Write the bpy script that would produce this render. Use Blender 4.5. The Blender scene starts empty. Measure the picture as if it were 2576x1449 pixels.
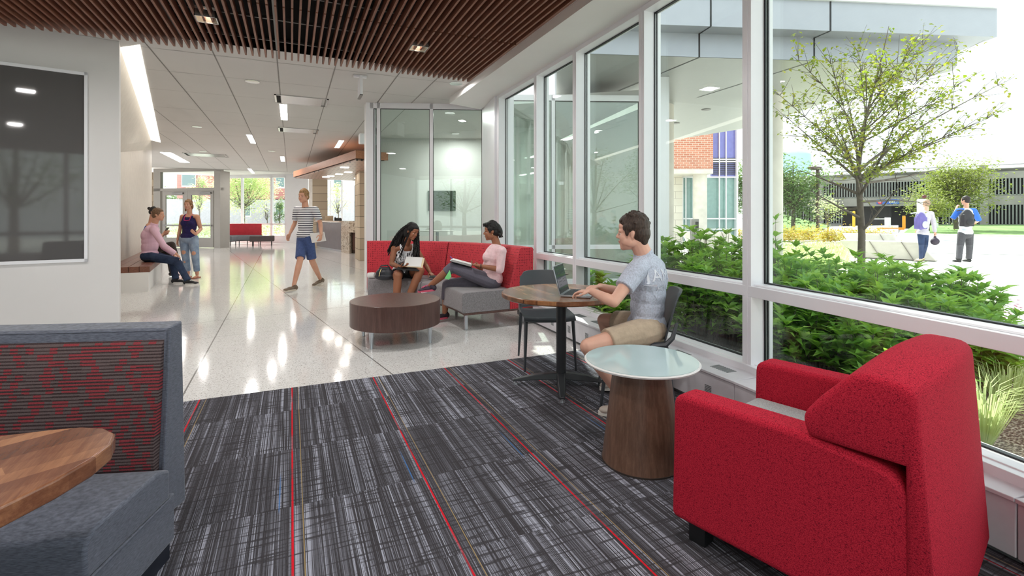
SKY, SUNE, EXPO = .31, 5.2, 1.0; LAMPK = .65
SUN_DIR = (-.35, -.94, -1.1)
import bpy, bmesh, math, random
from mathutils import Vector, Matrix, Euler, Quaternion
PI = math.pi
R = math.radians
C = bpy.context.scene.collection
def V(*a): return Vector(a)
# ---------------------------------------------------------------- camera frame
FPX, YAW, HOR, EYE = 1230.0, R(24.29), 548.0, 1.32
FW = V(math.sin(YAW), math.cos(YAW), 0); RT = V(math.cos(YAW), -math.sin(YAW), 0)
def ray(u, v):
    return FW + RT*((u-1288)/FPX) + V(0, 0, (HOR-v)/FPX)
def G(u, v, z=0.0):                       # the point at height z seen at a place of the photograph
    d = ray(u, v); t = (z-EYE)/d.z
    return V(d.x*t, d.y*t, z)
def GD(u, z, dep):                        # the point at a column of the photograph, a height and a depth
    d = ray(u, HOR)*dep
    return V(d.x, d.y, z)
def dep(p): return p[0]*FW.x+p[1]*FW.y
def zat(v, p): return EYE+(HOR-v)/FPX*dep(p)
# ---------------------------------------------------------------- objects
WL = {}
def link(o, parent=None):
    C.objects.link(o)
    if parent is not None: o.parent = parent
    return o
def props(o, label=None, cat=None, group=None, kind=None):
    if label: o['label'] = label
    if cat: o['category'] = cat
    if group: o['group'] = group
    if kind: o['kind'] = kind
    return o
def thing(name, label, cat, loc=(0, 0, 0), rz=0.0, group=None, kind=None):
    o = bpy.data.objects.new(name, None); link(o)
    o.empty_display_size = 0.1
    o.location = loc; o.rotation_euler = (0, 0, rz)
    WL[o.name] = V(*loc)
    return props(o, label, cat, group, kind)
def dup(root, loc=None, rz=None, label=None, scale=None):
    r = root.copy(); C.objects.link(r)
    if loc is not None: r.location = loc
    if rz is not None: r.rotation_euler = (0, 0, rz)
    if scale is not None: r.scale = scale
    if label: r['label'] = label
    for ch in root.children:
        c = ch.copy(); C.objects.link(c); c.parent = r
        for g in ch.children:
            d = g.copy(); C.objects.link(d); d.parent = c
    return r
class MB:
    def __init__(s): s.v = []; s.f = []; s.m = []; s.uv = None
    def add(s, vs, fs, m=0):
        b = len(s.v); s.v += [tuple(p) for p in vs]
        s.f += [tuple(i+b for i in f) for f in fs]; s.m += [m]*len(fs)
        return s
    def quad(s, a, b, c, d, m=0): return s.add([a, b, c, d], [(0, 1, 2, 3)], m)
    def poly(s, ps, m=0): return s.add(ps, [tuple(range(len(ps)))], m)
    def box(s, x0, x1, y0, y1, z0, z1, m=0, rot=0.0, c=None):
        vs = [V(x, y, z) for z in (z0, z1) for y in (y0, y1) for x in (x0, x1)]
        if rot:
            cc = V(*c) if c else V((x0+x1)/2, (y0+y1)/2, 0); M = Matrix.Rotation(rot, 3, 'Z')
            vs = [M@(p-V(cc.x, cc.y, 0))+V(cc.x, cc.y, 0) for p in vs]
        return s.add(vs, [(0, 2, 3, 1), (4, 5, 7, 6), (0, 1, 5, 4), (2, 6, 7, 3), (0, 4, 6, 2), (1, 3, 7, 5)], m)
    def obox(s, c, ax, ay, az, m=0):      # oriented box: centre and three half axes
        c = V(*c); vs = [c+ax*i+ay*j+az*k for k in (-1, 1) for j in (-1, 1) for i in (-1, 1)]
        return s.add(vs, [(0, 2, 3, 1), (4, 5, 7, 6), (0, 1, 5, 4), (2, 6, 7, 3), (0, 4, 6, 2), (1, 3, 7, 5)], m)
    def wall(s, a, b, th, z0, z1, m=0, side=1):   # vertical slab from a to b, thickness th to the left (side=1) of a->b
        a = V(a[0], a[1], 0); b = V(b[0], b[1], 0); d = (b-a).normalized(); n = V(-d.y, d.x, 0)*th*side
        return s.prism([a, b, b+n, a+n], z0, z1, m)
    def prism(s, ps, z0, z1, m=0):
        n = len(ps); ar = sum(ps[i][0]*ps[(i+1) % n][1]-ps[(i+1) % n][0]*ps[i][1] for i in range(n))
        if ar < 0: ps = ps[::-1]
        vs = [(p[0], p[1], z0) for p in ps]+[(p[0], p[1], z1) for p in ps]
        fs = [tuple(range(n))[::-1], tuple(range(n, 2*n))]+[(i, (i+1) % n, n+(i+1) % n, n+i) for i in range(n)]
        return s.add(vs, fs, m)
    def bar(s, a, b, w, h, m=0, up=(0, 0, 1)):
        a = V(*a); b = V(*b); d = b-a; L = d.length; d.normalize(); u = V(*up)
        x = d.cross(u)
        if x.length < 1e-4: x = d.cross(V(0, 1, 0))
        x.normalize(); z = x.cross(d)
        return s.obox((a+b)/2, x*w/2, d*L/2, z*h/2, m)
    def tube(s, pts, rad, n=8, m=0, caps=True, flat=None):
        pts = [V(*p) for p in pts]
        if not isinstance(rad, (list, tuple)): rad = [rad]*len(pts)
        vs = []; prev = None
        for i, p in enumerate(pts):
            d = (pts[min(i+1, len(pts)-1)]-pts[max(i-1, 0)]).normalized()
            if prev is None:
                x = d.cross(V(0, 0, 1))
                if x.length < 1e-3: x = V(1, 0, 0)
            else: x = prev-d*prev.dot(d)
            x.normalize(); prev = x; y = d.cross(x)
            for k in range(n):
                t = 2*PI*k/n; vs.append(p+(x*math.cos(t)+y*math.sin(t))*rad[i])
        fs = []
        for i in range(len(pts)-1):
            for k in range(n): fs.append((i*n+k, i*n+(k+1) % n, (i+1)*n+(k+1) % n, (i+1)*n+k))
        if caps: fs += [tuple(range(n))[::-1], tuple(range((len(pts)-1)*n, len(pts)*n))]
        return s.add(vs, fs, m)
    def lathe(s, prof, c=(0, 0, 0), n=32, m=0, sx=1, sy=1):   # prof: (r, z)
        vs = []; fs = []; K = len(prof)
        for r, z in prof:
            for k in range(n):
                t = 2*PI*k/n; vs.append((c[0]+r*sx*math.cos(t), c[1]+r*sy*math.sin(t), c[2]+z))
        for i in range(K-1):
            for k in range(n): fs.append((i*n+k, i*n+(k+1) % n, (i+1)*n+(k+1) % n, (i+1)*n+k))
        if prof[0][0] > 1e-6: fs.append(tuple(range(n))[::-1])
        if prof[-1][0] > 1e-6: fs.append(tuple(range((K-1)*n, K*n)))
        return s.add(vs, fs, m)
    def ell(s, c, ax, ay, az, n=12, m=0):      # ellipsoid with three half-axis vectors
        c = V(*c); vs = [c-az]; fs = []
        for i in range(1, n//2+1):
            ph = -PI/2+PI*i/(n//2+1)
            for k in range(n):
                t = 2*PI*k/n; vs.append(c+ax*(math.cos(ph)*math.cos(t))+ay*(math.cos(ph)*math.sin(t))+az*math.sin(ph))
        vs.append(c+az); rows = n//2; last = len(vs)-1
        for k in range(n): fs.append((0, 1+(k+1) % n, 1+k))
        for i in range(rows-1):
            for k in range(n): fs.append((1+i*n+k, 1+i*n+(k+1) % n, 1+(i+1)*n+(k+1) % n, 1+(i+1)*n+k))
        for k in range(n): fs.append((last, 1+(rows-1)*n+k, 1+(rows-1)*n+(k+1) % n))
        return s.add(vs, fs, m)
    def sph(s, c, r, n=10, m=0): return s.ell(c, V(r, 0, 0), V(0, r, 0), V(0, 0, r), n, m)
    def cap(s, a, b, ra, rb, n=12, m=0, flat=None):      # tapered capsule; flat=(axis, factor) squashes along an axis
        a = V(*a); b = V(*b); d = b-a; L = d.length
        if L < 1e-6: return s.sph(a, ra, n, m)
        d.normalize(); x = d.cross(V(0, 0, 1))
        if x.length < 1e-3: x = V(1, 0, 0)
        x.normalize(); y = d.cross(x); rings = []
        for i in range(1, 4):
            ph = -PI/2+PI/2*i/3.0; rings.append((a+d*ra*math.sin(ph), ra*math.cos(ph)))
        for i in range(0, 3):
            ph = PI/2*i/3.0; rings.append((b+d*rb*math.sin(ph), rb*math.cos(ph)))
        vs = [a-d*ra]
        for c, r in rings:
            for k in range(n):
                t = 2*PI*k/n; vs.append(c+(x*math.cos(t)+y*math.sin(t))*r)
        vs.append(b+d*rb)
        if flat:
            fa, ff = flat; fa = V(*fa).normalized(); vs = [p-fa*((p-a).dot(fa)*(1-ff)) for p in vs]
        last = len(vs)-1; fs = [(0, 1+(k+1) % n, 1+k) for k in range(n)]
        for i in range(len(rings)-1):
            for k in range(n): fs.append((1+i*n+k, 1+i*n+(k+1) % n, 1+(i+1)*n+(k+1) % n, 1+(i+1)*n+k))
        fs += [(last, 1+(len(rings)-1)*n+k, 1+(len(rings)-1)*n+(k+1) % n) for k in range(n)]
        return s.add(vs, fs, m)
    def xf(s, M):
        s.v = [tuple(M@V(*p)) for p in s.v]; return s
def cv(a, b, c, d, t):
    return tuple(x*(1-t)**3+3*y*t*(1-t)**2+3*z*t*t*(1-t)+w*t**3 for x, y, z, w in zip(a, b, c, d))
def rrect(x0, x1, y0, y1, r, n=5):         # rounded rectangle outline
    ps = []
    for cx, cy, a0 in ((x1-r, y0+r, -PI/2), (x1-r, y1-r, 0), (x0+r, y1-r, PI/2), (x0+r, y0+r, PI)):
        for i in range(n+1):
            a = a0+PI/2*i/n; ps.append((cx+r*math.cos(a), cy+r*math.sin(a)))
    return ps
def mesh_from(mb, name, mats, smooth=40):
    me = bpy.data.meshes.new(name); me.from_pydata(mb.v, [], mb.f)
    for m in mats: me.materials.append(m)
    if len(mats) > 1: me.polygons.foreach_set('material_index', mb.m)
    if smooth:
        me.polygons.foreach_set('use_smooth', [True]*len(me.polygons))
        if smooth < 180: me.set_sharp_from_angle(angle=R(smooth))
    me.update(); return me
def part(name, mb, mats, parent=None, label=None, bevel=0, seg=2, smooth=40, local=False, subsurf=0, kind=None):
    if not isinstance(mats, (list, tuple)): mats = [mats]
    if parent is not None and not local:
        w = WL.get(parent.name, V(0, 0, 0)); mb.v = [(p[0]-w.x, p[1]-w.y, p[2]-w.z) for p in mb.v]
    me = mesh_from(mb, name, mats, smooth)
    o = bpy.data.objects.new(name, me); link(o, parent)
    if parent is not None and not local: WL[o.name] = WL.get(parent.name, V(0, 0, 0))
    if bevel:
        b = o.modifiers.new('b', 'BEVEL'); b.width = bevel; b.segments = seg; b.limit_method = 'ANGLE'; b.angle_limit = R(35)
        b.harden_normals = False
    if subsurf:
        b = o.modifiers.new('s', 'SUBSURF'); b.levels = subsurf; b.render_levels = subsurf
    if label: o['label'] = label
    if kind: o['kind'] = kind
    return o
def single(name, mb, mats, label, cat, base, group=None, kind=None, **k):   # a thing that is one mesh, origin at its base
    mb.v = [(p[0]-base[0], p[1]-base[1], p[2]-base[2]) for p in mb.v]
    o = part(name, mb, mats, None, **k); o.location = base
    WL[o.name] = V(*base)
    return props(o, label, cat, group, kind)
def struct(name, mb, mats, parent=None, **k):
    o = part(name, mb, mats, parent, **k)
    if parent is None: o['kind'] = 'structure'
    return o
def organic(mb, voxel=0.008, smooth_it=4, fac=0.5, name='o'):
    """voxel-union of overlapping shapes into one continuous skin; returns a mesh"""
    me = bpy.data.meshes.new(name+'_raw'); me.from_pydata(mb.v, [], mb.f); me.update()
    o = bpy.data.objects.new(name+'_raw', me); C.objects.link(o)
    m = o.modifiers.new('r', 'REMESH'); m.mode = 'VOXEL'; m.voxel_size = voxel; m.adaptivity = 0
    if smooth_it:
        s = o.modifiers.new('s', 'SMOOTH'); s.iterations = smooth_it; s.factor = fac
    dg = bpy.context.evaluated_depsgraph_get(); dg.update()
    out = bpy.data.meshes.new_from_object(o.evaluated_get(dg))
    bpy.data.objects.remove(o); bpy.data.meshes.remove(me)
    out.name = name
    return out
def opart(name, mb, mats, parent, voxel=0.008, it=4, fac=0.5, regions=None, label=None):
    """organic part; regions = [(centre, half-axes Vector or radius, material index)] recolour patches of the same skin"""
    if not isinstance(mats, (list, tuple)): mats = [mats]
    me = organic(mb, voxel, it, fac, name)
    me.materials.clear()
    for m in mats: me.materials.append(m)
    me.polygons.foreach_set('use_smooth', [True]*len(me.polygons))
    if regions:
        for p in me.polygons:
            for test, mi in regions:
                if test(p.center): p.material_index = mi; break
    w = WL.get(parent.name, V(0, 0, 0)) if parent else V(0, 0, 0)
    me.transform(Matrix.Translation(-w))
    o = bpy.data.objects.new(name, me); link(o, parent); WL[o.name] = w
    if label: o['label'] = label
    return o
# ---------------------------------------------------------------- materials
MT = {}
def srgb(r, g, b):
    f = lambda c: (c/255/12.92) if c/255 <= .04045 else ((c/255+.055)/1.055)**2.4
    return (f(r), f(g), f(b), 1)
class NT:
    def __init__(s, name):
        s.m = bpy.data.materials.new(name); s.m.use_nodes = True; s.t = s.m.node_tree; s.t.nodes.clear()
        s.out = s.t.nodes.new('ShaderNodeOutputMaterial')
        s.b = s.n('ShaderNodeBsdfPrincipled'); s.l(s.b.outputs[0], s.out.inputs[0]); MT[name] = s.m
    def n(s, t, **k):
        x = s.t.nodes.new(t)
        for a, b in k.items(): setattr(x, a, b)
        return x
    def l(s, a, b): s.t.links.new(a, b)
    def setv(s, node, i, val):
        inp = node.inputs[i]
        if hasattr(val, 'node') or isinstance(val, bpy.types.NodeSocket): s.l(val, inp)
        else: inp.default_value = val
    def co(s, kind='Object', scale=(1, 1, 1), rot=(0, 0, 0), loc=(0, 0, 0)):
        if kind == 'World':
            g = s.n('ShaderNodeNewGeometry'); src = g.outputs['Position']
        else: src = s.n('ShaderNodeTexCoord').outputs[kind]
        mp = s.n('ShaderNodeMapping'); s.l(src, mp.inputs[0]); mp.inputs['Scale'].default_value = scale
        mp.inputs['Rotation'].default_value = rot; mp.inputs['Location'].default_value = loc
        return mp.outputs[0]
    def noise(s, co, scale=5, detail=3, rough=.5, dim='3D', out=0):
        x = s.n('ShaderNodeTexNoise', noise_dimensions=dim); s.l(co, x.inputs['Vector'])
        x.inputs['Scale'].default_value = scale; x.inputs['Detail'].default_value = detail; x.inputs['Roughness'].default_value = rough
        return x.outputs[out]
    def ramp(s, f, stops, interp='LINEAR'):
        x = s.n('ShaderNodeValToRGB'); s.l(f, x.inputs[0]); cr = x.color_ramp; cr.interpolation = interp
        while len(cr.elements) < len(stops): cr.elements.new(.5)
        for e, (p, c) in zip(cr.elements, stops):
            e.position = p; e.color = c if len(c) == 4 else tuple(c)+(1,)
        return x.outputs[0]
    def math(s, op, a, b=0.0, c=None, clamp=False):
        x = s.n('ShaderNodeMath', operation=op, use_clamp=clamp); s.setv(x, 0, a); s.setv(x, 1, b)
        if c is not None: s.setv(x, 2, c)
        return x.outputs[0]
    def mix(s, f, a, b, mode='MIX'):
        x = s.n('ShaderNodeMix', data_type='RGBA', blend_type=mode)
        s.setv(x, 0, f); s.setv(x, 6, a); s.setv(x, 7, b)
        return x.outputs[2]
    def xyz(s, co):
        x = s.n('ShaderNodeSeparateXYZ'); s.l(co, x.inputs[0]); return x.outputs
    def comb(s, a, b, c):
        x = s.n('ShaderNodeCombineXYZ'); s.setv(x, 0, a); s.setv(x, 1, b); s.setv(x, 2, c); return x.outputs[0]
    def bump(s, h, strength=.3, dist=.002):
        x = s.n('ShaderNodeBump'); x.inputs['Strength'].default_value = strength; x.inputs['Distance'].default_value = dist
        s.l(h, x.inputs['Height']); s.l(x.outputs[0], s.b.inputs['Normal'])
    def fin(s, col=None, rough=None, metal=None, spec=None, coat=None, sheen=None, trans=None, ior=None):
        b = s.b
        if col is not None: s.setv(b, 'Base Color', col)
        if rough is not None: s.setv(b, 'Roughness', rough)
        if metal is not None: s.setv(b, 'Metallic', metal)
        if spec is not None: s.setv(b, 'Specular IOR Level', spec)
        if coat is not None: s.setv(b, 'Coat Weight', coat)
        if sheen is not None: s.setv(b, 'Sheen Weight', sheen)
        return s.m
def plain(name, rgb, rough=.5, metal=0, spec=.5, var=.04, vs=6, bump=0, bs=200, **k):
    if name in MT: return MT[name]
    n = NT(name); c = srgb(*rgb); co = n.co('Object')
    nz = n.noise(co, vs, 3)
    d = tuple(x*(1-var*2) for x in c[:3])+(1,); e = tuple(min(1, x*(1+var*2)) for x in c[:3])+(1,)
    col = n.ramp(nz, [(.3, d), (.7, e)])
    if bump: n.bump(n.noise(co, bs, 2), bump, .001)
    return n.fin(col, rough, metal, spec, **k)
def emit(name, rgb, strength):
    if name in MT: return MT[name]
    n = NT(name); n.setv(n.b, 'Base Color', (0.8, .8, .8, 1)); n.setv(n.b, 'Emission Color', srgb(*rgb)); n.setv(n.b, 'Emission Strength', strength)
    return n.m
def weave(name, c1, c2, scale=400, rough=.9, streak=(1, 1, 1), bump=.4, thr=(.4, .6)):
    if name in MT: return MT[name]
    n = NT(name); co = n.co('Object', streak); nz = n.noise(co, scale, 2, .6)
    col = n.ramp(nz, [(thr[0], srgb(*c1)), (thr[1], srgb(*c2))])
    n.bump(nz, bump, .0015)
    return n.fin(col, rough, 0, .25, sheen=.25)
def wood(name, c1, c2, c3, scale=(6, .6, 6), rot=(0, 0, 0), rough=.4, planks=None, coat=0, kind='Object'):
    """grain runs along the second axis; planks=(width, length) mixes board tones"""
    if name in MT: return MT[name]
    n = NT(name); co = n.co(kind, (1, 1, 1), rot)
    gr = n.co(kind, scale, rot)
    nz = n.noise(gr, 6, 6, .65); fine = n.noise(gr, 40, 2, .6)
    f = n.math('ADD', n.math('MULTIPLY', nz, .75), n.math('MULTIPLY', fine, .25))
    if planks:
        x, y, z = n.xyz(co)
        row = n.math('FLOOR', n.math('DIVIDE', x, planks[0]))
        wn = n.n('ShaderNodeTexWhiteNoise', noise_dimensions='1D'); n.l(row, wn.inputs['W'])
        seg = n.math('FLOOR', n.math('DIVIDE', n.math('ADD', y, n.math('MULTIPLY', wn.outputs[0], 3.0)), planks[1]))
        w2 = n.n('ShaderNodeTexWhiteNoise', noise_dimensions='2D'); n.l(n.comb(row, seg, 0), w2.inputs['Vector'])
        f = n.math('ADD', n.math('MULTIPLY', f, .55), n.math('MULTIPLY', w2.outputs[0], .45))
    col = n.ramp(f, [(.25, srgb(*c1)), (.5, srgb(*c2)), (.75, srgb(*c3))])
    n.bump(fine, .08, .001)
    return n.fin(col, rough, 0, .5, coat=coat)
def glass(name, tint=(240, 250, 246), refl=1.45, rough=0.0, dens=.0):
    if name in MT: return MT[name]
    n = NT(name); t = n.t
    tr = n.n('ShaderNodeBsdfTransparent'); tr.inputs[0].default_value = srgb(*tint)
    gl = n.n('ShaderNodeBsdfGlossy'); gl.inputs['Roughness'].default_value = rough; gl.inputs[0].default_value = (1, 1, 1, 1)
    fr = n.n('ShaderNodeFresnel'); gm = n.n('ShaderNodeNewGeometry'); n.l(n.math('ADD', n.math('MULTIPLY', gm.outputs['Backfacing'], 1/refl-refl), refl), fr.inputs[0])
    mx = n.n('ShaderNodeMixShader'); n.l(fr.outputs[0], mx.inputs[0]); n.l(tr.outputs[0], mx.inputs[1]); n.l(gl.outputs[0], mx.inputs[2])
    n.l(mx.outputs[0], n.out.inputs[0])
    return n.m
def text3(name, s, loc, size, mat, parent, rot, label=None, ext=.002, align='CENTER'):
    cu = bpy.data.curves.new(name, 'FONT'); cu.body = s; cu.size = size; cu.extrude = ext; cu.align_x = align
    ob = bpy.data.objects.new(name+'_t', cu); C.objects.link(ob)
    dg = bpy.context.evaluated_depsgraph_get(); dg.update(); me = bpy.data.meshes.new_from_object(ob.evaluated_get(dg)); bpy.data.objects.remove(ob)
    me.transform(Matrix.Translation(V(*loc))@rot)
    me.transform(Matrix.Translation(-WL.get(parent.name, V(0, 0, 0))))
    me.materials.clear(); me.materials.append(mat)
    o = bpy.data.objects.new(name, me); link(o, parent); return o
# ================================================================ materials of the room
W_PAINT = plain('white_paint', (232, 230, 228), .55, var=.008, vs=2)
W_WARM = plain('warm_white_paint', (222, 219, 218), .6, var=.008, vs=2)
W_REC = plain('recess_plaster', (202, 194, 184), .6, var=.02, vs=8)
CEIL = plain('ceiling_panel', (206, 203, 200), .7, var=.01, vs=1)
FRAME = plain('white_window_metal', (236, 236, 240), .32, var=.006, metal=.0)
GASKET = plain('black_gasket', (22, 24, 28), .5)
DARK = plain('black_plenum', (16, 13, 12), .9)
GREYMET = plain('grey_metal', (120, 118, 116), .4, metal=.6)
ALU = plain('brushed_aluminium', (196, 200, 206), .28, metal=.85, var=.01)
GLASS = glass('clear_window_glass', (246, 252, 249), 1.40)
GLASSG = glass('green_tinted_glass', (236, 245, 241), 1.65)
def terrazzo():
    n = NT('terrazzo'); co = n.co('World')
    v1 = n.n('ShaderNodeTexVoronoi'); n.l(co, v1.inputs['Vector']); v1.inputs['Scale'].default_value = 150
    wn = n.n('ShaderNodeTexWhiteNoise', noise_dimensions='3D'); n.l(v1.outputs['Position'], wn.inputs['Vector'])
    chips = n.ramp(wn.outputs[0], [(0, srgb(126, 120, 116)), (.05, srgb(178, 174, 170)), (.10, srgb(220, 217, 214)), (.6, srgb(230, 228, 226)), (1, srgb(242, 241, 240))])
    big = n.noise(co, 1.2, 3)
    c = n.mix(n.math('MULTIPLY', big, .2), chips, srgb(214, 210, 206))
    x, y, z = n.xyz(co)
    def line(ax, bx, cc, w):        # |ax*x+bx*y-cc|<w
        d = n.math('ABSOLUTE', n.math('SUBTRACT', n.math('ADD', n.math('MULTIPLY', x, ax), n.math('MULTIPLY', y, bx)), cc))
        return n.math('LESS_THAN', d, w)
    tot = None
    for p, q, w in JOINTS:
        p = V(p.x, p.y, 0); q = V(q.x, q.y, 0); d = (q-p).normalized(); nx, ny = -d.y, d.x
        l = line(nx, ny, nx*p.x+ny*p.y, w)
        tot = l if tot is None else n.math('MAXIMUM', tot, l)
    c = n.mix(n.math('MULTIPLY', tot, .75), c, srgb(70, 64, 60))
    wob = n.noise(co, 2.5, 2)
    n.bump(wob, .08, .02)
    return n.fin(c, .09, 0, .55)
JOINTS = [(G(609, 655), G(985, 940), .006), (G(457, 1000), G(565, 805), .006), (G(565, 805), G(860, 773), .004),
          (G(565, 845), G(860, 815), .0025), (G(820, 652), G(920, 682), .005)]
def carpet():
    n = NT('tile_carpet'); co = n.co('World'); x, y, z = n.xyz(co)
    X0 = G(736, 1300).x                       # a red line runs here
    xs = n.math('ADD', x, 20-X0)
    tile = .61
    row = n.math('FLOOR', n.math('DIVIDE', y, .61))
    wn = n.n('ShaderNodeTexWhiteNoise', noise_dimensions='1D'); n.l(row, wn.inputs['W'])
    def stripes(sc, ysc, seed, lo, hi):
        cc = n.comb(n.math('MULTIPLY', x, sc), n.math('ADD', n.math('MULTIPLY', y, ysc), n.math('MULTIPLY', wn.outputs[0], 37)), seed)
        a = n.noise(cc, 1, 2, .55)
        return n.ramp(a, [(lo, (0, 0, 0)), (hi, (1, 1, 1))])
    bold = stripes(40, .3, 1.5, .46, .58)
    finel = stripes(300, 1.0, 9.5, .46, .60)
    fib = n.noise(n.comb(n.math('MULTIPLY', x, 260), n.math('MULTIPLY', y, 60), 0), 1, 1)
    brk = n.ramp(n.noise(n.comb(n.math('MULTIPLY', x, 5), n.math('MULTIPLY', y, 62), 4), 1, 1), [(.36, (.12, .12, .12)), (.46, (1, 1, 1))])
    patch = n.ramp(n.noise(n.comb(n.math('MULTIPLY', x, 1.7), n.math('ADD', n.math('MULTIPLY', y, .6), n.math('MULTIPLY', wn.outputs[0], 11)), 2), 1, 2), [(.35, (.5, .5, .5)), (.6, (1, 1, 1))])
    a = n.math('MULTIPLY', n.math('MULTIPLY', finel, n.math('ADD', n.math('MULTIPLY', bold, .8), .22)), n.math('MULTIPLY', brk, patch))
    base = n.mix(fib, srgb(46, 43, 46), srgb(74, 71, 75))
    c = n.mix(n.math('MULTIPLY', a, .82), base, srgb(196, 198, 214))
    # red, sand and blue lines every CW metres
    CW = G(1190, 1445).x-X0
    ph = n.math('MODULO', xs, CW)
    def near(off, w): return n.math('LESS_THAN', n.math('ABSOLUTE', n.math('SUBTRACT', ph, off % CW)), w)
    base_off = 20 % CW
    dash = n.ramp(n.noise(n.comb(0, n.math('MULTIPLY', y, 3), 3), 1, 1), [(.40, (.45, .45, .45)), (.5, (1, 1, 1))])
    brk2 = n.math('ADD', n.math('MULTIPLY', brk, .35), .65)
    c = n.mix(n.math('MULTIPLY', n.math('MULTIPLY', near(base_off, .0042), dash), brk2), c, srgb(214, 26, 44))
    c = n.mix(n.math('MULTIPLY', near(base_off+.042, .002), .75), c, srgb(176, 150, 104))
    bl = n.ramp(n.noise(n.comb(0, n.math('MULTIPLY', y, 1.3), 8), 1, 1), [(.55, (0, 0, 0)), (.6, (.8, .8, .8))])
    c = n.mix(n.math('MULTIPLY', near(base_off-.055, .003), bl), c, srgb(70, 120, 180))
    n.bump(fib, .6, .003)
    return n.fin(c, .95, 0, .15)
SLAT = wood('slat_wood', (92, 56, 42), (130, 82, 62), (156, 106, 82), (8, .5, 8), rough=.5)
# ================================================================ facade geometry
FIN = [(2.20, -.95), (2.57, .60), (2.887, 2.43), (2.95, 3.63), (2.978, 4.85), (2.99, 5.87), (3.0, 7.2)]   # inner faces of the mullions, near to far
HEAD, SILLZ, CEILZ = 3.27, .31, 3.37
# ---------------------------------------------------------------- floors
f = MB().poly([(-9, 4.15, 0), (3.1, 4.15, 0), (3.1, 7.6, 0), (3.6, 8.6, 0), (6, 10, 0), (6, 31, 0), (-9, 31, 0)])
struct('floor', f, terrazzo(), smooth=0)
f = MB().prism([(-5, -4), (2.2, -4), (2.2, -.95), (2.57, .6), (2.887, 2.43), (2.96, 4.15), (-5, 4.15)], -.05, .006)
struct('floor', f, carpet(), smooth=0)
# ---------------------------------------------------------------- ceiling
cB = GD(1640, 0, 8.25)
c = MB().prism([(-9, 4.5), (3.1, 4.5), (3.2, 7.3), (3.3, 8.3), (cB.x, cB.y), (cB.x+.9, cB.y+4.7), (8, 15), (8, 24.0), (-9, 24.0)], CEILZ, CEILZ+.12).box(1.9, 2.9, -4, 2.4, CEILZ, CEILZ+.12).box(1.9, 3.08, 2.4, 4.5, CEILZ, CEILZ+.12).box(-9, 8, 24.0, 31, 3.62, 3.74).box(-9, 8, 23.9, 24.0, CEILZ, 3.7)
ceil = struct('ceiling', c, CEIL, smooth=0)
SEAM = plain('ceiling_seam', (138, 134, 130), .7)
s = MB()
def seam(mb, a, b, w=.012):
    d = (b-a).normalized(); n_ = V(-d.y, d.x, 0)*w/2; z = V(0, 0, -.003)
    mb.add([a-n_+z, b-n_+z, b+n_+z, a+n_+z], [(0, 1, 2, 3)])
for u, v in ((700, 180), (540, 140), (840, 180), (1000, 190), (400, 149), (1060, 235)):
    p = G(u, v, CEILZ); seam(s, V(p.x, 6.2, CEILZ), V(p.x, 23.8, CEILZ), .016 if u != 1060 else .012)
for x in (-2.35, -2.9): seam(s, V(x, 7.2+(-x-1.63)/1.6*8.8, CEILZ), V(x, 23.8, CEILZ), .012)
for k, y in enumerate([7.15, 8.2, 9.4, 10.9, 12.3, 14, 16, 18.5, 21]):
    seam(s, V(-1.7-(y-7)*.18, y, CEILZ), V(2.5 if y < 8.5 else 1.2, y, CEILZ), .007)
part('joint', s, SEAM, ceil, smooth=0)
# window-side soffit
s = MB().prism([(2.46, 8.05), (2.46, 3.6), (2.36, 1.6), (1.9, -1.2), (2.3, -1.2), (2.65, .6), (2.97, 2.43), (3.03, 3.6), (3.08, 4.85), (3.1, 7.3), (3.1, 8.25)], HEAD, CEILZ+.02)
struct('trim_1', s, W_PAINT, smooth=0)
# room walls that close the space behind the camera and to the left
struct('wall_back', MB().box(-5, 2.4, -4.1, -4, 0, .4).box(-5, 2.4, -4.1, -4, 3.1, 3.6), W_PAINT)
t = thing('window_12', None, None, (-1.3, -4.05, 0), kind='structure')  # unseen glazing added in the back wall to let more light into the foreground
part('frame', MB().box(-5, -4.9, -4.1, -4, .4, 3.1).box(-3.2, -3.1, -4.1, -4, .4, 3.1).box(-1.4, -1.3, -4.1, -4, .4, 3.1).box(.4, .5, -4.1, -4, .4, 3.1).box(2.2, 2.4, -4.1, -4, .4, 3.1).box(-5, 2.4, -4.1, -4, .85, .95), FRAME, t)
part('pane', MB().box(-4.9, 2.2, -4.06, -4.05, .4, 3.1), GLASS, t, smooth=0)
struct('wall_left', MB().box(-5.1, -5, -4.1, 6.5, 0, 3.6), W_WARM)
# ---------------------------------------------------------------- panel wall with dark glass
cor = V(-1.82, 7.05, 0); wd = V(-.98, -.198, 0)
a = cor+wd*4.0
w = MB().wall(a, cor, .23, 0, CEILZ)
pw = struct('wall_left', w, W_WARM, smooth=0, bevel=.006)
def onwall(u):                        # a point of the panel wall at a column of the photograph
    d = ray(u, HOR); det = d.x*(-wd.y)+wd.x*d.y
    t = (cor.x*(-wd.y)+wd.x*cor.y)/det
    return V(d.x*t, d.y*t, 0)
pr = onwall(221); zt = zat(184, pr); zb = zat(658, pr); pl = pr+wd*2.4
nw = V(.198, -.98, 0)
t = thing('dark_glass_panel', 'large dark tinted glass panel in a thin white frame set in the white wall', 'glass panel', (pl+(pr-pl)/2+V(0, 0, zb))[:])
def wbox(mb, p, q, z0, z1, off0, off1): return mb.prism([p+nw*off0, q+nw*off0, q+nw*off1, p+nw*off1], z0, z1)
fr = MB()
for p, q, z0, z1 in ((pl, pr, zt-.035, zt), (pl, pr, zb, zb+.035), (pr+wd*.03, pr, zb, zt), (pl, pl-wd*.03, zb, zt)): wbox(fr, p, q, z0, z1, -.01, .03)
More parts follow.
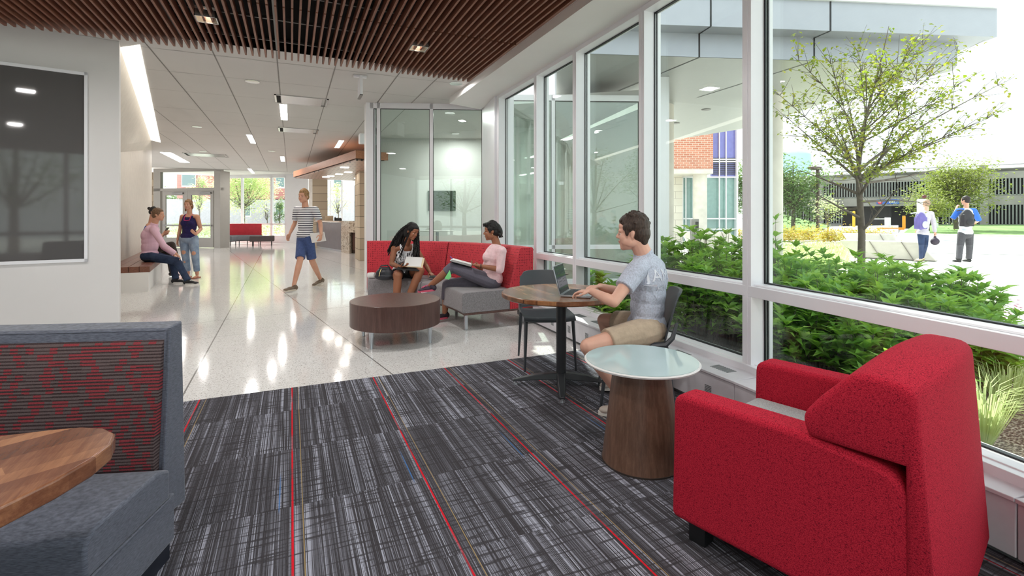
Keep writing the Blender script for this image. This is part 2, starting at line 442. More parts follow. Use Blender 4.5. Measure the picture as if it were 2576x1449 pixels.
part('frame', fr, FRAME, t, smooth=0, bevel=.003)
dg = NT('dark_tinted_glass'); dgm = dg.fin(srgb(92, 90, 90), .04, 0, .55)
part('pane', wbox(MB(), pl, pr, zb+.02, zt-.02, -.01, .012), dgm, t, smooth=0)
# ---------------------------------------------------------------- slanted bench wall, cove and light slot
P1 = G(316, 651, .45); P2 = G(351, 635, .45)
dW = V(P2.x-P1.x, P2.y-P1.y, 0).normalized()
Q0 = P1-dW*5.5; dd = ray(382, HOR)
det = dd.x*(-dW.y)+dW.x*dd.y; tt = (P1.x*(-dW.y)+dW.x*P1.y)/det; Q1 = V(dd.x*tt, dd.y*tt, 0)
Q0.z = 0
zc1 = zat(382, P1); zc2 = min(CEILZ, zat(355, Q1))
zc0 = zc1+(zc1-zc2)*5.5/(V(P1.x, P1.y, 0)-Q1).length
lw = MB()
lw.prism([Q0, Q1, Q1+V(-.3, 0, 0), Q0+V(-.3, 0, 0)], 0, zc0)
low = struct('wall_left', MB().add([Q0, Q1, V(Q1.x, Q1.y, zc2), V(Q0.x, Q0.y, zc0), Q0+V(-.3, 0, 0), Q1+V(-.3, .3, 0), V(Q1.x-.3, Q1.y+.3, zc2), V(Q0.x-.3, Q0.y, zc0)],
             [(0, 1, 2, 3), (4, 7, 6, 5), (1, 5, 6, 2), (3, 2, 6, 7), (0, 3, 7, 4), (0, 4, 5, 1)]), W_REC, smooth=0)
S1 = G(316, 160, CEILZ); S2 = G(380, 352, CEILZ); sd = (S2-S1).normalized(); S0 = S1-sd*.75
up = MB().add([V(Q0.x, Q0.y, zc0), V(Q1.x, Q1.y, zc2), S2, S0], [(0, 1, 2, 3)])
up.add([V(Q0.x, Q0.y, zc0)+V(-.05, 0, 0), V(Q1.x, Q1.y, zc2)+V(-.05, 0, 0), S2+V(-.05, 0, .02), S0+V(-.05, 0, .02)], [(3, 2, 1, 0)])
struct('wall_left', up, W_REC, smooth=0)
# far return of the bench wall
struct('wall_left', MB().prism([(Q1.x, Q1.y), (Q1.x-.3, Q1.y+.3), (-9, Q1.y+.3), (-9, Q1.y)], 0, CEILZ), W_WARM, smooth=0)
# the lit slot
T1 = G(352, 112, CEILZ); T2 = G(404, 358, CEILZ)
COVE = emit('cove_light', (255, 248, 234), 1.7)
t = thing('cove_light', 'long bright wedge shaped cove light slot above the bench wall', 'ceiling light', ((S1+T2)/2)[:])
m = MB(); z = V(0, 0, -.006)
T0 = T1-(T2-T1).normalized()*.0
m.add([S0+z, T0+z, T2+z, S2+z, S0+V(0, 0, -.001), T0+V(0, 0, -.001), T2+V(0, 0, -.001), S2+V(0, 0, -.001)], [(0, 1, 2, 3), (4, 7, 6, 5), (0, 4, 5, 1), (1, 5, 6, 2), (2, 6, 7, 3), (3, 7, 4, 0)])
part('diffuser', m, COVE, t, smooth=0)
# ---------------------------------------------------------------- facade
def facade_piece(i):
    (x0, y0), (x1, y1) = FIN[i], FIN[i+1]
    a = V(x0, y0, 0); b = V(x1, y1, 0); d = (b-a).normalized(); out = V(d.y, -d.x, 0)
    return a, b, d, out
for i in range(len(FIN)-1):
    a, b, d, out = facade_piece(i)
    D = .125
    w = thing('window_%d' % (len(FIN)-1-i), None, None, ((a+b)/2+out*D).to_tuple(), kind='structure')
    del w['kind']; w['kind'] = 'structure'
    gl = MB(); e = .035
    for z0, z1 in ((SILLZ, .775), (.86, HEAD-.03)):
        p, q = a+d*e+out*D, b-d*e+out*D
        gl.prism([p, q, q+out*.012, p+out*.012], z0, z1)
    part('pane', gl, GLASS, w, smooth=0)
    rl = MB()
    for z0, z1, dd0, dd1 in ((.775, .85, 0, D+.05), (.85, .862, .03, D+.05), (HEAD-.05, HEAD+.02, .0, D+.05), (SILLZ-.07, SILLZ-.005, -.02, D+.05), (SILLZ-.02, SILLZ, .03, D+.05)):
        rl.prism([a+out*dd0, b+out*dd0, b+out*dd1, a+out*dd1], z0, z1)
    part('rail', rl, FRAME, w, smooth=0, bevel=.003)
    gk = MB()
    for s0, s1 in ((e-.004, e+.010), (-e-.010, -e+.004)):
        base = a if s0 > 0 else b
        for off in (D-.012, D+.014):
            gk.prism([base+d*s0+out*off, base+d*s1+out*off, base+d*s1+out*(off+.01), base+d*s0+out*(off+.01)], SILLZ, HEAD-.04)
    for zz in (SILLZ, .862, .768, HEAD-.058):
        gk.prism([a+out*(D-.01), b+out*(D-.01), b+out*(D+.02), a+out*(D+.02)], zz, zz+.008)
    part('gasket', gk, GASKET, w, smooth=0)
for i, (x, y) in enumerate(FIN):
    d = V(*(V(*FIN[min(i+1, len(FIN)-1)])-V(*FIN[max(i-1, 0)])).normalized(), 0); out = V(d.y, -d.x, 0); a = V(x, y, 0); hw = .04
    m = MB().prism([a-d*hw, a+d*hw, a+d*hw+out*.19, a-d*hw+out*.19], SILLZ-.08, HEAD+.01)
    m.prism([a-d*.012-out*.004, a+d*.012-out*.004, a+d*.012, a-d*.012], SILLZ-.08, HEAD)
    mu = struct('window_frame', m, FRAME, None, smooth=0, bevel=.003)
# low wall, cladding below the glass
m = MB()
for i in range(len(FIN)-1):
    a, b, d, out = facade_piece(i)
    m.prism([a+out*.02, b+out*.02, b+out*.2, a+out*.2], -.1, SILLZ-.07)
struct('wall_right', m, W_PAINT, smooth=0)
# head above glass up to ceiling / outside
m = MB()
for i in range(len(FIN)-1):
    a, b, d, out = facade_piece(i)
    m.prism([a+out*.1, b+out*.1, b+out*.22, a+out*.22], HEAD, 3.9)
struct('wall_right', m, FRAME, smooth=0)
# far end of the facade: white column casing towards the vestibule
struct('wall_right', MB().prism([(2.96, 7.24), (3.02, 7.55), (3.14, 8.28), (3.30, 8.30), (3.3, 7.24)], 0, CEILZ), FRAME, smooth=0)
# ---------------------------------------------------------------- baseboard heater under the windows
HX = [(1.95, -.95), (2.5, .9), (2.62, 2.3), (2.68, 3.6), (2.72, 4.7), (2.76, 5.95)]
HWT = plain('heater_enamel', (222, 220, 226), .4)
HG = plain('heater_grille', (120, 124, 126), .5)
for i in range(len(HX)-1):
    a = V(*HX[i], 0); b = V(*HX[i+1], 0); d = (b-a).normalized(); out = V(d.y, -d.x, 0)
    L = (b-a).length; wdt = .34 if i < 4 else .26
    wd_ = min(.34, ((FIN[min(i+1, 5)][0])-HX[i][0])+.02)
    t = thing('baseboard_heater', ['white baseboard heater cabinet behind the red armchair', 'white baseboard heater cabinet between red armchair and cone table', 'white baseboard heater cabinet behind the grey shirted man', 'white baseboard heater cabinet beside the walnut cafe table', 'white baseboard heater cabinet beside the red sofa end'][i], 'heater', ((a+b)/2).to_tuple(), group='heaters under the windows')
    e = .002
    m = MB().prism([a+d*e, b-d*e, b-d*e+out*wd_, a+d*e+out*wd_], .03, .245)
    part('cabinet', m, HWT, t, smooth=0, bevel=.004)
    m = MB().prism([a+d*e-out*.012, b-d*e-out*.012, b-d*e+out*(wd_), a+d*e+out*(wd_)], .245, .262)
    part('top', m, HWT, t, smooth=0, bevel=.003)
    n_ = max(2, int(L/.36))
    for k in range(n_):
        g = MB()
        c0 = a+d*(L*(k+.5)/n_)+out*.085
        for j in range(9):
            q = c0+d*(-.075+j*.0185)
            g.prism([q, q+d*.011, q+d*.011+out*.085, q+out*.085], .2615, .264)
        part('grille', g, HG, t, smooth=0); g = MB()
        for j in range(7):
            q = c0+d*(-.02)-out*.086; z0 = .09+j*.011
            g.prism([q, q+d*.06, q+d*.06-out*.002, q-out*.002], z0, z0+.005)
        part('louvre', g, HG, t, smooth=0)
    part('plinth', MB().prism([a+out*.03, b+out*.03, b+out*.1, a+out*.1], .006, .03), HG, t, smooth=0)
# ---------------------------------------------------------------- slatted timber ceiling
SZ = 3.10
EY = G(1170, 205, SZ).y; EXR = G(1178, 206, SZ).x
t = thing('slatted_timber_ceiling', 'dark brown timber slat ceiling hanging over the carpeted lounge', 'slatted ceiling', (0, 1, SZ))
sl = MB(); pitch = .0655; x = EXR; k = 0
while x > -4.6:
    sl.box(x-.018, x, -3.9, EY-1.52, SZ, SZ+.075); sl.box(x-.018, x, EY-1.49, EY, SZ, SZ+.075)
    x -= pitch
part('slats', sl, SLAT, t, smooth=0)
bk = MB().box(-4.7, EXR-.01, -3.9, EY-.06, SZ+.2, SZ+.22).box(-4.7, EXR-.0, EY-.08, EY-.06, SZ+.07, SZ+.25)
part('backing', bk, DARK, t, smooth=0)
part('side_fascia', MB().box(EXR-.003, EXR+.012, -3.9, EY, SZ+.0, CEILZ+.05), SLAT, t, smooth=0)
rn = MB()
for y in [EY-.3-.62*k for k in range(12)]: rn.box(-4.6, EXR-.02, y-.012, y+.012, SZ+.095, SZ+.12)
for x in (G(700, 150, SZ).x, G(900, 150, SZ).x, G(455, 115, SZ).x): rn.box(x-.02, x+.02, -3.9, EY-.08, SZ+.07, SZ+.1)
part('hanger_rail', rn, GREYMET, t, smooth=0)
struct('ceiling', MB().box(-5, 2.0, -4, 4.5, 3.5, 3.6), DARK)
struct('trim_2', MB().box(-5, -1.9, 6.35, 6.45, CEILZ, CEILZ+.1), CEIL)
# ---------------------------------------------------------------- vestibule glass box
A0 = G(922, 258, CEILZ); A0.z = 0
A1 = G(1222, 262, CEILZ); A1.z = 0
dv = (A1-A0).normalized(); nv = V(-dv.y, dv.x, 0)
def vwall(name, p, q, us, ztop, mat_g, th=.07, rails=(), fw_=.06, zb=.05):
    d = (q-p).normalized(); L = (q-p).length; nn = V(-d.y, d.x, 0)
    w = thing(name, None, None, ((p+q)/2).to_tuple(), kind='structure')
    fr = MB()
    for s in us: fr.prism([p+d*(s-fw_/2), p+d*(s+fw_/2), p+d*(s+fw_/2)+nn*th, p+d*(s-fw_/2)+nn*th], 0, ztop)
    for z0, z1 in [(ztop-.1, ztop), (0, zb+.1)]+list(rails): fr.prism([p, q, q+nn*th*.9, p+nn*th*.9], z0, z1)
    part('frame', fr, FRAME, w, smooth=0, bevel=.003)
    part('pane', MB().prism([p+nn*th*.45, q+nn*th*.45, q+nn*(th*.45+.01), p+nn*(th*.45+.01)], .1, ztop-.05), mat_g, w, smooth=0)
    gk = MB()
    for s in us:
        for sg in (-1, 1):
            c0 = s+sg*(fw_/2+.004); gk.prism([p+d*(c0-.004)+nn*.01, p+d*(c0+.004)+nn*.01, p+d*(c0+.004)+nn*.03, p+d*(c0-.004)+nn*.03], 0, ztop-.1)
    gk.prism([p+nn*.01, q+nn*.01, q+nn*.03, p+nn*.03], ztop-.108, ztop-.1)
    part('gasket', gk, GASKET, w, smooth=0)
    return w
def son(p, d, u):
    r = ray(u, HOR); det = r.x*(-d.y)+d.x*r.y
    t = (p.x*(-d.y)+d.x*p.y)/det
    return (V(r.x*t, r.y*t, 0)-p).dot(d)
L01 = (A1-A0).length
vwall('window_7', A0, A1, [.09, son(A0, dv, 952), son(A0, dv, 1085), L01-.04], CEILZ, GLASSG)
struct('wall_right', MB().box(A0.x-.01, A0.x+.16, A0.y-.02, A0.y+.2, 0, CEILZ, rot=0), FRAME, smooth=0)
# outer glass of the vestibule, seen through the facade
B0 = GD(1262, 0, 8.1); B1 = GD(1650, 0, 8.2); db = (B1-B0).normalized()
vwall('window_8', B0, B1, [.03, son(B0, db, 1276), son(B0, db, 1392), son(B0, db, 1462)+.0, son(B0, db, 1612)], CEILZ, GLASSG, rails=[(.80, .87), (.0, .3)])
# inner row of the vestibule (doors at its left side)
Cq = GD(958, 0, 12.6)
vw = vwall('window_9', A0+V(.12, .2, 0), Cq, [.7, 1.35, 2.2, 3.1, 4.0], CEILZ, GLASSG)
struct('wall_right', MB().wall(Cq, B1+V(.9, 4.6, 0), .1, 0, CEILZ), W_WARM, smooth=0)
# far side wall of the vestibule with notice board
struct('wall_right', MB().wall(B1+V(.9, 4.6, 0), B1+V(.35, .6, 0), .1, 0, CEILZ), W_PAINT, smooth=0)
# ================================================================ furniture materials
RED = weave('red_weave', (148, 18, 34), (206, 44, 62), 300, streak=(1, 1, 1), bump=.8, thr=(.36, .62))
def red_weave_real():
    n = NT('red_upholstery'); co = n.co('Object')
    nz = n.noise(n.co('Object', (1, 1, 1.8)), 620, 1, .5); big = n.noise(co, 5, 2)
    v = n.n('ShaderNodeTexVoronoi'); n.l(n.co('Object', (1, 1, 1.6)), v.inputs['Vector']); v.inputs['Scale'].default_value = 270
    f = n.math('ADD', n.math('MULTIPLY', nz, .6), n.math('MULTIPLY', v.outputs['Distance'], .55))
    c = n.ramp(f, [(.30, srgb(210, 56, 76)), (.52, srgb(190, 38, 58)), (.68, srgb(158, 26, 46)), (.85, srgb(92, 16, 34))])
    n.bump(v.outputs['Distance'], -.7, .003)
    return n.fin(c, .9, 0, .12)
RED = red_weave_real()
GREYSEAT = weave('grey_green_seat', (150, 158, 158), (182, 188, 188), 260, bump=.2)
SEATGREY = weave('grey_seat_fabric', (118, 113, 115), (156, 151, 154), 300, streak=(1, 1, .2), bump=.3, thr=(.35, .65))
BLACK = plain('black_plastic', (24, 24, 26), .45)
BOOTH = weave('slate_booth_fabric', (66, 70, 82), (104, 108, 122), 480, streak=(.12, .12, 1), bump=.2, thr=(.3, .7), rough=.6)
WALN = wood('walnut_butcher_block', (104, 68, 48), (138, 96, 70), (172, 128, 98), (10, .8, 10), rough=.22, planks=(.055, .9))
EDGE = wood('walnut_edge', (78, 44, 26), (140, 88, 54), (196, 142, 96), (5, 5, 2), rough=.3, planks=(.06, .06))
DWOOD = wood('dark_walnut_laminate', (68, 46, 42), (92, 66, 60), (114, 84, 76), (6, 6, .5), rough=.32)
CONE = wood('walnut_veneer', (84, 60, 48), (114, 84, 68), (140, 108, 90), (10, 10, .7), rough=.35)
BENCHW = wood('bench_timber', (96, 58, 46), (122, 78, 62), (148, 100, 82), (8, .5, 8), rough=.35)
def uvmap(o, f):
    me = o.data; uv = me.uv_layers.new(name='UVMap')
    for p in me.polygons:
        for li in p.loop_indices:
            uv.data[li].uv = f(me.vertices[me.loops[li].vertex_index].co, p.normal, me.loops[li].vertex_index)
def dotted():
    n = NT('red_dot_cross_fabric'); uv = n.n('ShaderNodeUVMap').outputs[0]; s = n.n('ShaderNodeSeparateXYZ'); n.l(uv, s.inputs[0]); x, y = s.outputs[0], s.outputs[1]
    P = .034
    gx = n.math('DIVIDE', x, P); gy = n.math('DIVIDE', y, P)
    ix = n.math('FLOOR', gx); iy = n.math('FLOOR', gy)
    fx = n.math('ABSOLUTE', n.math('SUBTRACT', n.math('FRACT', gx), .5)); fy = n.math('ABSOLUTE', n.math('SUBTRACT', n.math('FRACT', gy), .5))
    def h(z):
        w = n.n('ShaderNodeTexWhiteNoise', noise_dimensions='3D'); n.l(n.comb(ix, iy, z), w.inputs['Vector']); return w.outputs[0]
    r = n.math('SQRT', n.math('ADD', n.math('MULTIPLY', fx, fx), n.math('MULTIPLY', fy, fy)))
    dot = n.math('MULTIPLY', n.math('LESS_THAN', r, n.math('ADD', .10, n.math('MULTIPLY', h(5), .08))), n.math('GREATER_THAN', h(1), .3))
    l1 = n.math('MULTIPLY', n.math('LESS_THAN', fx, .05), n.math('GREATER_THAN', h(2), .76))
    l2 = n.math('MULTIPLY', n.math('LESS_THAN', fy, .05), n.math('GREATER_THAN', h(3), .76))
    m = n.math('MAXIMUM', dot, n.math('MAXIMUM', l1, l2))
    nz = n.noise(n.co('Object'), 400, 2)
    c = n.mix(m, n.ramp(nz, [(.35, srgb(190, 46, 58)), (.65, srgb(216, 72, 82))]), srgb(92, 20, 32))
    n.bump(nz, .3, .001)
    return n.fin(c, .85, 0, .25, sheen=.1)
DOTS = dotted()
def boothpat():
    n = NT('red_and_black_stripe_weave'); uv = n.n('ShaderNodeUVMap').outputs[0]; s = n.n('ShaderNodeSeparateXYZ'); n.l(uv, s.inputs[0]); x, y = s.outputs[0], s.outputs[1]
    rowp = .0115
    gy = n.math('DIVIDE', y, rowp); iy = n.math('FLOOR', gy); fy = n.math('FRACT', gy)
    blk = n.math('FLOOR', n.math('DIVIDE', iy, 2))
    sh = n.math('MULTIPLY', n.math('MODULO', blk, 4), .013)
    gx = n.math('DIVIDE', n.math('ADD', x, n.math('ADD', sh, 5)), .026); ix = n.math('FLOOR', gx)
    w = n.n('ShaderNodeTexWhiteNoise', noise_dimensions='2D'); n.l(n.comb(ix, n.math('FLOOR', n.math('DIVIDE', iy, 2)), 0), w.inputs['Vector'])
    red = n.math('GREATER_THAN', w.outputs[0], .58)
    w2 = n.n('ShaderNodeTexWhiteNoise', noise_dimensions='2D'); n.l(n.comb(n.math('FLOOR', n.math('DIVIDE', x, .09)), iy, 0), w2.inputs['Vector'])
    thread = n.math('LESS_THAN', fy, n.math('ADD', .30, n.math('MULTIPLY', w2.outputs[0], .25)))
    c = n.mix(red, srgb(88, 78, 78), srgb(138, 34, 46))
    c = n.mix(thread, c, srgb(26, 20, 22))
    nz = n.noise(n.co('Object'), 500, 2); c = n.mix(.25, c, n.ramp(nz, [(.3, srgb(30, 20, 20)), (.7, srgb(140, 110, 110))]))
    n.bump(n.math('ABSOLUTE', n.math('SUBTRACT', fy, .5)), .4, .002)
    return n.fin(c, .8, 0, .3)
BPAT = boothpat()
def frame2(o, ydir):                     # local frame: origin o, local +Y = ydir
    y = V(ydir[0], ydir[1], 0).normalized(); x = V(y.y, -y.x, 0)
    M = Matrix(((x.x, y.x, 0, o[0]), (x.y, y.y, 0, o[1]), (0, 0, 1, o[2] if len(o) > 2 else 0), (0, 0, 0, 1)))
    return M
def yz(mb, prof, x0, x1, m=0):           # extrude a (y, z) profile along x
    n = len(prof); ar = sum(prof[i][0]*prof[(i+1) % n][1]-prof[(i+1) % n][0]*prof[i][1] for i in range(n))
    if ar < 0: prof = prof[::-1]
    vs = [(x0, p[0], p[1]) for p in prof]+[(x1, p[0], p[1]) for p in prof]
    return mb.add(vs, [tuple(range(n))[::-1], tuple(range(n, 2*n))]+[(i, (i+1) % n, n+(i+1) % n, n+i) for i in range(n)], m)
# ---------------------------------------------------------------- red armchair in the foreground
O = (1.615, .80, 0); M = frame2(O, (-.25, .97))
t = thing('armchair', 'bright red upholstered armchair seen from behind with pale grey seat', 'armchair', (2.0, 1.2, .006))
W_, L_ = .85, .785
def rc(prof, idx, r, n=5):               # round the listed corners of a profile
    out = []
    for i, p in enumerate(prof):
        if i in idx:
            a = V(*prof[i-1]); b = V(*p); c = V(*prof[(i+1) % len(prof)]); rr = idx[i] if isinstance(idx, dict) else r
            d1 = (a-b).normalized()*rr; d2 = (c-b).normalized()*rr
            for k in range(n+1):
                t_ = k/n; q = (b+d1)*(1-t_)**2+b*2*t_*(1-t_)+(b+d2)*t_**2; out.append((q.x, q.y))
        else: out.append(tuple(p))
    return out
arm = rc([(0, .10), (L_, .10), (L_-.01, .605), (.30, .605), (.01, .575)], {1: .03, 2: .05, 4: .09}, .05)
for x0 in (0, W_-.135):
    part('arm', yz(MB(), arm, x0, x0+.135).xf(M), RED, t, bevel=.022, seg=4)
back = rc([(-.055, .10), (-.004, .835), (.145, .845), (.245, .735), (.295, .665), (.275, .60), (.02, .60), (.02, .10)], {1: .05, 2: .045, 3: .03, 4: .03, 5: .02}, .05)
def inset(prof, d):
    n = len(prof); ar = sum(prof[i][0]*prof[(i+1) % n][1]-prof[(i+1) % n][0]*prof[i][1] for i in range(n)); sg = 1 if ar > 0 else -1; out = []
    for i in range(n):
        a, b, c = V(*prof[i-1]), V(*prof[i]), V(*prof[(i+1) % n]); e1 = (b-a).normalized(); e2 = (c-b).normalized(); nn = V(-(e1.y+e2.y), e1.x+e2.x)
        nn.normalize(); out.append((prof[i][0]+nn.x*d*sg, prof[i][1]+nn.y*d*sg))
    return out
rings = [(-.002, .022), (.002, .009), (.010, .002), (.022, 0)]
xs_ = [(a, b) for a, b in rings]+[(.022+(W_-.044)*i/12, 0) for i in range(1, 12)]+[(W_-a, b) for a, b in rings[::-1]]
vs = []; K = len(back)
for x, ins in xs_:
    bow = .028*math.sin(PI*min(1, max(0, x/W_)))
    for (y, z) in inset(back, ins):
        k = max(0, (z-.58)/.26); vs.append((x, y-(bow if y < .1 else bow*.2)*(.4+k), z+bow*.9*k))
NR_ = len(xs_)
fs = [tuple(range(K)), tuple(range((NR_-1)*K, NR_*K))[::-1]]
for i in range(NR_-1):
    for j in range(K): fs.append((i*K+j, (i+1)*K+j, (i+1)*K+(j+1) % K, i*K+(j+1) % K))
part('backrest', MB().add(vs, fs).xf(M), RED, t, smooth=75)
inner = rc([(.27, .40), (.27, .60), (.24, .70), (.14, .70), (.02, .5), (.02, .3), (.27, .3)], {1: .04}, .04)
part('lumbar_pad', yz(MB(), inner, .135, W_-.135).xf(M), RED, t, bevel=.015, seg=3)
part('seat', MB().box(.137, W_-.137, .2, L_-.015, .30, .435).xf(M), GREYSEAT, t, bevel=.03, seg=4, label='pale grey seat cushion')
part('base_rail', MB().box(.04, W_-.04, .05, L_-.02, .10, .30).xf(M), RED, t, bevel=.01)
for x in (.05, W_-.12):
    for y in (.05, L_-.12): part('leg', MB().box(x, x+.07, y, y+.07, .006, .11).xf(M), BLACK, t, bevel=.003, label='black block foot')
# ---------------------------------------------------------------- cone side table with white glass top
c0 = V(1.735, 2.135, .006)
t = thing('side_table', 'cone shaped walnut side table with round white glass top', 'side table', c0.to_tuple())
part('pedestal', MB().lathe([(.0, 0), (.205, 0), (.21, .006), (.208, .02), (.152, .49), (.14, .497), (0, .497)], c0, 64), CONE, t, smooth=30)
part('base_ring', MB().lathe([(.205, 0), (.213, 0), (.213, .008), (.205, .008)], c0, 64), plain('dark_ring', (60, 52, 48), .4), t)
part('collar', MB().lathe([(.0, .495), (.15, .495), (.157, .505), (.16, .516), (0, .516)], c0, 64), W_PAINT, t)
wt = NT('frosted_white_glass'); wtm = wt.fin(srgb(186, 206, 208), .06, 0, .9)
part('tabletop', MB().lathe([(0, .516), (.24, .520), (.303, .532), (.306, .540), (.301, .545), (0, .545)], c0, 96), W_PAINT, t, smooth=30)
part('glass_inset', MB().lathe([(0, .545), (.296, .545), (.296, .548), (0, .548)], c0, 96), wtm, t, smooth=30, label='pale green back painted glass')
# ---------------------------------------------------------------- walnut cafe table
c0 = V(1.93, 3.34, .006)
t = thing('cafe_table', 'round walnut cafe table on a black four-star column base', 'table', c0.to_tuple())
part('tabletop', MB().lathe([(0, .695), (.452, .695), (.462, .70), (.465, .708), (.465, .727), (.460, .734), (0, .734)], c0, 96, 0), WALN, t, smooth=30)
part('edge_band', MB().lathe([(.463, .702), (.4665, .706), (.4665, .728), (.463, .731)], c0, 96), EDGE, t, smooth=30)
BKM = plain('black_powdercoat', (44, 46, 50), .45)
part('column', MB().lathe([(0, .05), (.038, .05), (.038, .68), (.06, .685), (.16, .69), (.16, .696), (0, .696)], c0, 32), BKM, t, smooth=30)
a0 = math.atan2(.18, -.33)
for k in range(4):
    a = a0+PI/2*k; d = V(math.cos(a), math.sin(a), 0); s_ = V(-d.y, d.x, 0)
    m = MB(); pr_ = [(.02, .040, .105, .055), (.2, .034, .085, .045), (.34, .024, .05, .03), (.375, .02, .042, .027)]
    vs = []
    for r_, w_, zt_, zb_ in pr_:
        for sx, z_ in ((-1, zb_), (1, zb_), (.75, zt_), (-.75, zt_)): vs.append(c0+d*r_+s_*w_*sx+V(0, 0, z_))
    fs = [(3, 2, 1, 0), (12, 13, 14, 15)]
    for i in range(3):
        for j in range(4): fs.append((i*4+j, i*4+(j+1) % 4, i*4+4+(j+1) % 4, i*4+4+j))
    lg = part('leg', m.add(vs, fs), BKM, t, bevel=.005, smooth=50)
    part('glide', MB().lathe([(0, 0), (.02, 0), (.018, .014), (.008, .016), (.008, .03), (0, .03)], c0+d*.355, 16), ALU, lg)
# ---------------------------------------------------------------- grey plastic chairs
PLA = plain('charcoal_plastic', (66, 70, 75), .42, var=.02, bump=.15, bs=500)
def plastic_chair(label, c, ydir, open_arm=False):
    M = frame2((c[0], c[1], .006), ydir)
    t = thing('plastic_chair', label, 'chair', (c[0], c[1], .006), group=None)
    sh = MB(); nx, ny = 12, 12; vs = []
    th = .012
    for side in (0, 1):
        for j in range(ny+1):
            y = .215-.43*j/ny
            for i in range(nx+1):
                x = (i/nx-.5)*2
                wdt = .225-.02*max(0, (j/ny-.7)/.3)
                z = .455+.012*abs(x)**3-.012*math.cos(x*PI/2)*math.sin(PI*j/ny)-(.03*max(0, 1-j/1.6)**2 if j < 2 else 0)
                vs.append((x*wdt, y, z-side*th))
    W1 = nx+1; fs = []
    for j in range(ny):
        for i in range(nx):
            a = j*W1+i; fs.append((a, a+W1, a+W1+1, a+1)); b = a+W1*(ny+1); fs.append((b, b+1, b+W1+1, b+W1))
    off = W1*(ny+1); brd = [i for i in range(W1)]+[j*W1+nx for j in range(1, ny+1)]+[ny*W1+i for i in range(nx-1, -1, -1)]+[j*W1 for j in range(ny-1, 0, -1)]
    for k in range(len(brd)):
        a, b = brd[k], brd[(k+1) % len(brd)]; fs.append((a, b, b+off, a+off))
    part('seat', sh.add(vs, fs).xf(M), PLA, t, smooth=60)
    bk = MB(); vs = []
    for side in (0, 1):
        for j in range(ny+1):
            v = j/ny; z = .475+.335*v; yb = -.225-.075*v-.02*v*v
            for i in range(nx+1):
                x = (i/nx-.5)*2; wdt = .205+.012*math.sin(v*PI)-.03*max(0, v-.85)/.15*abs(x)
                zz = z-.016*(abs(x)**4)*(v > .9)
                vs.append((x*wdt, yb+.035*x*x-side*.010-.012*(v > .97)*side, zz))
    part('backrest', bk.add(vs, [tuple(reversed(f)) for f in fs]).xf(M), PLA, t, smooth=60)
    for sx in (-1, 1):
        m = MB()
        for a, b in (((sx*.205, .18, .445), (sx*.222, .235, 0)), ((sx*.205, -.2, .445), (sx*.225, -.26, 0))):
            mm = MB(); mm.tube([a, ((a[0]+b[0])/2, (a[1]+b[1])/2*1.0, .22), b], [.019, .016, .011], 4)
            part('leg', mm.xf(M), PLA, t, bevel=.003, smooth=30)
        part('back_support', MB().tube([(sx*.212, -.10, .44), (sx*.214, -.2, .452), (sx*.212, -.245, .50), (sx*.2, -.275, .60)], [.014, .019, .017, .010], 6).xf(M), PLA, t)
    part('seat_frame', MB().box(-.2, .2, -.2, -.17, .425, .447).box(-.2, .2, .16, .19, .425, .444).box(-.21, -.18, -.2, .19, .425, .447).box(.18, .21, -.2, .19, .425, .447).xf(M), PLA, t, bevel=.003)
    return t
plastic_chair('empty charcoal plastic chair behind the walnut cafe table', (2.10, 3.90), (-.33, -.94))
plastic_chair('charcoal plastic chair the man in grey shirt sits on', (2.26, 2.88), (-.84, .54))
# ---------------------------------------------------------------- dark drum table
c0 = V(1.035, 5.37, 0)
t = thing('drum_table', 'low round dark brown drum table on four aluminium legs', 'coffee table', c0.to_tuple())
part('drum', MB().lathe([(0, .175), (.472, .175), (.478, .18), (.478, .430), (.474, .4345), (0, .4345)], c0, 96), DWOOD, t, smooth=30)
ctr = V(1.035, 5.365, 0)
for sx in (-1, 1):
    for sy in (-1, 1): part('leg', MB().lathe([(0, 0), (.018, 0), (.018, .006), (.016, .01), (.026, .176), (0, .176)], ctr+V(sx*.30, sy*.30, 0), 20), ALU, t)
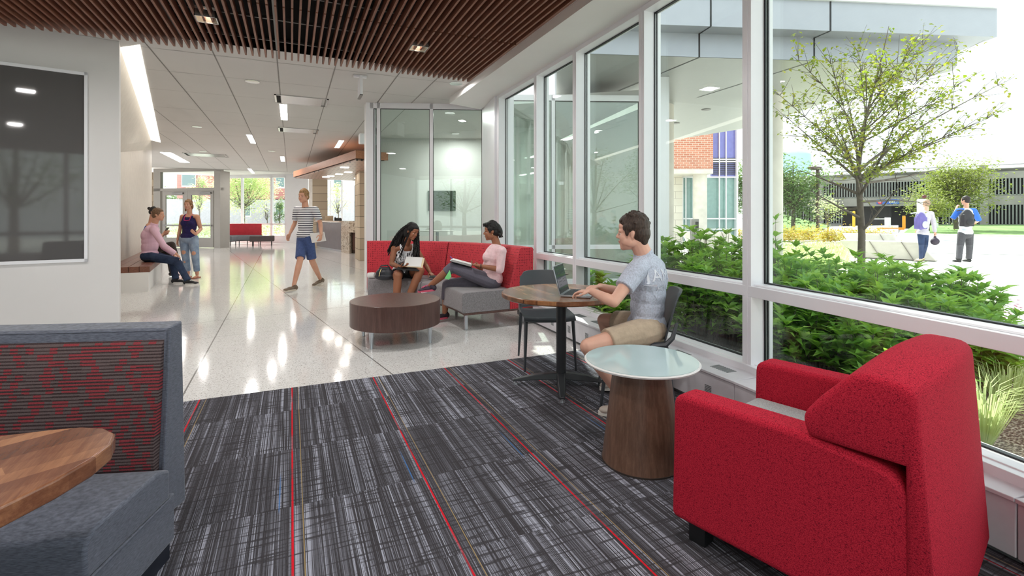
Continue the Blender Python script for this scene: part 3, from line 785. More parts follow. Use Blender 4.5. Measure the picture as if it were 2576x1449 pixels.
# ---------------------------------------------------------------- curved red and grey sofa
def bez2(P, t): return V(*cv(*[(p[0], p[1]) for p in P], t), 0)
OC = [(1.10, 8.07), (1.95, 7.95), (2.79, 7.0), (2.75, 5.45)]
IC = [(.99, 7.13), (1.45, 7.02), (1.83, 6.35), (1.80, 5.39)]
def sofa(name, label, OC, IC, t0, t1, seatz=.45, backz=.955, N=16, lift=.19, mats=(SEATGREY, DOTS, DWOOD, ALU), legs=(0.06, .94), group=None, ends=True):
    mid = bez2(IC, (t0+t1)/2)
    t = thing(name, label, 'sofa', (mid.x, mid.y, 0), group=group)
    def at(tt, k): a = bez2(IC, tt); b = bez2(OC, tt); return a+(b-a)*k
    def sweep(prof):                       # prof: (k, z) ring
        mb = MB(); K = len(prof); vs = []; uvs = []; arc = 0; last = None
        per = [0]
        for i in range(1, K): per.append(per[-1]+math.hypot((prof[i][0]-prof[i-1][0])*.95, prof[i][1]-prof[i-1][1]))
        for i in range(N+1):
            tt = t0+(t1-t0)*i/N; p = at(tt, .8)
            if last is not None: arc += (p-last).length
            last = p
            for j, (k, z) in enumerate(prof): q = at(tt, k); vs.append((q.x, q.y, z)); uvs.append((arc, per[j]))
        fs = [tuple(range(K)), tuple(range(N*K, (N+1)*K))[::-1]]
        for i in range(N):
            for j in range(K): fs.append((i*K+j, (i+1)*K+j, (i+1)*K+(j+1) % K, i*K+(j+1) % K))
        mb.add(vs, fs); return mb, uvs, K
    mb, uvs, K = sweep([(0.015, lift+.02), (0, lift+.03), (0.0, seatz-.035), (.015, seatz-.008), (.05, seatz), (.655, seatz+.004), (.655, lift+.02)])
    part('seat', mb, mats[0], t, bevel=.006, smooth=50)
    pr_ = [(.66, lift+.02), (.66, seatz), (.70, seatz+.15), (.805, backz-.02), (.82, backz-.004), (.84, backz), (.975, backz), (.995, backz-.008), (1.0, backz-.03), (1.0, lift+.02)]
    mb, uvs, K = sweep(pr_)
    o = part('backrest', mb, mats[1], t, smooth=50)
    if mats[1] is DOTS:
        off = WL[o.name]; nring = K
        cap0 = {}
        def f(co, nrm, vi):
            ring, j = divmod(vi, nring)
            return uvs[vi]
        uvmap(o, f)
        me = o.data; uv = me.uv_layers[0]
        for pi in (0, 1):
            p = me.polygons[pi]
            for li in p.loop_indices:
                j = me.loops[li].vertex_index % nring; uv.data[li].uv = (pr_[j][0]*.95+3, pr_[j][1])
    mb, _, _ = sweep([(.03, lift-.005), (.03, lift+.02), (1.0, lift+.02), (1.0, lift-.005)]); part('base_plate', mb, mats[2], t, smooth=50)
    for tt in legs:
        for k in (.08, .9):
            q = at(t0+(t1-t0)*tt, k); part('leg', MB().box(q.x-.018, q.x+.018, q.y-.018, q.y+.018, 0, lift), mats[3], t, bevel=.003)
    return t
sofa('sofa_section', 'left section of curved red sofa with grey seat, black bag on its end', OC, IC, 0, .515)
sofa('sofa_section', 'right section of curved red sofa, woman in pink top seated on it', OC, IC, .522, 1)
# ---------------------------------------------------------------- booth on the left
bE = V(-.394, 2.276, 0); bL = V(-.955, .297, 0); bN = V(-.297, -.955, 0)      # back end, leftwards, towards the viewer
t = thing('booth', 'slate grey booth bench with red and black patterned backrest', 'booth seat', (-.9, 2.1, 0))
def bp(s, n, z, cur=0): # s along leftwards, n towards the camera, gentle inward curve
    p = bE+bL*s+bN*(n+cur*(s/1.6)**2); return V(p.x, p.y, z)
def bsweep(prof, S=1.9, N=16, cur=0.0, s0=0.0, uv=False):
    mb = MB(); K = len(prof); vs = []
    for i in range(N+1):
        s = s0+(S-s0)*i/N
        for n_, z in prof: vs.append(bp(s, n_, z, cur))
    fs = [tuple(range(K))[::-1], tuple(range(N*K, (N+1)*K))]
    for i in range(N):
        for j in range(K): fs.append((i*K+j, i*K+(j+1) % K, (i+1)*K+(j+1) % K, (i+1)*K+j))
    return mb.add(vs, fs)
top = .92
part('back_shell', bsweep([(-.02, .2), (.0, top-.01), (.008, top), (.085, top-.012), (.095, top-.03), (.13, .22)], cur=-.05), BOOTH, t, bevel=.008)
# end panel: wedge shaped, flush with the end
e = MB(); q = [bp(-.006, -.025, .2), bp(-.006, -.0, top), bp(-.006, .09, top-.012), bp(-.006, .145, .22)]
q2 = [p+bL*.05 for p in q]
part('end_panel', e.add(q+q2, [(0, 1, 2, 3), (7, 6, 5, 4), (0, 4, 5, 1), (1, 5, 6, 2), (2, 6, 7, 3), (3, 7, 4, 0)]), BOOTH, t, bevel=.008, seg=3)
pipe = MB(); part('piping', MB().tube([bp(-.008, .09, top-.010), bp(-.008, .145, .22)], .0045, 6), BOOTH, t); pipe.tube([bp(s*.1+.01, .088, top-.02, -.05) for s in range(18)], .0045, 6)
part('piping', pipe, BOOTH, t)
pad = bsweep([(.06, .40), (.05, top-.045), (.085, top-.04), (.112, top-.07), (.135, top-.25), (.165, .5), (.16, .40)], s0=.008, cur=-.05)
o = part('back_cushion', pad, BPAT, t, smooth=50, label='red and black striped weave back cushion')
wl = WL[o.name]
uvmap(o, lambda co, n_, vi: ((V(co.x+wl.x, co.y+wl.y, 0)-bE).dot(bL), co.z+wl.z))
seat_pl = []
fl = lambda s: .56-.0*s
prof_seat = [(.14, .30), (.14, .405), (.2, .428), (.50, .432), (.545, .415), (.555, .38), (.55, .30)]
part('seat_cushion', bsweep(prof_seat, cur=-.12, s0=-.035), BOOTH, t, bevel=.01, seg=3)
part('seat_box', bsweep([(.10, .13), (.10, .30), (.55, .30), (.53, .13)], cur=-.12, s0=-.03), BOOTH, t, bevel=.006)
part('plinth', bsweep([(.02, .006), (.02, .2), (.12, .2), (.12, .14), (.46, .14), (.46, .006)], cur=-.1, s0=.03), plain('navy_plinth', (26, 30, 42), .6), t)
part('seam', MB().tube([bp(-.0352, .14, .30), bp(-.0352, .56, .30)], .004, 6), BOOTH, t)
# booth table
tp = [(-1.5, 1.9), (-1.1, 1.82), (-.85, 1.775), (-.71, 1.75), (-.6, 1.742), (-.53, 1.73), (-.47, 1.695), (-.432, 1.64), (-.422, 1.57), (-.437, 1.49), (-.475, 1.405), (-.53, 1.32), (-.62, 1.215), (-.75, 1.1), (-.95, .97), (-1.3, .9), (-1.6, .95)]
t = thing('booth_table', 'walnut butcher block table in front of the grey booth', 'table', (-.95, 1.4, .006))
BT = wood('booth_walnut', (74, 44, 32), (120, 76, 54), (168, 118, 84), (9, .8, 9), rot=(0, 0, R(62)), rough=.25, planks=(.05, .8))
part('tabletop', MB().prism(tp, .695, .74), BT, t, bevel=.006, seg=3)
part('column', MB().lathe([(0, .03), (.04, .03), (.04, .66), (.15, .68), (.15, .697), (0, .697)], (-.98, 1.38, .006), 24), BKM, t)
part('base', MB().lathe([(0, 0), (.26, 0), (.25, .02), (.05, .035), (0, .035)], (-.98, 1.38, .006), 32), BKM, t)
# ---------------------------------------------------------------- timber topped bench on the left
t = thing('wall_bench', 'white bench with brown timber top along the left wall', 'bench', (-2.6, 12, 0))
e0 = V(-2.25, 10.7, 0)                      # near right corner of the seat
eb = G(374, 730); fe = G(386, 655, .45); sd2 = V(fe.x-e0.x, fe.y-e0.y, 0)
F1 = G(377, 670, .45); F1.z = 0
def bpt(k, off=0): return F1+V(P2.x-P1.x, P2.y-P1.y, 0).normalized()*k+V(off, 0, 0)
wlp = lambda y: Q0+(Q1-Q0)*((y-Q0.y)/(Q1.y-Q0.y))
dl = 5.0; FA = F1; FB = F1+(Q1-Q0).normalized()*dl
LA = wlp(FA.y); LB = wlp(FB.y)
bt = MB()
for k in range(4):
    a, b = k/4+.004, (k+1)/4-.004
    bt.prism([LA+(FA-LA)*a, LA+(FA-LA)*b, LB+(FB-LB)*b, LB+(FB-LB)*a], .345, .45)
part('timber_top', bt, BENCHW, t, bevel=.004)
i0 = (FA-LA)*.03
part('base', MB().prism([LA, FA-i0, FB-i0, LB], .0, .345), W_PAINT, t)
# ================================================================ ceiling fixtures
LAMP = emit('lamp_diffuser', (255, 248, 238), 10)
LAMP2 = emit('linear_lamp_diffuser', (255, 252, 246), 9)
CHROME = plain('satin_reflector', (205, 205, 205), .22, metal=.9, var=.01)
LIGHTS = []
def downlight(label, p, r=.075):
    t = thing('downlight', label, 'ceiling light', p)
    part('trim_ring', MB().lathe([(r, -.004), (r+.014, -.006), (r+.016, -.001), (r, -.001)], (0, 0, 0), 32), CHROME, t, local=True, smooth=60)
    part('diffuser', MB().lathe([(0, -.003), (r, -.003), (r, -.001), (0, -.001)], (0, 0, 0), 32), LAMP, t, local=True)
    LIGHTS.append((p, 'spot'))
    return t
d0 = None
for u, v, lb in [(635, 205, 'round ceiling downlight left of the upper air vent'), (1147, 210, 'round ceiling downlight at the corner of the timber ceiling'),
                 (496, 319, 'round ceiling downlight nearest the cove light'), (684, 380, 'small round downlight between the far light bars'),
                 (511, 381, 'faint round downlight just above the far vent'), (737, 436, 'tiny round downlight at the far window bay')]:
    p = G(u, v, CEILZ); downlight(lb, p.to_tuple(), .085)
for u, v, lb in [(1132, 284, 'round downlight in the glass vestibule, nearer one'), (1146, 336, 'round downlight in the glass vestibule, farther one')]:
    p = G(u, v, CEILZ); downlight(lb, (p.x, p.y, CEILZ), .085)
def linear(label, p, L=.62, W=.085, rz=0):
    t = thing('ceiling_light_bar', label, 'ceiling light', p, rz)
    part('diffuser', MB().box(-W/2, W/2, -L/2, L/2, -.006, -.002), LAMP2, t, local=True, bevel=.002)
    part('housing', MB().box(-W/2-.006, W/2+.006, -L/2-.006, L/2+.006, -.003, -.001), FRAME, t, local=True)
    LIGHTS.append((p, 'bar'))
for u, v, L, lb in [(714, 283, 1.55, 'ceiling light bar between the two air vents'), (632, 350, 1.5, 'slanting ceiling light bar left of the vents'), (853, 363, 1.5, 'ceiling light bar above the reception canopy'),
                 (443, 397, 3.0, 'ceiling light bar above the entrance doors'), (711, 400, 1.5, 'ceiling light bar beyond the second vent'), (632, 430, 2.2, 'farthest ceiling light bar by the window bay')]:
    p = G(u, v, CEILZ); linear(lb, p.to_tuple(), L, .12 if u != 443 else .3)
    if u == 853: LIGHTS.pop()
def vent(label, p, wdt, dpt):
    t = thing('air_vent', label, 'air vent', p)
    fr = MB(); w, d = wdt/2, dpt/2
    for x0, x1, y0, y1 in ((-w, w, -d, -d+.03), (-w, w, d-.03, d), (-w, -w+.03, -d, d), (w-.03, w, -d, d)): fr.box(x0, x1, y0, y1, -.012, -.002)
    part('frame', fr, CHROME, t, local=True, smooth=0)
    b = MB().add([(-w+.1, -d+.04, -.006), (w-.1, -d+.04, -.006), (w-.1, d-.04, -.014), (-w+.1, d-.04, -.014), (-w+.1, -d+.04, -.002), (w-.1, -d+.04, -.002), (w-.1, d-.04, -.002), (-w+.1, d-.04, -.002)],
                 [(0, 1, 2, 3), (4, 7, 6, 5), (0, 4, 5, 1), (1, 5, 6, 2), (2, 6, 7, 3), (3, 7, 4, 0)])
    part('deflector', b, CHROME, t, local=True, smooth=0)
    part('slot', MB().box(-w+.03, w-.03, d-.05, d-.03, -.013, -.011).box(-w+.03, -w+.09, -d+.04, d-.05, -.012, -.010), DARK, t, local=True, smooth=0)
def vt(uc, vc, w, d, lb):
    p = G(uc, vc, CEILZ); vent(lb, p.to_tuple(), w, d)
vt(759, 253, .85, .62, 'chrome framed ceiling air vent nearest the timber ceiling')
vt(751, 328, .85, .6, 'chrome framed ceiling air vent, second from the timber ceiling')
vt(519, 390, 1.2, .8, 'chrome framed ceiling air vent near the entrance doors')
# square recessed lights in the timber ceiling
for u, v, lb in ((520, 47, 'square recessed light in the timber ceiling, left one'), (1053, 120, 'square recessed light in the timber ceiling, right one')):
    p = G(u, v, SZ)
    t = thing('recessed_square_light', lb, 'ceiling light', (p.x, p.y, SZ), group='square lights in the timber ceiling')
    a = .085; m = MB()
    for x0, x1, y0, y1 in ((-a, a, -a, -a+.008), (-a, a, a-.008, a), (-a, -a+.008, -a, a), (a-.008, a, -a, a)): m.box(x0, x1, y0, y1, -.012, .05)
    part('frame', m, CHROME, t, local=True, smooth=0)
    m = MB(); b = a-.008; c_ = .045; z1, z0 = .055, -.006
    for k in range(4):
        q = Matrix.Rotation(PI/2*k, 3, 'Z'); m.add([q@V(-b, -b, z0), q@V(b, -b, z0), q@V(c_, -c_, z1), q@V(-c_, -c_, z1)], [(0, 1, 2, 3)])
    part('reflector', m, plain('warm_reflector', (236, 222, 196), .3, metal=.2), t, local=True, smooth=0)
    part('diffuser', MB().box(-c_, c_, -c_, c_, z1-.004, z1), LAMP, t, local=True)
    LIGHTS.append(((p.x, p.y, SZ-.03), 'sq'))
for (x, y) in ((-.7, 1.4), (1.15, 1.4), (-.7, -2.0), (1.15, -2.0), (-2.5, 1.4), (-2.5, 4.9)):  # extra fixtures added out of view to brighten the lounge foreground
    LIGHTS.append(((x, y, SZ-.03), 'sq')); dup(t, (x, y, SZ), label='added square fill light in the timber ceiling, unseen behind or above the viewer')
# hanging white bracket sign and wall speaker
p = G(906, 190, CEILZ)
t = thing('hanging_exit_sign', 'white edge-on sign hanging from the ceiling near the timber slats', 'sign', (p.x, p.y, CEILZ))
part('mount', MB().box(-.09, .09, -.03, .03, -.03, -.001), FRAME, t, local=True, bevel=.004)
part('panel', MB().box(-.018, .018, -.14, .14, -.30, -.03), FRAME, t, local=True, bevel=.006)
part('edge', MB().box(-.02, .02, -.142, .142, -.315, -.30), GREYMET, t, local=True)
# small white box on the vestibule post
p = GD(913, 0, 10.2)
t = thing('wall_speaker', 'small white wall box beside the vestibule post near the ceiling', 'speaker', (p.x, p.y, 2.96))
part('body', MB().box(-.08, .3, -.09, .09, -.1, .11), FRAME, t, local=True, bevel=.02)
# ================================================================ reception desk, canopy, stone piers
def stone():
    n = NT('stone_block'); co = n.co('Object'); x, y, z = n.xyz(co)
    b = n.n('ShaderNodeTexBrick', offset=.45); n.l(n.comb(n.math('ADD', x, y), z, 0), b.inputs['Vector'])
    b.inputs['Color1'].default_value = srgb(188, 172, 150); b.inputs['Color2'].default_value = srgb(170, 154, 132); b.inputs['Mortar'].default_value = srgb(110, 100, 86)
    b.inputs['Scale'].default_value = 1; b.inputs['Mortar Size'].default_value = .008; b.inputs['Brick Width'].default_value = .75; b.inputs['Row Height'].default_value = .34
    return n.fin(b.outputs[0], .8, 0, .3)
STONE = stone()
PP = GD(917, 0, 15.0)
struct('wall_right', MB().box(PP.x-.14, PP.x+.8, PP.y, PP.y+1.2, 0, CEILZ), STONE, smooth=0)
p2 = GD(786, 0, 21.5); p3 = GD(824, 0, 21.5)
struct('wall_right', MB().prism([p2, p3, p3+V(0, 1.0, 0), p2+V(0, 1.0, 0)], 0, CEILZ), STONE, smooth=0)
struct('wall_right', MB().prism([GD(777, 0, 21.6), p2, p2+V(-.0, 1.0, 0), GD(777, 0, 22.6)], 0, CEILZ), plain('pale_stone', (214, 208, 200), .8), smooth=0)
Dp = [G(858, 634), G(805, 625), G(915, 641)]
GR = plain('mottled_granite', (176, 164, 148), .35)
def granite():
    n = NT('speckled_granite'); co = n.co('Object'); a = n.noise(co, 14, 5, .7)
    c = n.ramp(a, [(.36, srgb(96, 84, 74)), (.46, srgb(158, 142, 124)), (.54, srgb(206, 194, 176)), (.62, srgb(136, 120, 104)), (.7, srgb(216, 206, 190))])
    return n.fin(c, .25, 0, .5)
GR = granite()
a = V(Dp[0].x, Dp[0].y, 0); b = V(Dp[1].x, Dp[1].y, 0); d = (a-b).normalized(); r_ = V(d.y, -d.x, 0)*-1
r_ = V(1, .2, 0).normalized()
t = thing('reception_desk', 'reception desk with grey front panel and speckled stone end', 'desk', (a.x+.4, a.y+1, 0))
DZ = 1.2
part('front_panel', MB().prism([b-d*1.0, a, a+r_*.08, b-d*1.0+r_*.08], .08, DZ-.07), plain('pewter_panel', (118, 112, 116), .35, metal=.3), t, smooth=0)
part('counter_top', MB().prism([b-d*1.0-r_*.08, a+d*.02-r_*.08, a+d*.02+r_*.7, b-d*1.0+r_*.7], DZ-.06, DZ), plain('pale_counter', (206, 186, 172), .3), t, smooth=0, bevel=.01)
e1 = G(879, 638); e1.z = 0; c2 = V(Dp[2].x, Dp[2].y, 0)
part('stone_end', MB().prism([a, e1, e1+V(.25, .5, 0), a+V(.25, .5, 0)], 0, DZ-.0), GR, t, smooth=0)
part('stone_front', MB().prism([e1, c2+V(.9, -.2, 0), c2+V(1.1, .2, 0), e1+V(.2, .4, 0)], .78, DZ-.0), GR, t, smooth=0)
part('wood_inset', MB().prism([e1+V(.12, .12, 0), c2+V(.9, -.05, 0), c2+V(1.0, .2, 0), e1+V(.2, .4, 0)], .12, .78), DWOOD, t, smooth=0)
part('plinth', MB().prism([e1+V(.14, .16, 0), c2+V(.9, .0, 0), c2+V(1.0, .22, 0), e1+V(.2, .4, 0)], .0, .14), plain('brown_plinth', (64, 48, 40), .5), t, smooth=0)
part('toe_light', MB().prism([b-d*1.0+r_*.02, a+r_*.02, a+r_*.06, b-d*1.0+r_*.06], .0, .08), ALU, t, smooth=0)
# items on the counter
pc = GD(832, 0, 20.3)
single('card_holder', MB().prism([(pc.x-.22, pc.y), (pc.x+.1, pc.y), (pc.x+.1, pc.y+.06), (pc.x-.22, pc.y+.06)], DZ, DZ+.2), plain('tan_leaflet', (200, 180, 150), .6), 'tan leaflet holder standing on the reception counter', 'leaflet holder', (pc.x-.06, pc.y, DZ))
pc = GD(851, 0, 20.0)
t = thing('desk_phone', 'black desk phone on the reception counter', 'phone', (pc.x, pc.y, DZ))
part('base', MB().add([(-.14, 0, 0), (.14, 0, 0), (.14, .2, 0), (-.14, .2, 0), (-.14, 0, .05), (.14, 0, .05), (.14, .2, .12), (-.14, .2, .12)], [(3, 2, 1, 0), (4, 5, 6, 7), (0, 1, 5, 4), (1, 2, 6, 5), (2, 3, 7, 6), (3, 0, 4, 7)]), BLACK, t, local=True, bevel=.01)
part('handset', MB().tube([(-.11, .02, .08), (-.11, .06, .13), (-.11, .14, .15), (-.11, .19, .13)], [.022, .016, .016, .022], 8), BLACK, t, local=True)
# canopy
k0 = G(895, 403, 2.75); k1 = G(738, 449, 2.75); k2 = G(925, 402, 2.75)
far = k1+V(2.6, .4, 0)
cn = [k1, k0, k0+V(3.2, .6, 0), k1+V(3.0, .5, 0)]
t = thing('reception_canopy', 'brown timber canopy with perforated soffit over the reception desk', 'canopy', (k0.x, k0.y, 2.75))
def shrink(ps, f): c = sum((V(p[0], p[1], 0) for p in ps), V(0, 0, 0))/len(ps); return [V(p[0], p[1], 0)*(1-f)+c*f for p in ps]
part('fascia', MB().prism(cn, 2.80, 3.0), wood('canopy_timber', (128, 78, 50), (168, 108, 74), (190, 132, 96), (5, 5, 5)), t, smooth=0)
def perf():
    n = NT('perforated_panel'); co = n.co('World'); x, y, z = n.xyz(co)
    fx = n.math('ABSOLUTE', n.math('SUBTRACT', n.math('FRACT', n.math('DIVIDE', x, .12)), .5)); fy = n.math('ABSOLUTE', n.math('SUBTRACT', n.math('FRACT', n.math('DIVIDE', y, .5)), .5))
    m = n.math('MULTIPLY', n.math('LESS_THAN', fx, .2), n.math('LESS_THAN', fy, .10))
    c = n.mix(m, srgb(172, 140, 124), srgb(70, 52, 44))
    return n.fin(c, .35, 0, .5)
part('soffit', MB().prism(shrink(cn, .03), 2.75, 2.80), perf(), t, smooth=0)
part('reveal', MB().prism(shrink(cn, .015), 2.79, 2.81), DARK, t, smooth=0)
for i, (u, v) in enumerate(((867, 421), (876, 433), (853, 438), (832, 443), (820, 445), (900, 448), (908, 446))):
    p = G(u, v, 2.75)
    t = thing('canopy_light', ['slot light in the canopy soffit nearest its corner', 'slot light in the canopy soffit, widest one', 'slot light in the canopy soffit left of the widest', 'slot light in the canopy soffit over the stone pier edge', 'leftmost slot light in the canopy soffit', 'slot light in the canopy beside the right pier', 'rightmost slot light in the canopy soffit'][i], 'ceiling light', p.to_tuple(), group='slot lights under the reception canopy')
    part('diffuser', MB().box(-.11, .11, -.12, .12, -.008, -.001), LAMP, t, local=True)
# wall and window behind the desk
WB = [GD(824, 0, 25), GD(893, 0, 22.5)]
struct('wall_right', MB().wall(GD(893, 0, 22.5), GD(990, 0, 19.5), .15, 0, CEILZ), plain('taupe_wall', (196, 186, 172), .7), smooth=0)
struct('trim_3', MB().prism([GD(892, 0, 22.4), GD(894, 0, 22.4), GD(894, 0, 22.6), GD(892, 0, 22.6)], 0, 2.8), BLACK, smooth=0)
# ================================================================ entrance doors
DGREY = plain('greige_door_frame', (150, 146, 140), .5, var=.01)
DA = GD(386, 0, 22.0); DB = GD(556, 0, 21.3); dd_ = (DB-DA).normalized(); dn = V(-dd_.y, dd_.x, 0); LD = (DB-DA).length
def du(u): return son(DA, dd_, u)
def dz(v): return EYE+(546-v)/FPX*21.6
t = thing('door_1', None, None, ((DA+DB)/2).to_tuple(), kind='structure')
fr = MB()
def dbox(mb, s0, s1, z0, z1, o0=0, o1=.15): return mb.prism([DA+dd_*s0+dn*o0, DA+dd_*s1+dn*o0, DA+dd_*s1+dn*o1, DA+dd_*s0+dn*o1], z0, z1)
top_ = CEILZ
dbox(fr, 0, du(403), 0, top_); dbox(fr, du(541), LD, 0, top_, -.05, .5); dbox(fr, 0, LD, dz(420), top_); dbox(fr, 0, LD, dz(478), dz(471))
part('frame', fr, DGREY, t, smooth=0)
for nm, sa, sb, ga, gb in (('left', 407, 470, 415, 458), ('right', 470, 536, 480, 528)):
    lf = MB()
    za, zb = dz(489), dz(596)
    dbox(lf, du(sa), du(ga), 0.02, dz(478), .03, .08); dbox(lf, du(gb), du(sb)-.01, 0.02, dz(478), .03, .08)
    dbox(lf, du(ga), du(gb), za, dz(478), .03, .08); dbox(lf, du(ga), du(gb), 0.02, zb, .03, .08)
    leaf = part('door_leaf', lf, DGREY, t, smooth=0)
    part('pane', dbox(MB(), du(ga), du(gb), zb, za, .05, .06), GLASS, leaf, smooth=0)
    part('push_bar', dbox(MB(), du(ga)-.1, du(gb)+.1, .95, 1.02, -.03, .0), GREYMET, leaf, smooth=0)
    part('closer', dbox(MB(), du(gb)-.5, du(gb)+.05, dz(486), dz(482), -.03, .03), GREYMET, leaf, smooth=0)
part('transom_pane', dbox(MB(), du(403), du(541), dz(471), dz(424), .06, .07), GLASS, t, smooth=0)
part('transom_stop', dbox(MB(), du(403), du(541), dz(424), dz(420), .02, .1), W_PAINT, t, smooth=0)
struct('wall_left', MB().box(-9, DA.x, DA.y, DA.y+.3, 0, CEILZ), STONE, smooth=0)
# ================================================================ far window bay
FB0 = GD(540, 0, 26.5); FB1 = GD(775, 0, 25.6); fd = (FB1-FB0).normalized(); fn_ = V(-fd.y, fd.x, 0)
def fu(u): return son(FB0, fd, u)
t = thing('window_10', None, None, ((FB0+FB1)/2).to_tuple(), kind='structure')
fr = MB()
def fbox(mb, s0, s1, z0, z1, o0=0, o1=.12): return mb.prism([FB0+fd*s0+fn_*o0, FB0+fd*s1+fn_*o0, FB0+fd*s1+fn_*o1, FB0+fd*s0+fn_*o1], z0, z1)
for u0, u1 in ((606, 610), (680, 685), (716, 722)): fbox(fr, fu(u0), fu(u1), .3, 3.55)
fbox(fr, fu(722), fu(778), .0, 3.62, -.1, .3)
for z0, z1 in ((0, .38), (.95, 1.02), (3.45, 3.62)): fbox(fr, 0, fu(775), z0, z1)
part('frame', fr, FRAME, t, smooth=0)
part('pane', fbox(MB(), 0, fu(722), .3, 3.5, .05, .06), GLASS, t, smooth=0)
struct('wall_left', MB().prism([DB+V(0, .4, 0), DB+V(.05, .4, 0), FB0+V(.05, 0, 0), FB0], 0, 3.62), W_PAINT, smooth=0)
# right of the bay behind the desk: glazed bay
t = thing('window_11', None, None, (3.5, 26, 0), kind='structure')
a = FB0+fd*fu(778); fr = MB()
q0 = GD(826, 0, 27); q1 = GD(893, 0, 27)
for u0, u1 in ((830, 833), (858, 862)): fr.prism([GD(u0, 0, 27), GD(u1, 0, 27), GD(u1, 0, 27.1), GD(u0, 0, 27.1)], 0, 3.37)
part('frame', fr, FRAME, t, smooth=0)
part('pane', MB().prism([GD(790, 0, 27.05), GD(905, 0, 27.05), GD(905, 0, 27.1), GD(790, 0, 27.1)], 0, 3.37), GLASS, t, smooth=0)
# far red sofa and ottoman
REDP = plain('plain_red_fabric', (198, 52, 66), .8)
SG2 = plain('far_seat_grey', (120, 122, 128), .7)
LEGD = plain('dark_leg', (60, 58, 60), .4)
sO = [GD(520, 0, 24.4), GD(556, 0, 25.6), GD(600, 0, 25.5), GD(671, 0, 25.1)]
sI = [GD(552, 0, 23.0), GD(590, 0, 24.1), GD(615, 0, 24.2), GD(668, 0, 24.0)]
sofa('far_sofa', 'plain red sofa with grey seat in the far window bay', [GD(535, 0, 23.2), GD(548, 0, 25.2), GD(580, 0, 25.4), GD(658, 0, 25.0)], [GD(583, 0, 23.0), GD(597, 0, 24.0), GD(610, 0, 24.15), GD(660, 0, 24.0)], 0, 1, .45, 1.02, mats=(SG2, REDP, LEGD, LEGD), legs=(.02, .3, .7, .97))
pp = GD(660, 0, 23.4)
t = thing('ottoman', 'dark grey rectangular ottoman in front of the far red sofa', 'ottoman', (pp.x, pp.y, 0))
part('cushion', MB().box(-.52, .52, -.35, .35, .2, .46), plain('ottoman_brown', (74, 64, 64), .6), t, local=True, bevel=.03)
for x in (-.4, .4):
    for y in (-.28, .28): part('leg', MB().lathe([(0, 0), (.02, 0), (.02, .2), (0, .2)], (x, y, 0), 10), LEGD, t, local=True)
# notice board and round table in the vestibule
pb = GD(1303, 0, 11.2); nb = GD(1320, 0, 11.2)
t = thing('notice_board', 'dark notice board seen through the vestibule glass', 'notice board', (pb.x, pb.y, 1.5))
m_ = Matrix.Translation(pb)@Matrix.Rotation(-YAW, 4, 'Z')
part('panel', MB().box(-.17, .17, 0, .03, 1.5, 2.05).xf(m_), plain('dark_board', (60, 48, 50), .4), t, bevel=.004)
lt = MB()
for k in range(9): lt.box(-.11, -.11+.22*(.5+.5*((k*37) % 10)/10), -.002, 0, 1.56+k*.05, 1.568+k*.05)
part('lettering', lt.xf(m_), W_PAINT, t, smooth=0)
struct('trim_4', MB().prism([pb+V(-.5, .03, 0), pb+V(.9, -.4, 0), pb+V(.95, -.3, 0), pb+V(-.5, .13, 0)], 0, 3.37), W_PAINT, smooth=0)
pt = GD(1100, 0, 11.5)
t = thing('vestibule_table', 'round white tabletop seen through the vestibule glass', 'table', (pt.x, pt.y, 0))
part('tabletop', MB().lathe([(0, 1.0), (.4, 1.0), (.42, 1.02), (0, 1.03)], (0, 0, 0), 32), W_PAINT, t, local=True)
part('column', MB().lathe([(0, 0), (.25, 0), (.24, .02), (.035, .03), (.035, 1.0), (0, 1.0)], (0, 0, 0), 24), ALU, t, local=True)
TV = plain('screen_dark_green', (34, 52, 34), .2)
pt = GD(1111, 0, 12.6)
t = thing('wall_screen', 'dark green wall screen seen through the vestibule glass', 'screen', (pt.x, pt.y, 1.5))
part('panel', MB().box(-.36, .36, 0, .05, 0, .52).xf(Matrix.Rotation(-YAW, 4, 'Z')), TV, t, local=True, bevel=.006)
struct('trim_5', MB().prism([pt+V(-1.3, .6, 0)+V(0, 0, 0), pt+V(1.6, -.62, 0), pt+V(1.65, -.52, 0), pt+V(-1.25, .72, 0)], 0, 2.4), W_PAINT, smooth=0)
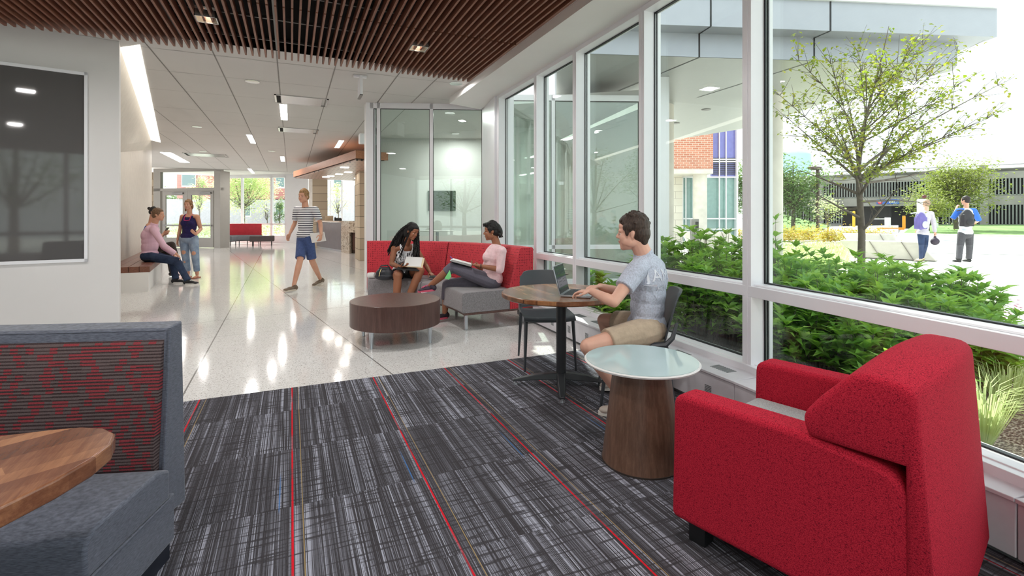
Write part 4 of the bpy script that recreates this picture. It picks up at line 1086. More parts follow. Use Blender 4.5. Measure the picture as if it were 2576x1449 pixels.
# ================================================================ people
def px(u, v, d): p = GD(u, 0, d); return V(p.x, p.y, zat(v, (p.x, p.y)))
def skin(name, rgb):
    if name in MT: return MT[name]
    n = NT(name); nz = n.noise(n.co('Object'), 12, 3); c = srgb(*rgb); d = tuple(x*.88 for x in c[:3])+(1,)
    n.setv(n.b, 'Subsurface Weight', .06); n.setv(n.b, 'Subsurface Radius', (.02, .008, .005))
    return n.fin(n.ramp(nz, [(.3, d), (.7, c)]), .48, 0, .4)
def frus(mb, a, b, ra, rb, n=16, m=0): return mb.tube([a, a+(b-a)*.5, b], [ra, (ra+rb)/2, rb], n, m)
def mixp(a, b, t): return a+(b-a)*t
def hand(mb, wr, d, nrm, k=1.0, curl=.5, spread=.0, side=1, thumb=.5, fr=.0085):
    """palm plus four fingers and a thumb; d = pointing direction, nrm = palm facing, side = +1 when the thumb lies on the d x nrm side"""
    d = d.normalized(); nrm = (nrm-d*nrm.dot(d)).normalized(); s = d.cross(nrm)*side
    pc = wr+d*.045*k
    for o in (-.026, -.009, .009, .026):
        mb.cap(wr+s*o*.6*k+d*.01*k, wr+d*.085*k+s*o*k, .0135*k, .0115*k, 8)
    L = [.066, .078, .073, .056]
    for i, o in enumerate((.030, .011, -.009, -.028)):
        b = wr+d*.086*k+s*o*k; c = curl*(1+.12*i); fd = (d+s*spread*(1.5-i)*.5).normalized()
        d1 = (fd*math.cos(c*.6)+nrm*math.sin(c*.6)); d2 = (fd*math.cos(c*1.5)+nrm*math.sin(c*1.5)); d3 = (fd*math.cos(c*2.2)+nrm*math.sin(c*2.2))
        p1 = b+d1*L[i]*.45*k; p2 = p1+d2*L[i]*.32*k; p3 = p2+d3*L[i]*.25*k
        mb.cap(b, p1, fr*k, fr*.95*k, 8); mb.cap(p1, p2, fr*.95*k, fr*.88*k, 8); mb.cap(p2, p3, fr*.88*k, fr*.75*k, 8)
    tb_ = wr+d*.022*k+s*.026*k; td = (d*.55+s*.75+nrm*(.15+.5*thumb)).normalized(); t1 = tb_+td*.036*k; td2 = (d*.85+s*.25+nrm*(.2+.6*thumb)).normalized(); t2 = t1+td2*.030*k; t3 = t2+(d+nrm*.3*thumb).normalized()*.022*k
    mb.cap(tb_, t1, .0125*k, .0105*k, 8); mb.cap(t1, t2, .0105*k, .009*k, 8); mb.cap(t2, t3, .009*k, .0075*k, 8)
def head(mb, c, f, up, k=1.0, jaw=1.0, nose=1.0, fem=False):
    f = f.normalized(); s = f.cross(up).normalized(); u = s.cross(f).normalized()      # s = the person's right
    def q(a, b, z): return c+(s*a+f*b+u*z)*k
    def e(a, b, z, x, y, w): mb.ell(q(a, b, z), s*x*k, f*y*k, u*w*k, 16)
    e(0, -.012, .028, .074, .096, .086)                     # skull
    e(0, .024, -.020, .061, .070, .080)                     # face
    e(0, .040, -.070, .045*jaw, .048, .040)                 # jaw
    e(0, .070, -.092, .024*jaw, .022, .020); e(0, .072, -.072, .026, .022, .026)                 # chin
    e(0, .066, .050, .054, .027, .032); e(0, .060, .022, .054, .033, .034)                     # forehead
    for sg in (-1, 1):
        e(sg*.034, .058, -.026, .028, .030, .032); e(sg*.036, .042, -.050, .026, .038, .032)           # cheek
        e(sg*.030, .082, .022, .022, .011, .009)            # brow
        e(sg*.042*jaw, .010, -.060, .021, .040, .030)       # jaw corner
        e(sg*.0735, -.006, -.012, .006, .012, .023)          # ear
        e(sg*.0765, -.012, -.004, .005, .011, .016)
    mb.cap(q(0, .085, .016), q(0, .106*1, -.018), .009*k, .0125*k*nose, 10)             # nose
    for sg in (-1, 1): mb.sph(q(sg*.011*nose, .096, -.024), .0085*k, 8)
    e(0, .088, -.048, .022, .012, .0085); e(0, .086, -.059, .019, .012, .0085)          # lips
    return q, s, f, u
def face_parts(q, s, f, u, t, k, iris=(60, 40, 28), lips=(196, 130, 118), brow=(60, 44, 34), lid=None):
    ey = MB(); ir = MB(); br = MB(); lp = MB()
    for sg in (-1, 1):
        ey.ell(q(sg*.031, .0765, -.001), s*.0135*k, f*.0105*k, u*(.006 if lid is None else .003)*k, 12)
        ir.ell(q(sg*.031, .0858, -.001), s*.0062*k, f*.0022*k, u*(.0055 if lid is None else .003)*k, 12)
        br.tube([q(sg*.013, .0925, .021), q(sg*.030, .0905, .0275), q(sg*.048, .078, .021)], [.0020*k, .0032*k, .0012*k], 6)
    lp.ell(q(0, .0955, -.0485), s*.021*k, f*.0065*k, u*.0040*k, 14); lp.ell(q(0, .0935, -.057), s*.018*k, f*.0072*k, u*.0046*k, 14)
    part('eye', ey, plain('eye_white', (204, 196, 188), .3), t, smooth=180); part('iris', ir, plain('iris_%d' % iris[0], iris, .15), t, smooth=180)
    part('eyebrow', br, plain('eyebrow_%d' % brow[0], brow, .8), t, smooth=180); part('lips', lp, plain('lips_%d' % lips[0], lips, .4), t, smooth=180)
def shoe(t, ank, toe, sole=(230, 228, 224), up=(30, 30, 34), k=1.0, name='shoe', voxel=.007, nrm=V(0, 0, 1)):
    """ank = ankle joint, toe = direction the foot points"""
    toe = toe.normalized(); nrm = (nrm-toe*nrm.dot(toe)).normalized(); s = toe.cross(nrm)
    b = ank-nrm*.082*k
    m = MB()
    m.ell(b+nrm*.045*k-toe*.03*k, s*.036*k, toe*.05*k, nrm*.045*k, 12); m.ell(b+nrm*.04*k+toe*.06*k, s*.042*k, toe*.08*k, nrm*.036*k, 12)
    m.ell(b+nrm*.032*k+toe*.135*k, s*.044*k, toe*.058*k, nrm*.026*k, 12); frus(m, b+nrm*.05*k-toe*.01*k, b+nrm*.10*k-toe*.012*k, .042*k, .040*k)
    o = opart(name, m, plain('shoe_upper_%d_%d' % (up[0], up[2]), up, .6), t, voxel, 3)
    so = MB(); pts = []
    for i in range(22):
        a = 2*PI*i/22; x = math.cos(a); y = math.sin(a); ln = .150 if x > 0 else .100
        pts.append(b+toe*(x*ln+.045)*k+s*y*(.051 if x > 0 else .042)*k*(1-.12*abs(x)**3))
    vs = pts+[p+nrm*.027*k for p in pts]; n = 22
    so.add(vs, [tuple(range(n)), tuple(range(n, 2*n))[::-1]]+[(i, n+i, n+(i+1) % n, (i+1) % n) for i in range(n)])
    part('sole', so, plain('shoe_sole_%d' % sole[0], sole, .6), o, smooth=40)
    return o
class Person:
    def __init__(s, label, base, voxel=.006, k=1.0, name='person', cat='person', group=None):
        s.t = thing(name, label, cat, base); s.sk = MB(); s.k = k; s.vx = voxel
    def torso(s, pel, chest, neck, lat, mb=None, g=0.0, w=1.0, dep_=1.0, bust=0, hipw=1.0, low=True, top=True, belly=1.0):
        """lat = towards the person's left"""
        mb = mb or s.sk; k = s.k; up = (neck-pel).normalized(); lat = (lat-up*lat.dot(up)).normalized(); f = up.cross(lat)*-1
        s.f = lat.cross(up); f = s.f
        if low: mb.ell(pel, lat*(.158*hipw*k+g), f*(.118*dep_*k+g), up*(.115*k+g), 20)
        mb.ell(mixp(pel, chest, .42), lat*(.128*w*k*belly+g), f*(.098*dep_*k*belly+g), up*(.16*k+g), 20)
        mb.ell(mixp(pel, chest, .72), lat*(.138*w*k+g), f*(.102*dep_*k+g), up*(.15*k+g), 20)
        mb.ell(chest, lat*(.155*w*k+g), f*(.108*dep_*k+g), up*(.14*k+g), 20)
        if top: mb.ell(mixp(chest, neck, .55), lat*(.135*w*k+g), f*(.082*dep_*k+g), up*(.085*k+g), 20)
        if bust:
            for sg in (-1, 1): mb.ell(chest+f*.070*k+lat*sg*.068*k-up*.015*k, lat*(.062*k+g), f*(.062*bust*k+g), up*(.062*k+g), 14)
        s.up = up; s.lat = lat
    def neck_head(s, neck, hc, f, up=V(0, 0, 1), nr=.054, hk=1.0, **k):
        kk = s.k*hk
        q, sd, ff, uu = head(s.sk, hc, f, up, kk, **k); s.q = q; s.hs = (sd, ff, uu); s.hk = kk
        s.sk.cap(neck-(hc-neck)*.25, hc-uu*.055*kk-ff*.025*kk, nr*1.12*s.k, nr*s.k, 14)
    def limb(s, pts, rad, mb=None, g=0.0, flat=False):
        mb = mb or s.sk
        for i in range(len(pts)-1): mb.cap(pts[i], pts[i+1], rad[i]*s.k+g, rad[i+1]*s.k+g, 14)
    def arm(s, sh, el, wr, fem=False):
        a = .9 if fem else 1.0
        s.limb([sh, mixp(sh, el, .45), el], [.052*a, .047*a, .037*a]); s.limb([el, mixp(el, wr, .3), wr], [.037*a, .039*a, .025*a])
    def leg(s, hip, kn, an, fem=False, thick=1.0):
        s.limb([hip, mixp(hip, kn, .5), kn], [.088*thick, .075*thick, .056*thick]); s.limb([kn, mixp(kn, an, .3), an], [.054*thick, .055*thick, .034*thick])
    def finish(s, mat, it=5): s.body = opart('body', s.sk, mat, s.t, s.vx, it, .5); return s.body
def strap_pts(P, chest, neck, lat, sg): return [chest+lat*sg*.078+P.f*.098+P.up*.03, mixp(chest, neck, .62)+lat*sg*.084+P.f*.068, neck+lat*sg*.086-P.up*.022, mixp(chest, neck, .55)+lat*sg*.084-P.f*.066, chest+lat*sg*.07-P.f*.09]
def straps(cm, P, chest, neck, lat):
    for sg in (-1, 1): cm.tube(strap_pts(P, chest, neck, lat, sg), [.034, .024, .022, .024, .034], 8)
def cloth(P, name, mb, mat, voxel=None, it=4, label=None): return opart(name, mb, mat, P.t, voxel or P.vx*1.15, it, .5, label=label)
def fabric(name, rgb, var=.06, rough=.85, sc=30, bump=.35):
    if name in MT: return MT[name]
    n = NT(name); co = n.co('Object'); nz = n.noise(co, sc, 4, .6); c = srgb(*rgb)
    col = n.ramp(nz, [(.3, tuple(max(0, x*(1-2.2*var)) for x in c[:3])+(1,)), (.7, tuple(min(1, x*(1+2*var)) for x in c[:3])+(1,))])
    fold = n.noise(n.co('Object', (1, 1, .6)), 16, 3, .55)
    n.bump(n.math('ADD', n.math('MULTIPLY', nz, .2), fold), bump, .018)
    return n.fin(col, rough, 0, .2, sheen=.1)
def hair_mat(name, rgb):
    if name in MT: return MT[name]
    n = NT(name); nz = n.noise(n.co('Object', (1, 1, .15)), 160, 3, .6); c = srgb(*rgb)
    n.bump(nz, .7, .004)
    return n.fin(n.ramp(nz, [(.35, tuple(x*.5 for x in c[:3])+(1,)), (.65, tuple(min(1, x*1.5) for x in c[:3])+(1,))]), .5, 0, .35)
def short_hair(P, mat, rnd, top=.018, back=-.03, front=.06, n=70, blob=.012, side=.0, extra=None):
    q = P.q; s, f, u = P.hs; k = P.hk; mb = MB()
    def e(a, b, z, x, y, w): mb.ell(q(a, b, z), s*x*k, f*y*k, u*w*k, 16)
    e(0, -.022, .046+top*.3, .081, .092, .080+top*.5)
    e(0, -.048, .0, .074, .066, .075)
    e(0, .018, .076, .066, .072, .040+top)
    for sg in (-1, 1): e(sg*.058, .012, .040, .024, .046, .036); e(sg*.0715, .028, .012, .008, .014, .030)
    if extra: extra(mb, q, s, f, u, k)
    for i in range(n):
        a = rnd.uniform(-PI, PI); el = rnd.uniform(.15, PI/2)
        x = math.cos(el)*math.cos(a); y = math.cos(el)*math.sin(a); z = math.sin(el)
        p = q(.078*x, -.018+.092*y, .046+(.085+top*.7)*z); mb.ell(p, s*blob*k, (f*.6+u*.3)*blob*1.8*k, u*blob*.8*k, 6)
    return opart('hair', mb, mat, P.t, P.vx*.9, 2, .4)
SK_L = skin('light_skin', (232, 180, 158)); SK_M = skin('medium_brown_skin', (160, 104, 76)); SK_D = skin('deep_brown_skin', (132, 84, 62)); SK_T = skin('tan_skin', (214, 160, 134)); SK_DD = skin('dark_skin', (70, 46, 38))
# ---------------------------------------------------------------- man with the laptop
P = Person('man in grey t-shirt and khaki shorts typing on a laptop at the cafe table', (2.31, 2.80, .46), .005)
pel = px(1626, 826, 3.5); chest = px(1632, 702, 3.5); neck = px(1618, 638, 3.48); hc = px(1593, 587, 3.46)
latp = (V(-.50, -.86, 0)).normalized()
latT = V(-.86, -.51, 0).normalized()
P.torso(pel, chest, neck, latT)
shN = px(1603, 678, 3.36); shF = px(1650, 672, 3.62)
elN = px(1544, 760, 3.22); wrN = px(1488, 733, 3.32); elF = px(1556, 735, 3.72); wrF = px(1510, 721, 3.56)
P.sk.cap(mixp(neck, chest, .25), shN, .055, .058); P.sk.cap(mixp(neck, chest, .25), shF, .055, .058)
P.arm(shN, elN, wrN); P.arm(shF, elF, wrF)
FM = V(-.80, .60, 0)
hand(P.sk, wrN, px(1460, 733, 3.36)-wrN, V(0, 0, -1), .95, .55, .1, side=1, thumb=.3)
hand(P.sk, wrF, px(1478, 722, 3.46)-wrF, V(0, 0, -1), .95, .5, .1, side=-1, thumb=.3)
P.neck_head(neck, hc, V(-.66, .75, -.06), V(.02, 0, 1), jaw=1.05, hk=1.06, nr=.058)
hipN = mixp(pel, pel+latp, .09); hipF = pel-latp*.09
knN = px(1480, 872, 3.22); knF = px(1520, 806, 3.85); anN = V(2.04, 2.66, .09); anF = V(2.31, 3.07, .10)
P.leg(hipN, knN, anN); P.leg(hipF, knF, anF)
P.finish(SK_L)
face_parts(P.q, *P.hs, P.t, P.hk, brow=(70, 50, 38), lips=(206, 142, 128))
rnd = random.Random(3)
def ex(mb, q, s, f, u, k):
    mb.ell(q(0, -.066, -.030), s*.060*k, f*.032*k, u*.058*k, 14); mb.ell(q(0, .055, .088), s*.055*k, f*.035*k, u*.024*k, 14)
short_hair(P, hair_mat('brown_hair', (64, 50, 42)), rnd, top=.020, extra=ex)
HEA = fabric('heather_grey_jersey', (192, 197, 212), .10, sc=90, bump=.8)
cm = MB(); P.torso(pel+V(0, 0, .015), chest, mixp(neck, chest, .12), latT, cm, g=.020)
cm.cap(mixp(neck, chest, .34), shN, .066, .071); cm.cap(mixp(neck, chest, .34), shF, .066, .071)
frus(cm, shN, mixp(shN, elN, .58), .072, .066); frus(cm, shF, mixp(shF, elF, .6), .072, .066)
frus(cm, mixp(neck, chest, .3), mixp(neck, chest, -.12), .085, .066)
cloth(P, 'tshirt', cm, HEA, .0055, 5)
kh = fabric('khaki_cotton', (190, 170, 148), .05)
cm = MB(); cm.ell(pel-V(0, 0, .01), latp*.178, FM*.14, V(0, 0, .12), 20)
for h_, kk in ((hipN, knN), (hipF, knF)): cm.cap(h_, mixp(h_, kk, .3), .104, .100); frus(cm, mixp(h_, kk, .2), mixp(h_, kk, .70), .102, .088)
cloth(P, 'shorts', cm, kh, .006)
for an, td in ((anF, V(-.92, .1, 0)), (anN, V(-.85, .35, 0))): shoe(P.t, an, td, (226, 222, 214), (184, 172, 162), .98)
# printed lettering on the back of the shirt
bc = chest-P.f*0
P.up = (neck-pel).normalized()
back_n = (-P.f); ll = V(0, 0, 1).cross(back_n).normalized()
rot = Matrix(((ll.x, 0, back_n.x, 0), (ll.y, 0, back_n.y, 0), (0, 1, back_n.z, 0), (0, 0, 0, 1)))
upv = back_n.cross(ll)
rot = Matrix(((ll.x, upv.x, back_n.x, 0), (ll.y, upv.y, back_n.y, 0), (ll.z, upv.z, back_n.z, 0), (0, 0, 0, 1)))
def wrap_text(name, s, size, z, parent, mat, surf, shift=0.0, off=.0035):
    """lettering laid on the cloth by projecting each vertex onto it"""
    o = text3(name, s, (0, 0, 0), size, mat, parent, Matrix.Identity(4), ext=.0)
    me = o.data; w = WL[parent.name]; dg = bpy.context.evaluated_depsgraph_get(); dg.update()
    bm = bmesh.new(); bm.from_mesh(me); bmesh.ops.triangulate(bm, faces=bm.faces[:]); bmesh.ops.subdivide_edges(bm, edges=bm.edges[:], cuts=2); bm.to_mesh(me); bm.free()
    for v in me.vertices:
        c0_ = v.co+w; p = chest+ll*(c0_.x+shift)+upv*(c0_.y+z)+back_n*.4
        hit, loc, nrm, idx = surf.ray_cast(p-WL[surf.name], -back_n)
        v.co = ((loc+nrm*off) if hit else (p-back_n*.28-WL[surf.name]))+WL[surf.name]-w
    return o
PRN = plain('white_print', (226, 228, 236), .7)
ts = [o for o in P.t.children if o.name.startswith('tshirt')][0]
wrap_text('shirt_print', 'JAMS', .115, .0, P.t, PRN, ts, -.045); wrap_text('shirt_print', 'HOUSE', .045, -.065, P.t, PRN, ts, -.03)
# laptop, phone
h0 = G(1409, 743, .752); h1 = G(1450, 716, .752); n0 = G(1480, 750, .752)
hd = (h1-h0); hd.z = 0; Lw = .315; hd.normalize(); kd = V(hd.y, -hd.x, 0)
if kd.dot(n0-h0) < 0: kd = -kd
t = thing('laptop', 'silver laptop open on the walnut cafe table with a dark screen', 'laptop', (h0+hd*.15+kd*.1).to_tuple()[:2]+(.74,))
zt_ = .742
part('base', MB().prism([h0+kd*0, h0+hd*Lw, h0+hd*Lw+kd*.22, h0+kd*.22], zt_, zt_+.014), ALU, t, bevel=.003)
part('keyboard', MB().prism([h0+hd*.02+kd*.02, h0+hd*(Lw-.02)+kd*.02, h0+hd*(Lw-.02)+kd*.125, h0+hd*.02+kd*.125], zt_+.014, zt_+.0155), BLACK, t, smooth=0)
ky = MB()
for i in range(14):
    for j_ in range(5): a = h0+hd*(.026+i*.0192)+kd*(.026+j_*.0195); ky.prism([a, a+hd*.0155, a+hd*.0155+kd*.0155, a+kd*.0155], zt_+.0155, zt_+.017)
part('keys', ky, plain('key_cap', (70, 72, 76), .5), t, smooth=0, kind='stuff')
sdn = (V(0, 0, 1)*math.cos(R(14))-kd*math.sin(R(14))); sn = sdn.cross(hd).normalized()
if sn.dot(kd) < 0: sn = -sn
b0 = h0+V(0, 0, zt_+.012-h0.z); Hs = .215
sc_ = MB(); sc_.obox(b0+hd*Lw/2+sdn*Hs/2-sn*.004, hd*Lw/2, sdn*Hs/2, sn*.004)
scr = part('screen_lid', sc_, ALU, t, bevel=.002)
part('bezel', MB().obox(b0+hd*Lw/2+sdn*Hs/2+sn*.0005, hd*(Lw/2-.005), sdn*(Hs/2-.005), sn*.0006), BLACK, t, smooth=0)
part('display', MB().obox(b0+hd*Lw/2+sdn*(Hs/2+.008)+sn*.0014, hd*(Lw/2-.012), sdn*(Hs/2-.022), sn*.0004), plain('laptop_display', (72, 78, 92), .08, spec=.9), t, smooth=0)
dd4 = MB()
for (x, y, w_, h_) in ((.05, .03, .09, .010), (.19, .02, .10, .003), (.19, .035, .09, .003), (.19, .05, .10, .003), (.05, -.01, .08, .003), (.05, -.03, .10, .003), (.05, .06, .2, .003), (.18, -.02, .11, .003), (.18, -.04, .09, .003), (.06, -.055, .05, .003)):
    dd4.obox(b0+hd*(x+w_/2)+sdn*(Hs/2+.012+y)+sn*.002, hd*w_/2, sdn*h_/2, sn*.0003)
part('screen_content', dd4, plain('screen_text', (34, 36, 44), .3), t, smooth=0)
pb_ = G(1535, 731, .745)
t = thing('phone', 'dark phone lying on the walnut table beside the laptop', 'phone', (pb_.x, pb_.y, .741))
part('body', MB().box(-.035, .035, -.07, .07, 0, .008), BLACK, t, local=True, bevel=.003); part('screen', MB().box(-.031, .031, -.064, .064, .008, .0087), plain('phone_glass', (50, 54, 60), .08), t, local=True, smooth=0)
t.rotation_euler = (0, 0, 1.0)
# ---------------------------------------------------------------- woman in the pink top
D = 6.15
P = Person('woman in a pale pink top and grey leggings sitting cross legged with a notebook', (2.3, 5.75, .45), .0055)
pel = px(1236, 706, D); chest = px(1245, 645, D); neck = px(1249, 616, D); hc = px(1237, 583, D)
lat = -FW
P.torso(pel, chest, neck, lat, w=.98, bust=1.1, hipw=1.1, dep_=1.1)
shN = px(1262, 632, D-.18); shF = px(1240, 632, D+.18); elN = px(1258, 678, D-.2); wrN = px(1207, 669, D-.18); elF = px(1218, 680, D+.2); wrF = px(1196, 666, D+.08)
P.sk.cap(mixp(neck, chest, .3), shN, .05, .05); P.sk.cap(mixp(neck, chest, .3), shF, .05, .05)
P.arm(shN, elN, wrN, True); P.arm(shF, elF, wrF, True)
hand(P.sk, wrN, px(1181, 665, D-.16)-wrN, V(0, .1, .6)+RT*-.2, .9, .7, side=1, thumb=.8); hand(P.sk, wrF, px(1180, 664, D)-wrF, V(0, 0, -1), .9, .5, side=-1)
P.neck_head(neck, hc, -RT+V(0, 0, -.10)+FW*-.08, V(.02, 0, 1), nr=.047, hk=.93, jaw=.9)
hipN = pel+lat*.09; hipF = pel-lat*.09
kT = px(1138, 672, D-.05); aT = px(1084, 717, D-.05); kB = px(1125, 716, D+.08); aB = px(1119, 787, D+.1)
P.leg(hipN, kT, aT, True); P.leg(hipF, kB, aB, True)
P.finish(SK_M)
face_parts(P.q, *P.hs, P.t, P.hk, lips=(146, 84, 74), brow=(30, 22, 20))
rnd = random.Random(4)
def ex2(mb, q, s, f, u, k):
    mb.ell(q(0, -.085, .03), s*.075*k, f*.05*k, u*.075*k, 14); mb.ell(q(0, -.115, -.01), s*.06*k, f*.035*k, u*.07*k, 14); mb.ell(q(0, .05, .108), s*.065*k, f*.05*k, u*.03*k, 14)
    for i in range(46):
        a = rnd.uniform(-.07, .07); b = rnd.uniform(-.02, .105); mb.sph(q(a, b, .115+rnd.uniform(-.015, .02)-abs(b-.03)*.2), .011*k, 6)
    for i in range(26):
        a = rnd.uniform(-.06, .06); p = q(a, -.11+rnd.uniform(-.02, .02), -.04); mb.cap(p, p-u*.05*k-f*rnd.uniform(0, .03)*k, .010*k, .004*k, 6)
short_hair(P, hair_mat('black_hair', (30, 26, 26)), rnd, top=.028, extra=ex2)
part('bracelet', MB().tube([mixp(wrN, elN, .06)+V(math.cos(a_)*.0, 0, 0)+(RT*0+FW*math.cos(a_)+V(0, 0, math.sin(a_)))*.029 for a_ in [2*PI*i_/16 for i_ in range(17)]], .005, 6), BLACK, P.t)
part('earring', MB().sph(P.q(-.084, -.004, -.036), .006), plain('gold', (232, 206, 150), .3, metal=.8), P.t)
pk = fabric('pale_pink_jersey', (244, 208, 212), .04)
cm = MB(); P.torso(pel+V(0, 0, .03), chest, mixp(neck, chest, .2), lat, cm, g=.016, w=1.0, bust=1.1, hipw=1.02, dep_=1.12)
cm.cap(mixp(neck, chest, .4), shN, .060, .064); cm.cap(mixp(neck, chest, .4), shF, .056, .060)
for a, b, w_ in ((shN, elN, wrN), (shF, elF, wrF)): cm.cap(a, b, .060, .052); frus(cm, b, mixp(b, w_, .18), .052, .046)
cloth(P, 'top', cm, pk, .0065, 4)
lg = fabric('charcoal_melange_leggings', (104, 100, 112), .08, sc=150, bump=.15)
cm = MB(); cm.ell(pel-V(0, 0, .01), lat*.175, RT*.135, V(0, 0, .115), 20)
for h_, kk, aa, c_ in ((hipN, kT, aT, .30), (hipF, kB, aB, .52)):
    cm.cap(h_, mixp(h_, kk, .5), .098, .086); cm.cap(mixp(h_, kk, .5), kk, .086, .066); cm.cap(kk, mixp(kk, aa, .12), .066, .065); frus(cm, mixp(kk, aa, .05), mixp(kk, aa, c_), .066, .061)
cloth(P, 'leggings', cm, lg, .0065, 4)
gm = MB(); pA = mixp(kT, aT, .06); pN = -FW*.066
gm.add([px(1133, 678, D-.05)+pN, px(1120, 699, D-.05)+pN*1.02, px(1131, 702, D-.05)+pN*1.02, px(1137, 694, D-.05)+pN*1.05]+[px(1133, 678, D-.05)+pN*.8, px(1120, 699, D-.05)+pN*.8, px(1131, 702, D-.05)+pN*.8, px(1137, 694, D-.05)+pN*.8], [(3, 2, 1, 0), (4, 5, 6, 7), (0, 1, 5, 4), (1, 2, 6, 5), (2, 3, 7, 6), (3, 0, 4, 7)])
part('green_insert', gm, plain('neon_green', (140, 236, 150), .6), P.t, label='neon green legging insert')
sA = shoe(P.t, aT+V(0, 0, -.005), -RT*.96+V(0, 0, -.10), (214, 90, 116), (62, 50, 66), .88, nrm=V(0, 0, 1)+RT*-.25)
sB = shoe(P.t, aB, -RT*.75-FW*.65, (214, 70, 90), (40, 34, 42), .88)
sw = plain('white_mark', (240, 240, 242), .5); pkl = plain('pink_lace', (226, 92, 130), .6)
m = MB(); c1 = px(1066, 737, D-.10); m.tube([c1+RT*-.03+V(0, 0, .012), c1+RT*-.025, c1+RT*.04+V(0, 0, .012)], [.002, .005, .001], 6)
lc = MB()
for i in range(5): b = aT+(-RT)*(.035+.018*i)+V(0, 0, -.006-.007*i); lc.tube([b-FW*.03, b+V(0, 0, .012), b+FW*.03], .005, 6)
part('laces', lc, pkl, sA); part('white_mark', m, sw, sA)
# notebook and pen
nb = px(1160, 664, D-.05)
t = thing('notebook', 'open white notebook resting on the raised knee of the woman in pink', 'notebook', nb.to_tuple())
ax = RT*.13+V(0, 0, -.035); ay = FW*.09
for k_, (dz_, tl) in enumerate(((0, 0), (.006, .008), (.013, .004), (.019, .012))):
    part('page', MB().obox(nb+V(0, 0, dz_+.012)+RT*tl-ax*.0, ax*(1-.02*k_), ay, V(0, 0, .0015)), W_PAINT, t, smooth=0)
part('cover', MB().obox(nb+V(0, 0, .006), ax*1.02, ay*1.03, V(0, 0, .002)), BLACK, t, smooth=0)
pn = px(1139, 651, D-.05); single('pen', MB().tube([pn+V(0, 0, .03)-RT*.035, pn-V(0, 0, .02)+RT*.02], .0045, 8), plain('pen_violet', (96, 96, 190), .4), 'violet pen lying on the open white notebook', 'pen', (pn.x, pn.y, pn.z-.02))
# ---------------------------------------------------------------- woman with long braids
D = 7.0
P = Person('woman with long black braids in a white tank top and black shorts', (1.35, 7.2, .45), .0055)
pel = px(1014, 690, 7.2); chest = px(1019, 640, 7.08); neck = px(1024, 613, 7.0); hc = px(1036, 583, 6.88)
F = (-FW*.86+RT*.5).normalized(); lat = (RT*.86+FW*.5).normalized()
P.torso(pel, chest, neck, lat, w=.90, bust=1.0, hipw=1.0)
shR = px(992, 626, 6.98); shL = px(1048, 630, 7.15)
elR = px(985, 664, 6.92); wrR = px(1010, 673, 6.74); elL = px(1072, 668, 7.15); wrL = px(1082, 686, 7.0)
P.sk.cap(mixp(neck, chest, .3), shR, .05, .052); P.sk.cap(mixp(neck, chest, .3), shL, .05, .052)
P.arm(shR, elR, wrR, True); P.arm(shL, elL, wrL, True)
hand(P.sk, wrR, px(1026, 670, 6.68)-wrR, V(0, 0, 1)+FW*.5, .9, .6, side=1, thumb=.6); hand(P.sk, wrL, px(1090, 694, 6.92)-wrL, V(0, 0, -1), .9, .35, side=-1)
P.neck_head(neck, hc, RT*.80-FW*.55+V(0, 0, -.38), V(0, 0, 1)+RT*.25, nr=.046, hk=.93, jaw=.88)
hR = pel-lat*.09; hL = pel+lat*.09
kR = px(1001, 694, 6.66); kL = px(1058, 680, 6.7); aR = px(996, 770, 6.62); aL = px(1016, 765, 6.62)
aR.z = .10; aL.z = .10
P.leg(hR, kR, aR, True, 1.04); P.leg(hL, kL, aL, True, 1.04)
P.finish(SK_M)
face_parts(P.q, *P.hs, P.t, P.hk, lips=(156, 86, 78), brow=(26, 20, 18), lid=1)
# braids
rnd = random.Random(8); q = P.q; s_, f_, u_ = P.hs; k = P.hk; hb = MB()
cap_ = MB()
cap_.ell(q(0, -.024, .054), s_*.092*k, f_*.102*k, u_*.092*k, 18); cap_.ell(q(0, -.06, -.01), s_*.098*k, f_*.08*k, u_*.11*k, 16); cap_.cap(q(-.078, -.01, .04), q(-.095, .0, -.12), .028*k, .03*k); cap_.ell(q(0, .02, .082), s_*.07*k, f_*.068*k, u_*.042*k, 16)
BLK = hair_mat('black_braided_hair', (26, 23, 23))
opart('hair', cap_, BLK, P.t, .006, 2, .4)
def braid(p0, p1, p2, r=.015):
    pts = []; n_ = 34
    for i in range(n_+1): t_ = i/n_; pts.append(p0*(1-t_)**2+p1*2*t_*(1-t_)+p2*t_*t_)
    for ph in (0, PI):
        pp_ = [p+(s_*math.cos(i*.95+ph)+(u_*.3+f_)*math.sin(i*.95+ph))*r*.45*(1-.3*i/n_) for i, p in enumerate(pts)]
        hb.tube(pp_, [r*.62*(1-.35*i/n_) for i in range(n_+1)], 5)
for i in range(80):                                     # falls behind the viewer's-left shoulder
    a = rnd.uniform(.0, 1.0); lay = rnd.uniform(-1, 1)
    p0 = q(.075*math.cos(a*2.2), -.03-.06*a+lay*.02, .10-.10*a)
    p2 = mixp(px(974, 630, 7.02), px(1010, 664, 7.12), rnd.random())+V(0, 0, rnd.uniform(-.05, .05))-FW*rnd.uniform(-.02, .08)
    p1 = mixp(p0, p2, .45)-RT*rnd.uniform(.0, .09)+V(0, 0, .08)
    braid(p0, p1, p2)
for i in range(46):                                     # falls in front on the far side
    p0 = q(-.072+rnd.uniform(-.012, .012), rnd.uniform(-.06, .05), rnd.uniform(-.02, .09))
    p2 = px(rnd.uniform(1038, 1054), rnd.uniform(638, 656), rnd.uniform(6.84, 6.98)); p1 = mixp(p0, p2, .5)+RT*rnd.uniform(0, .05)
    braid(p0, p1, p2)
for i in range(5):
    p0 = q(.07, .03, rnd.uniform(-.0, .06)); p2 = px(rnd.uniform(1003, 1010), rnd.uniform(632, 650), 6.86); braid(p0, mixp(p0, p2, .5)-FW*.03, p2, .009)
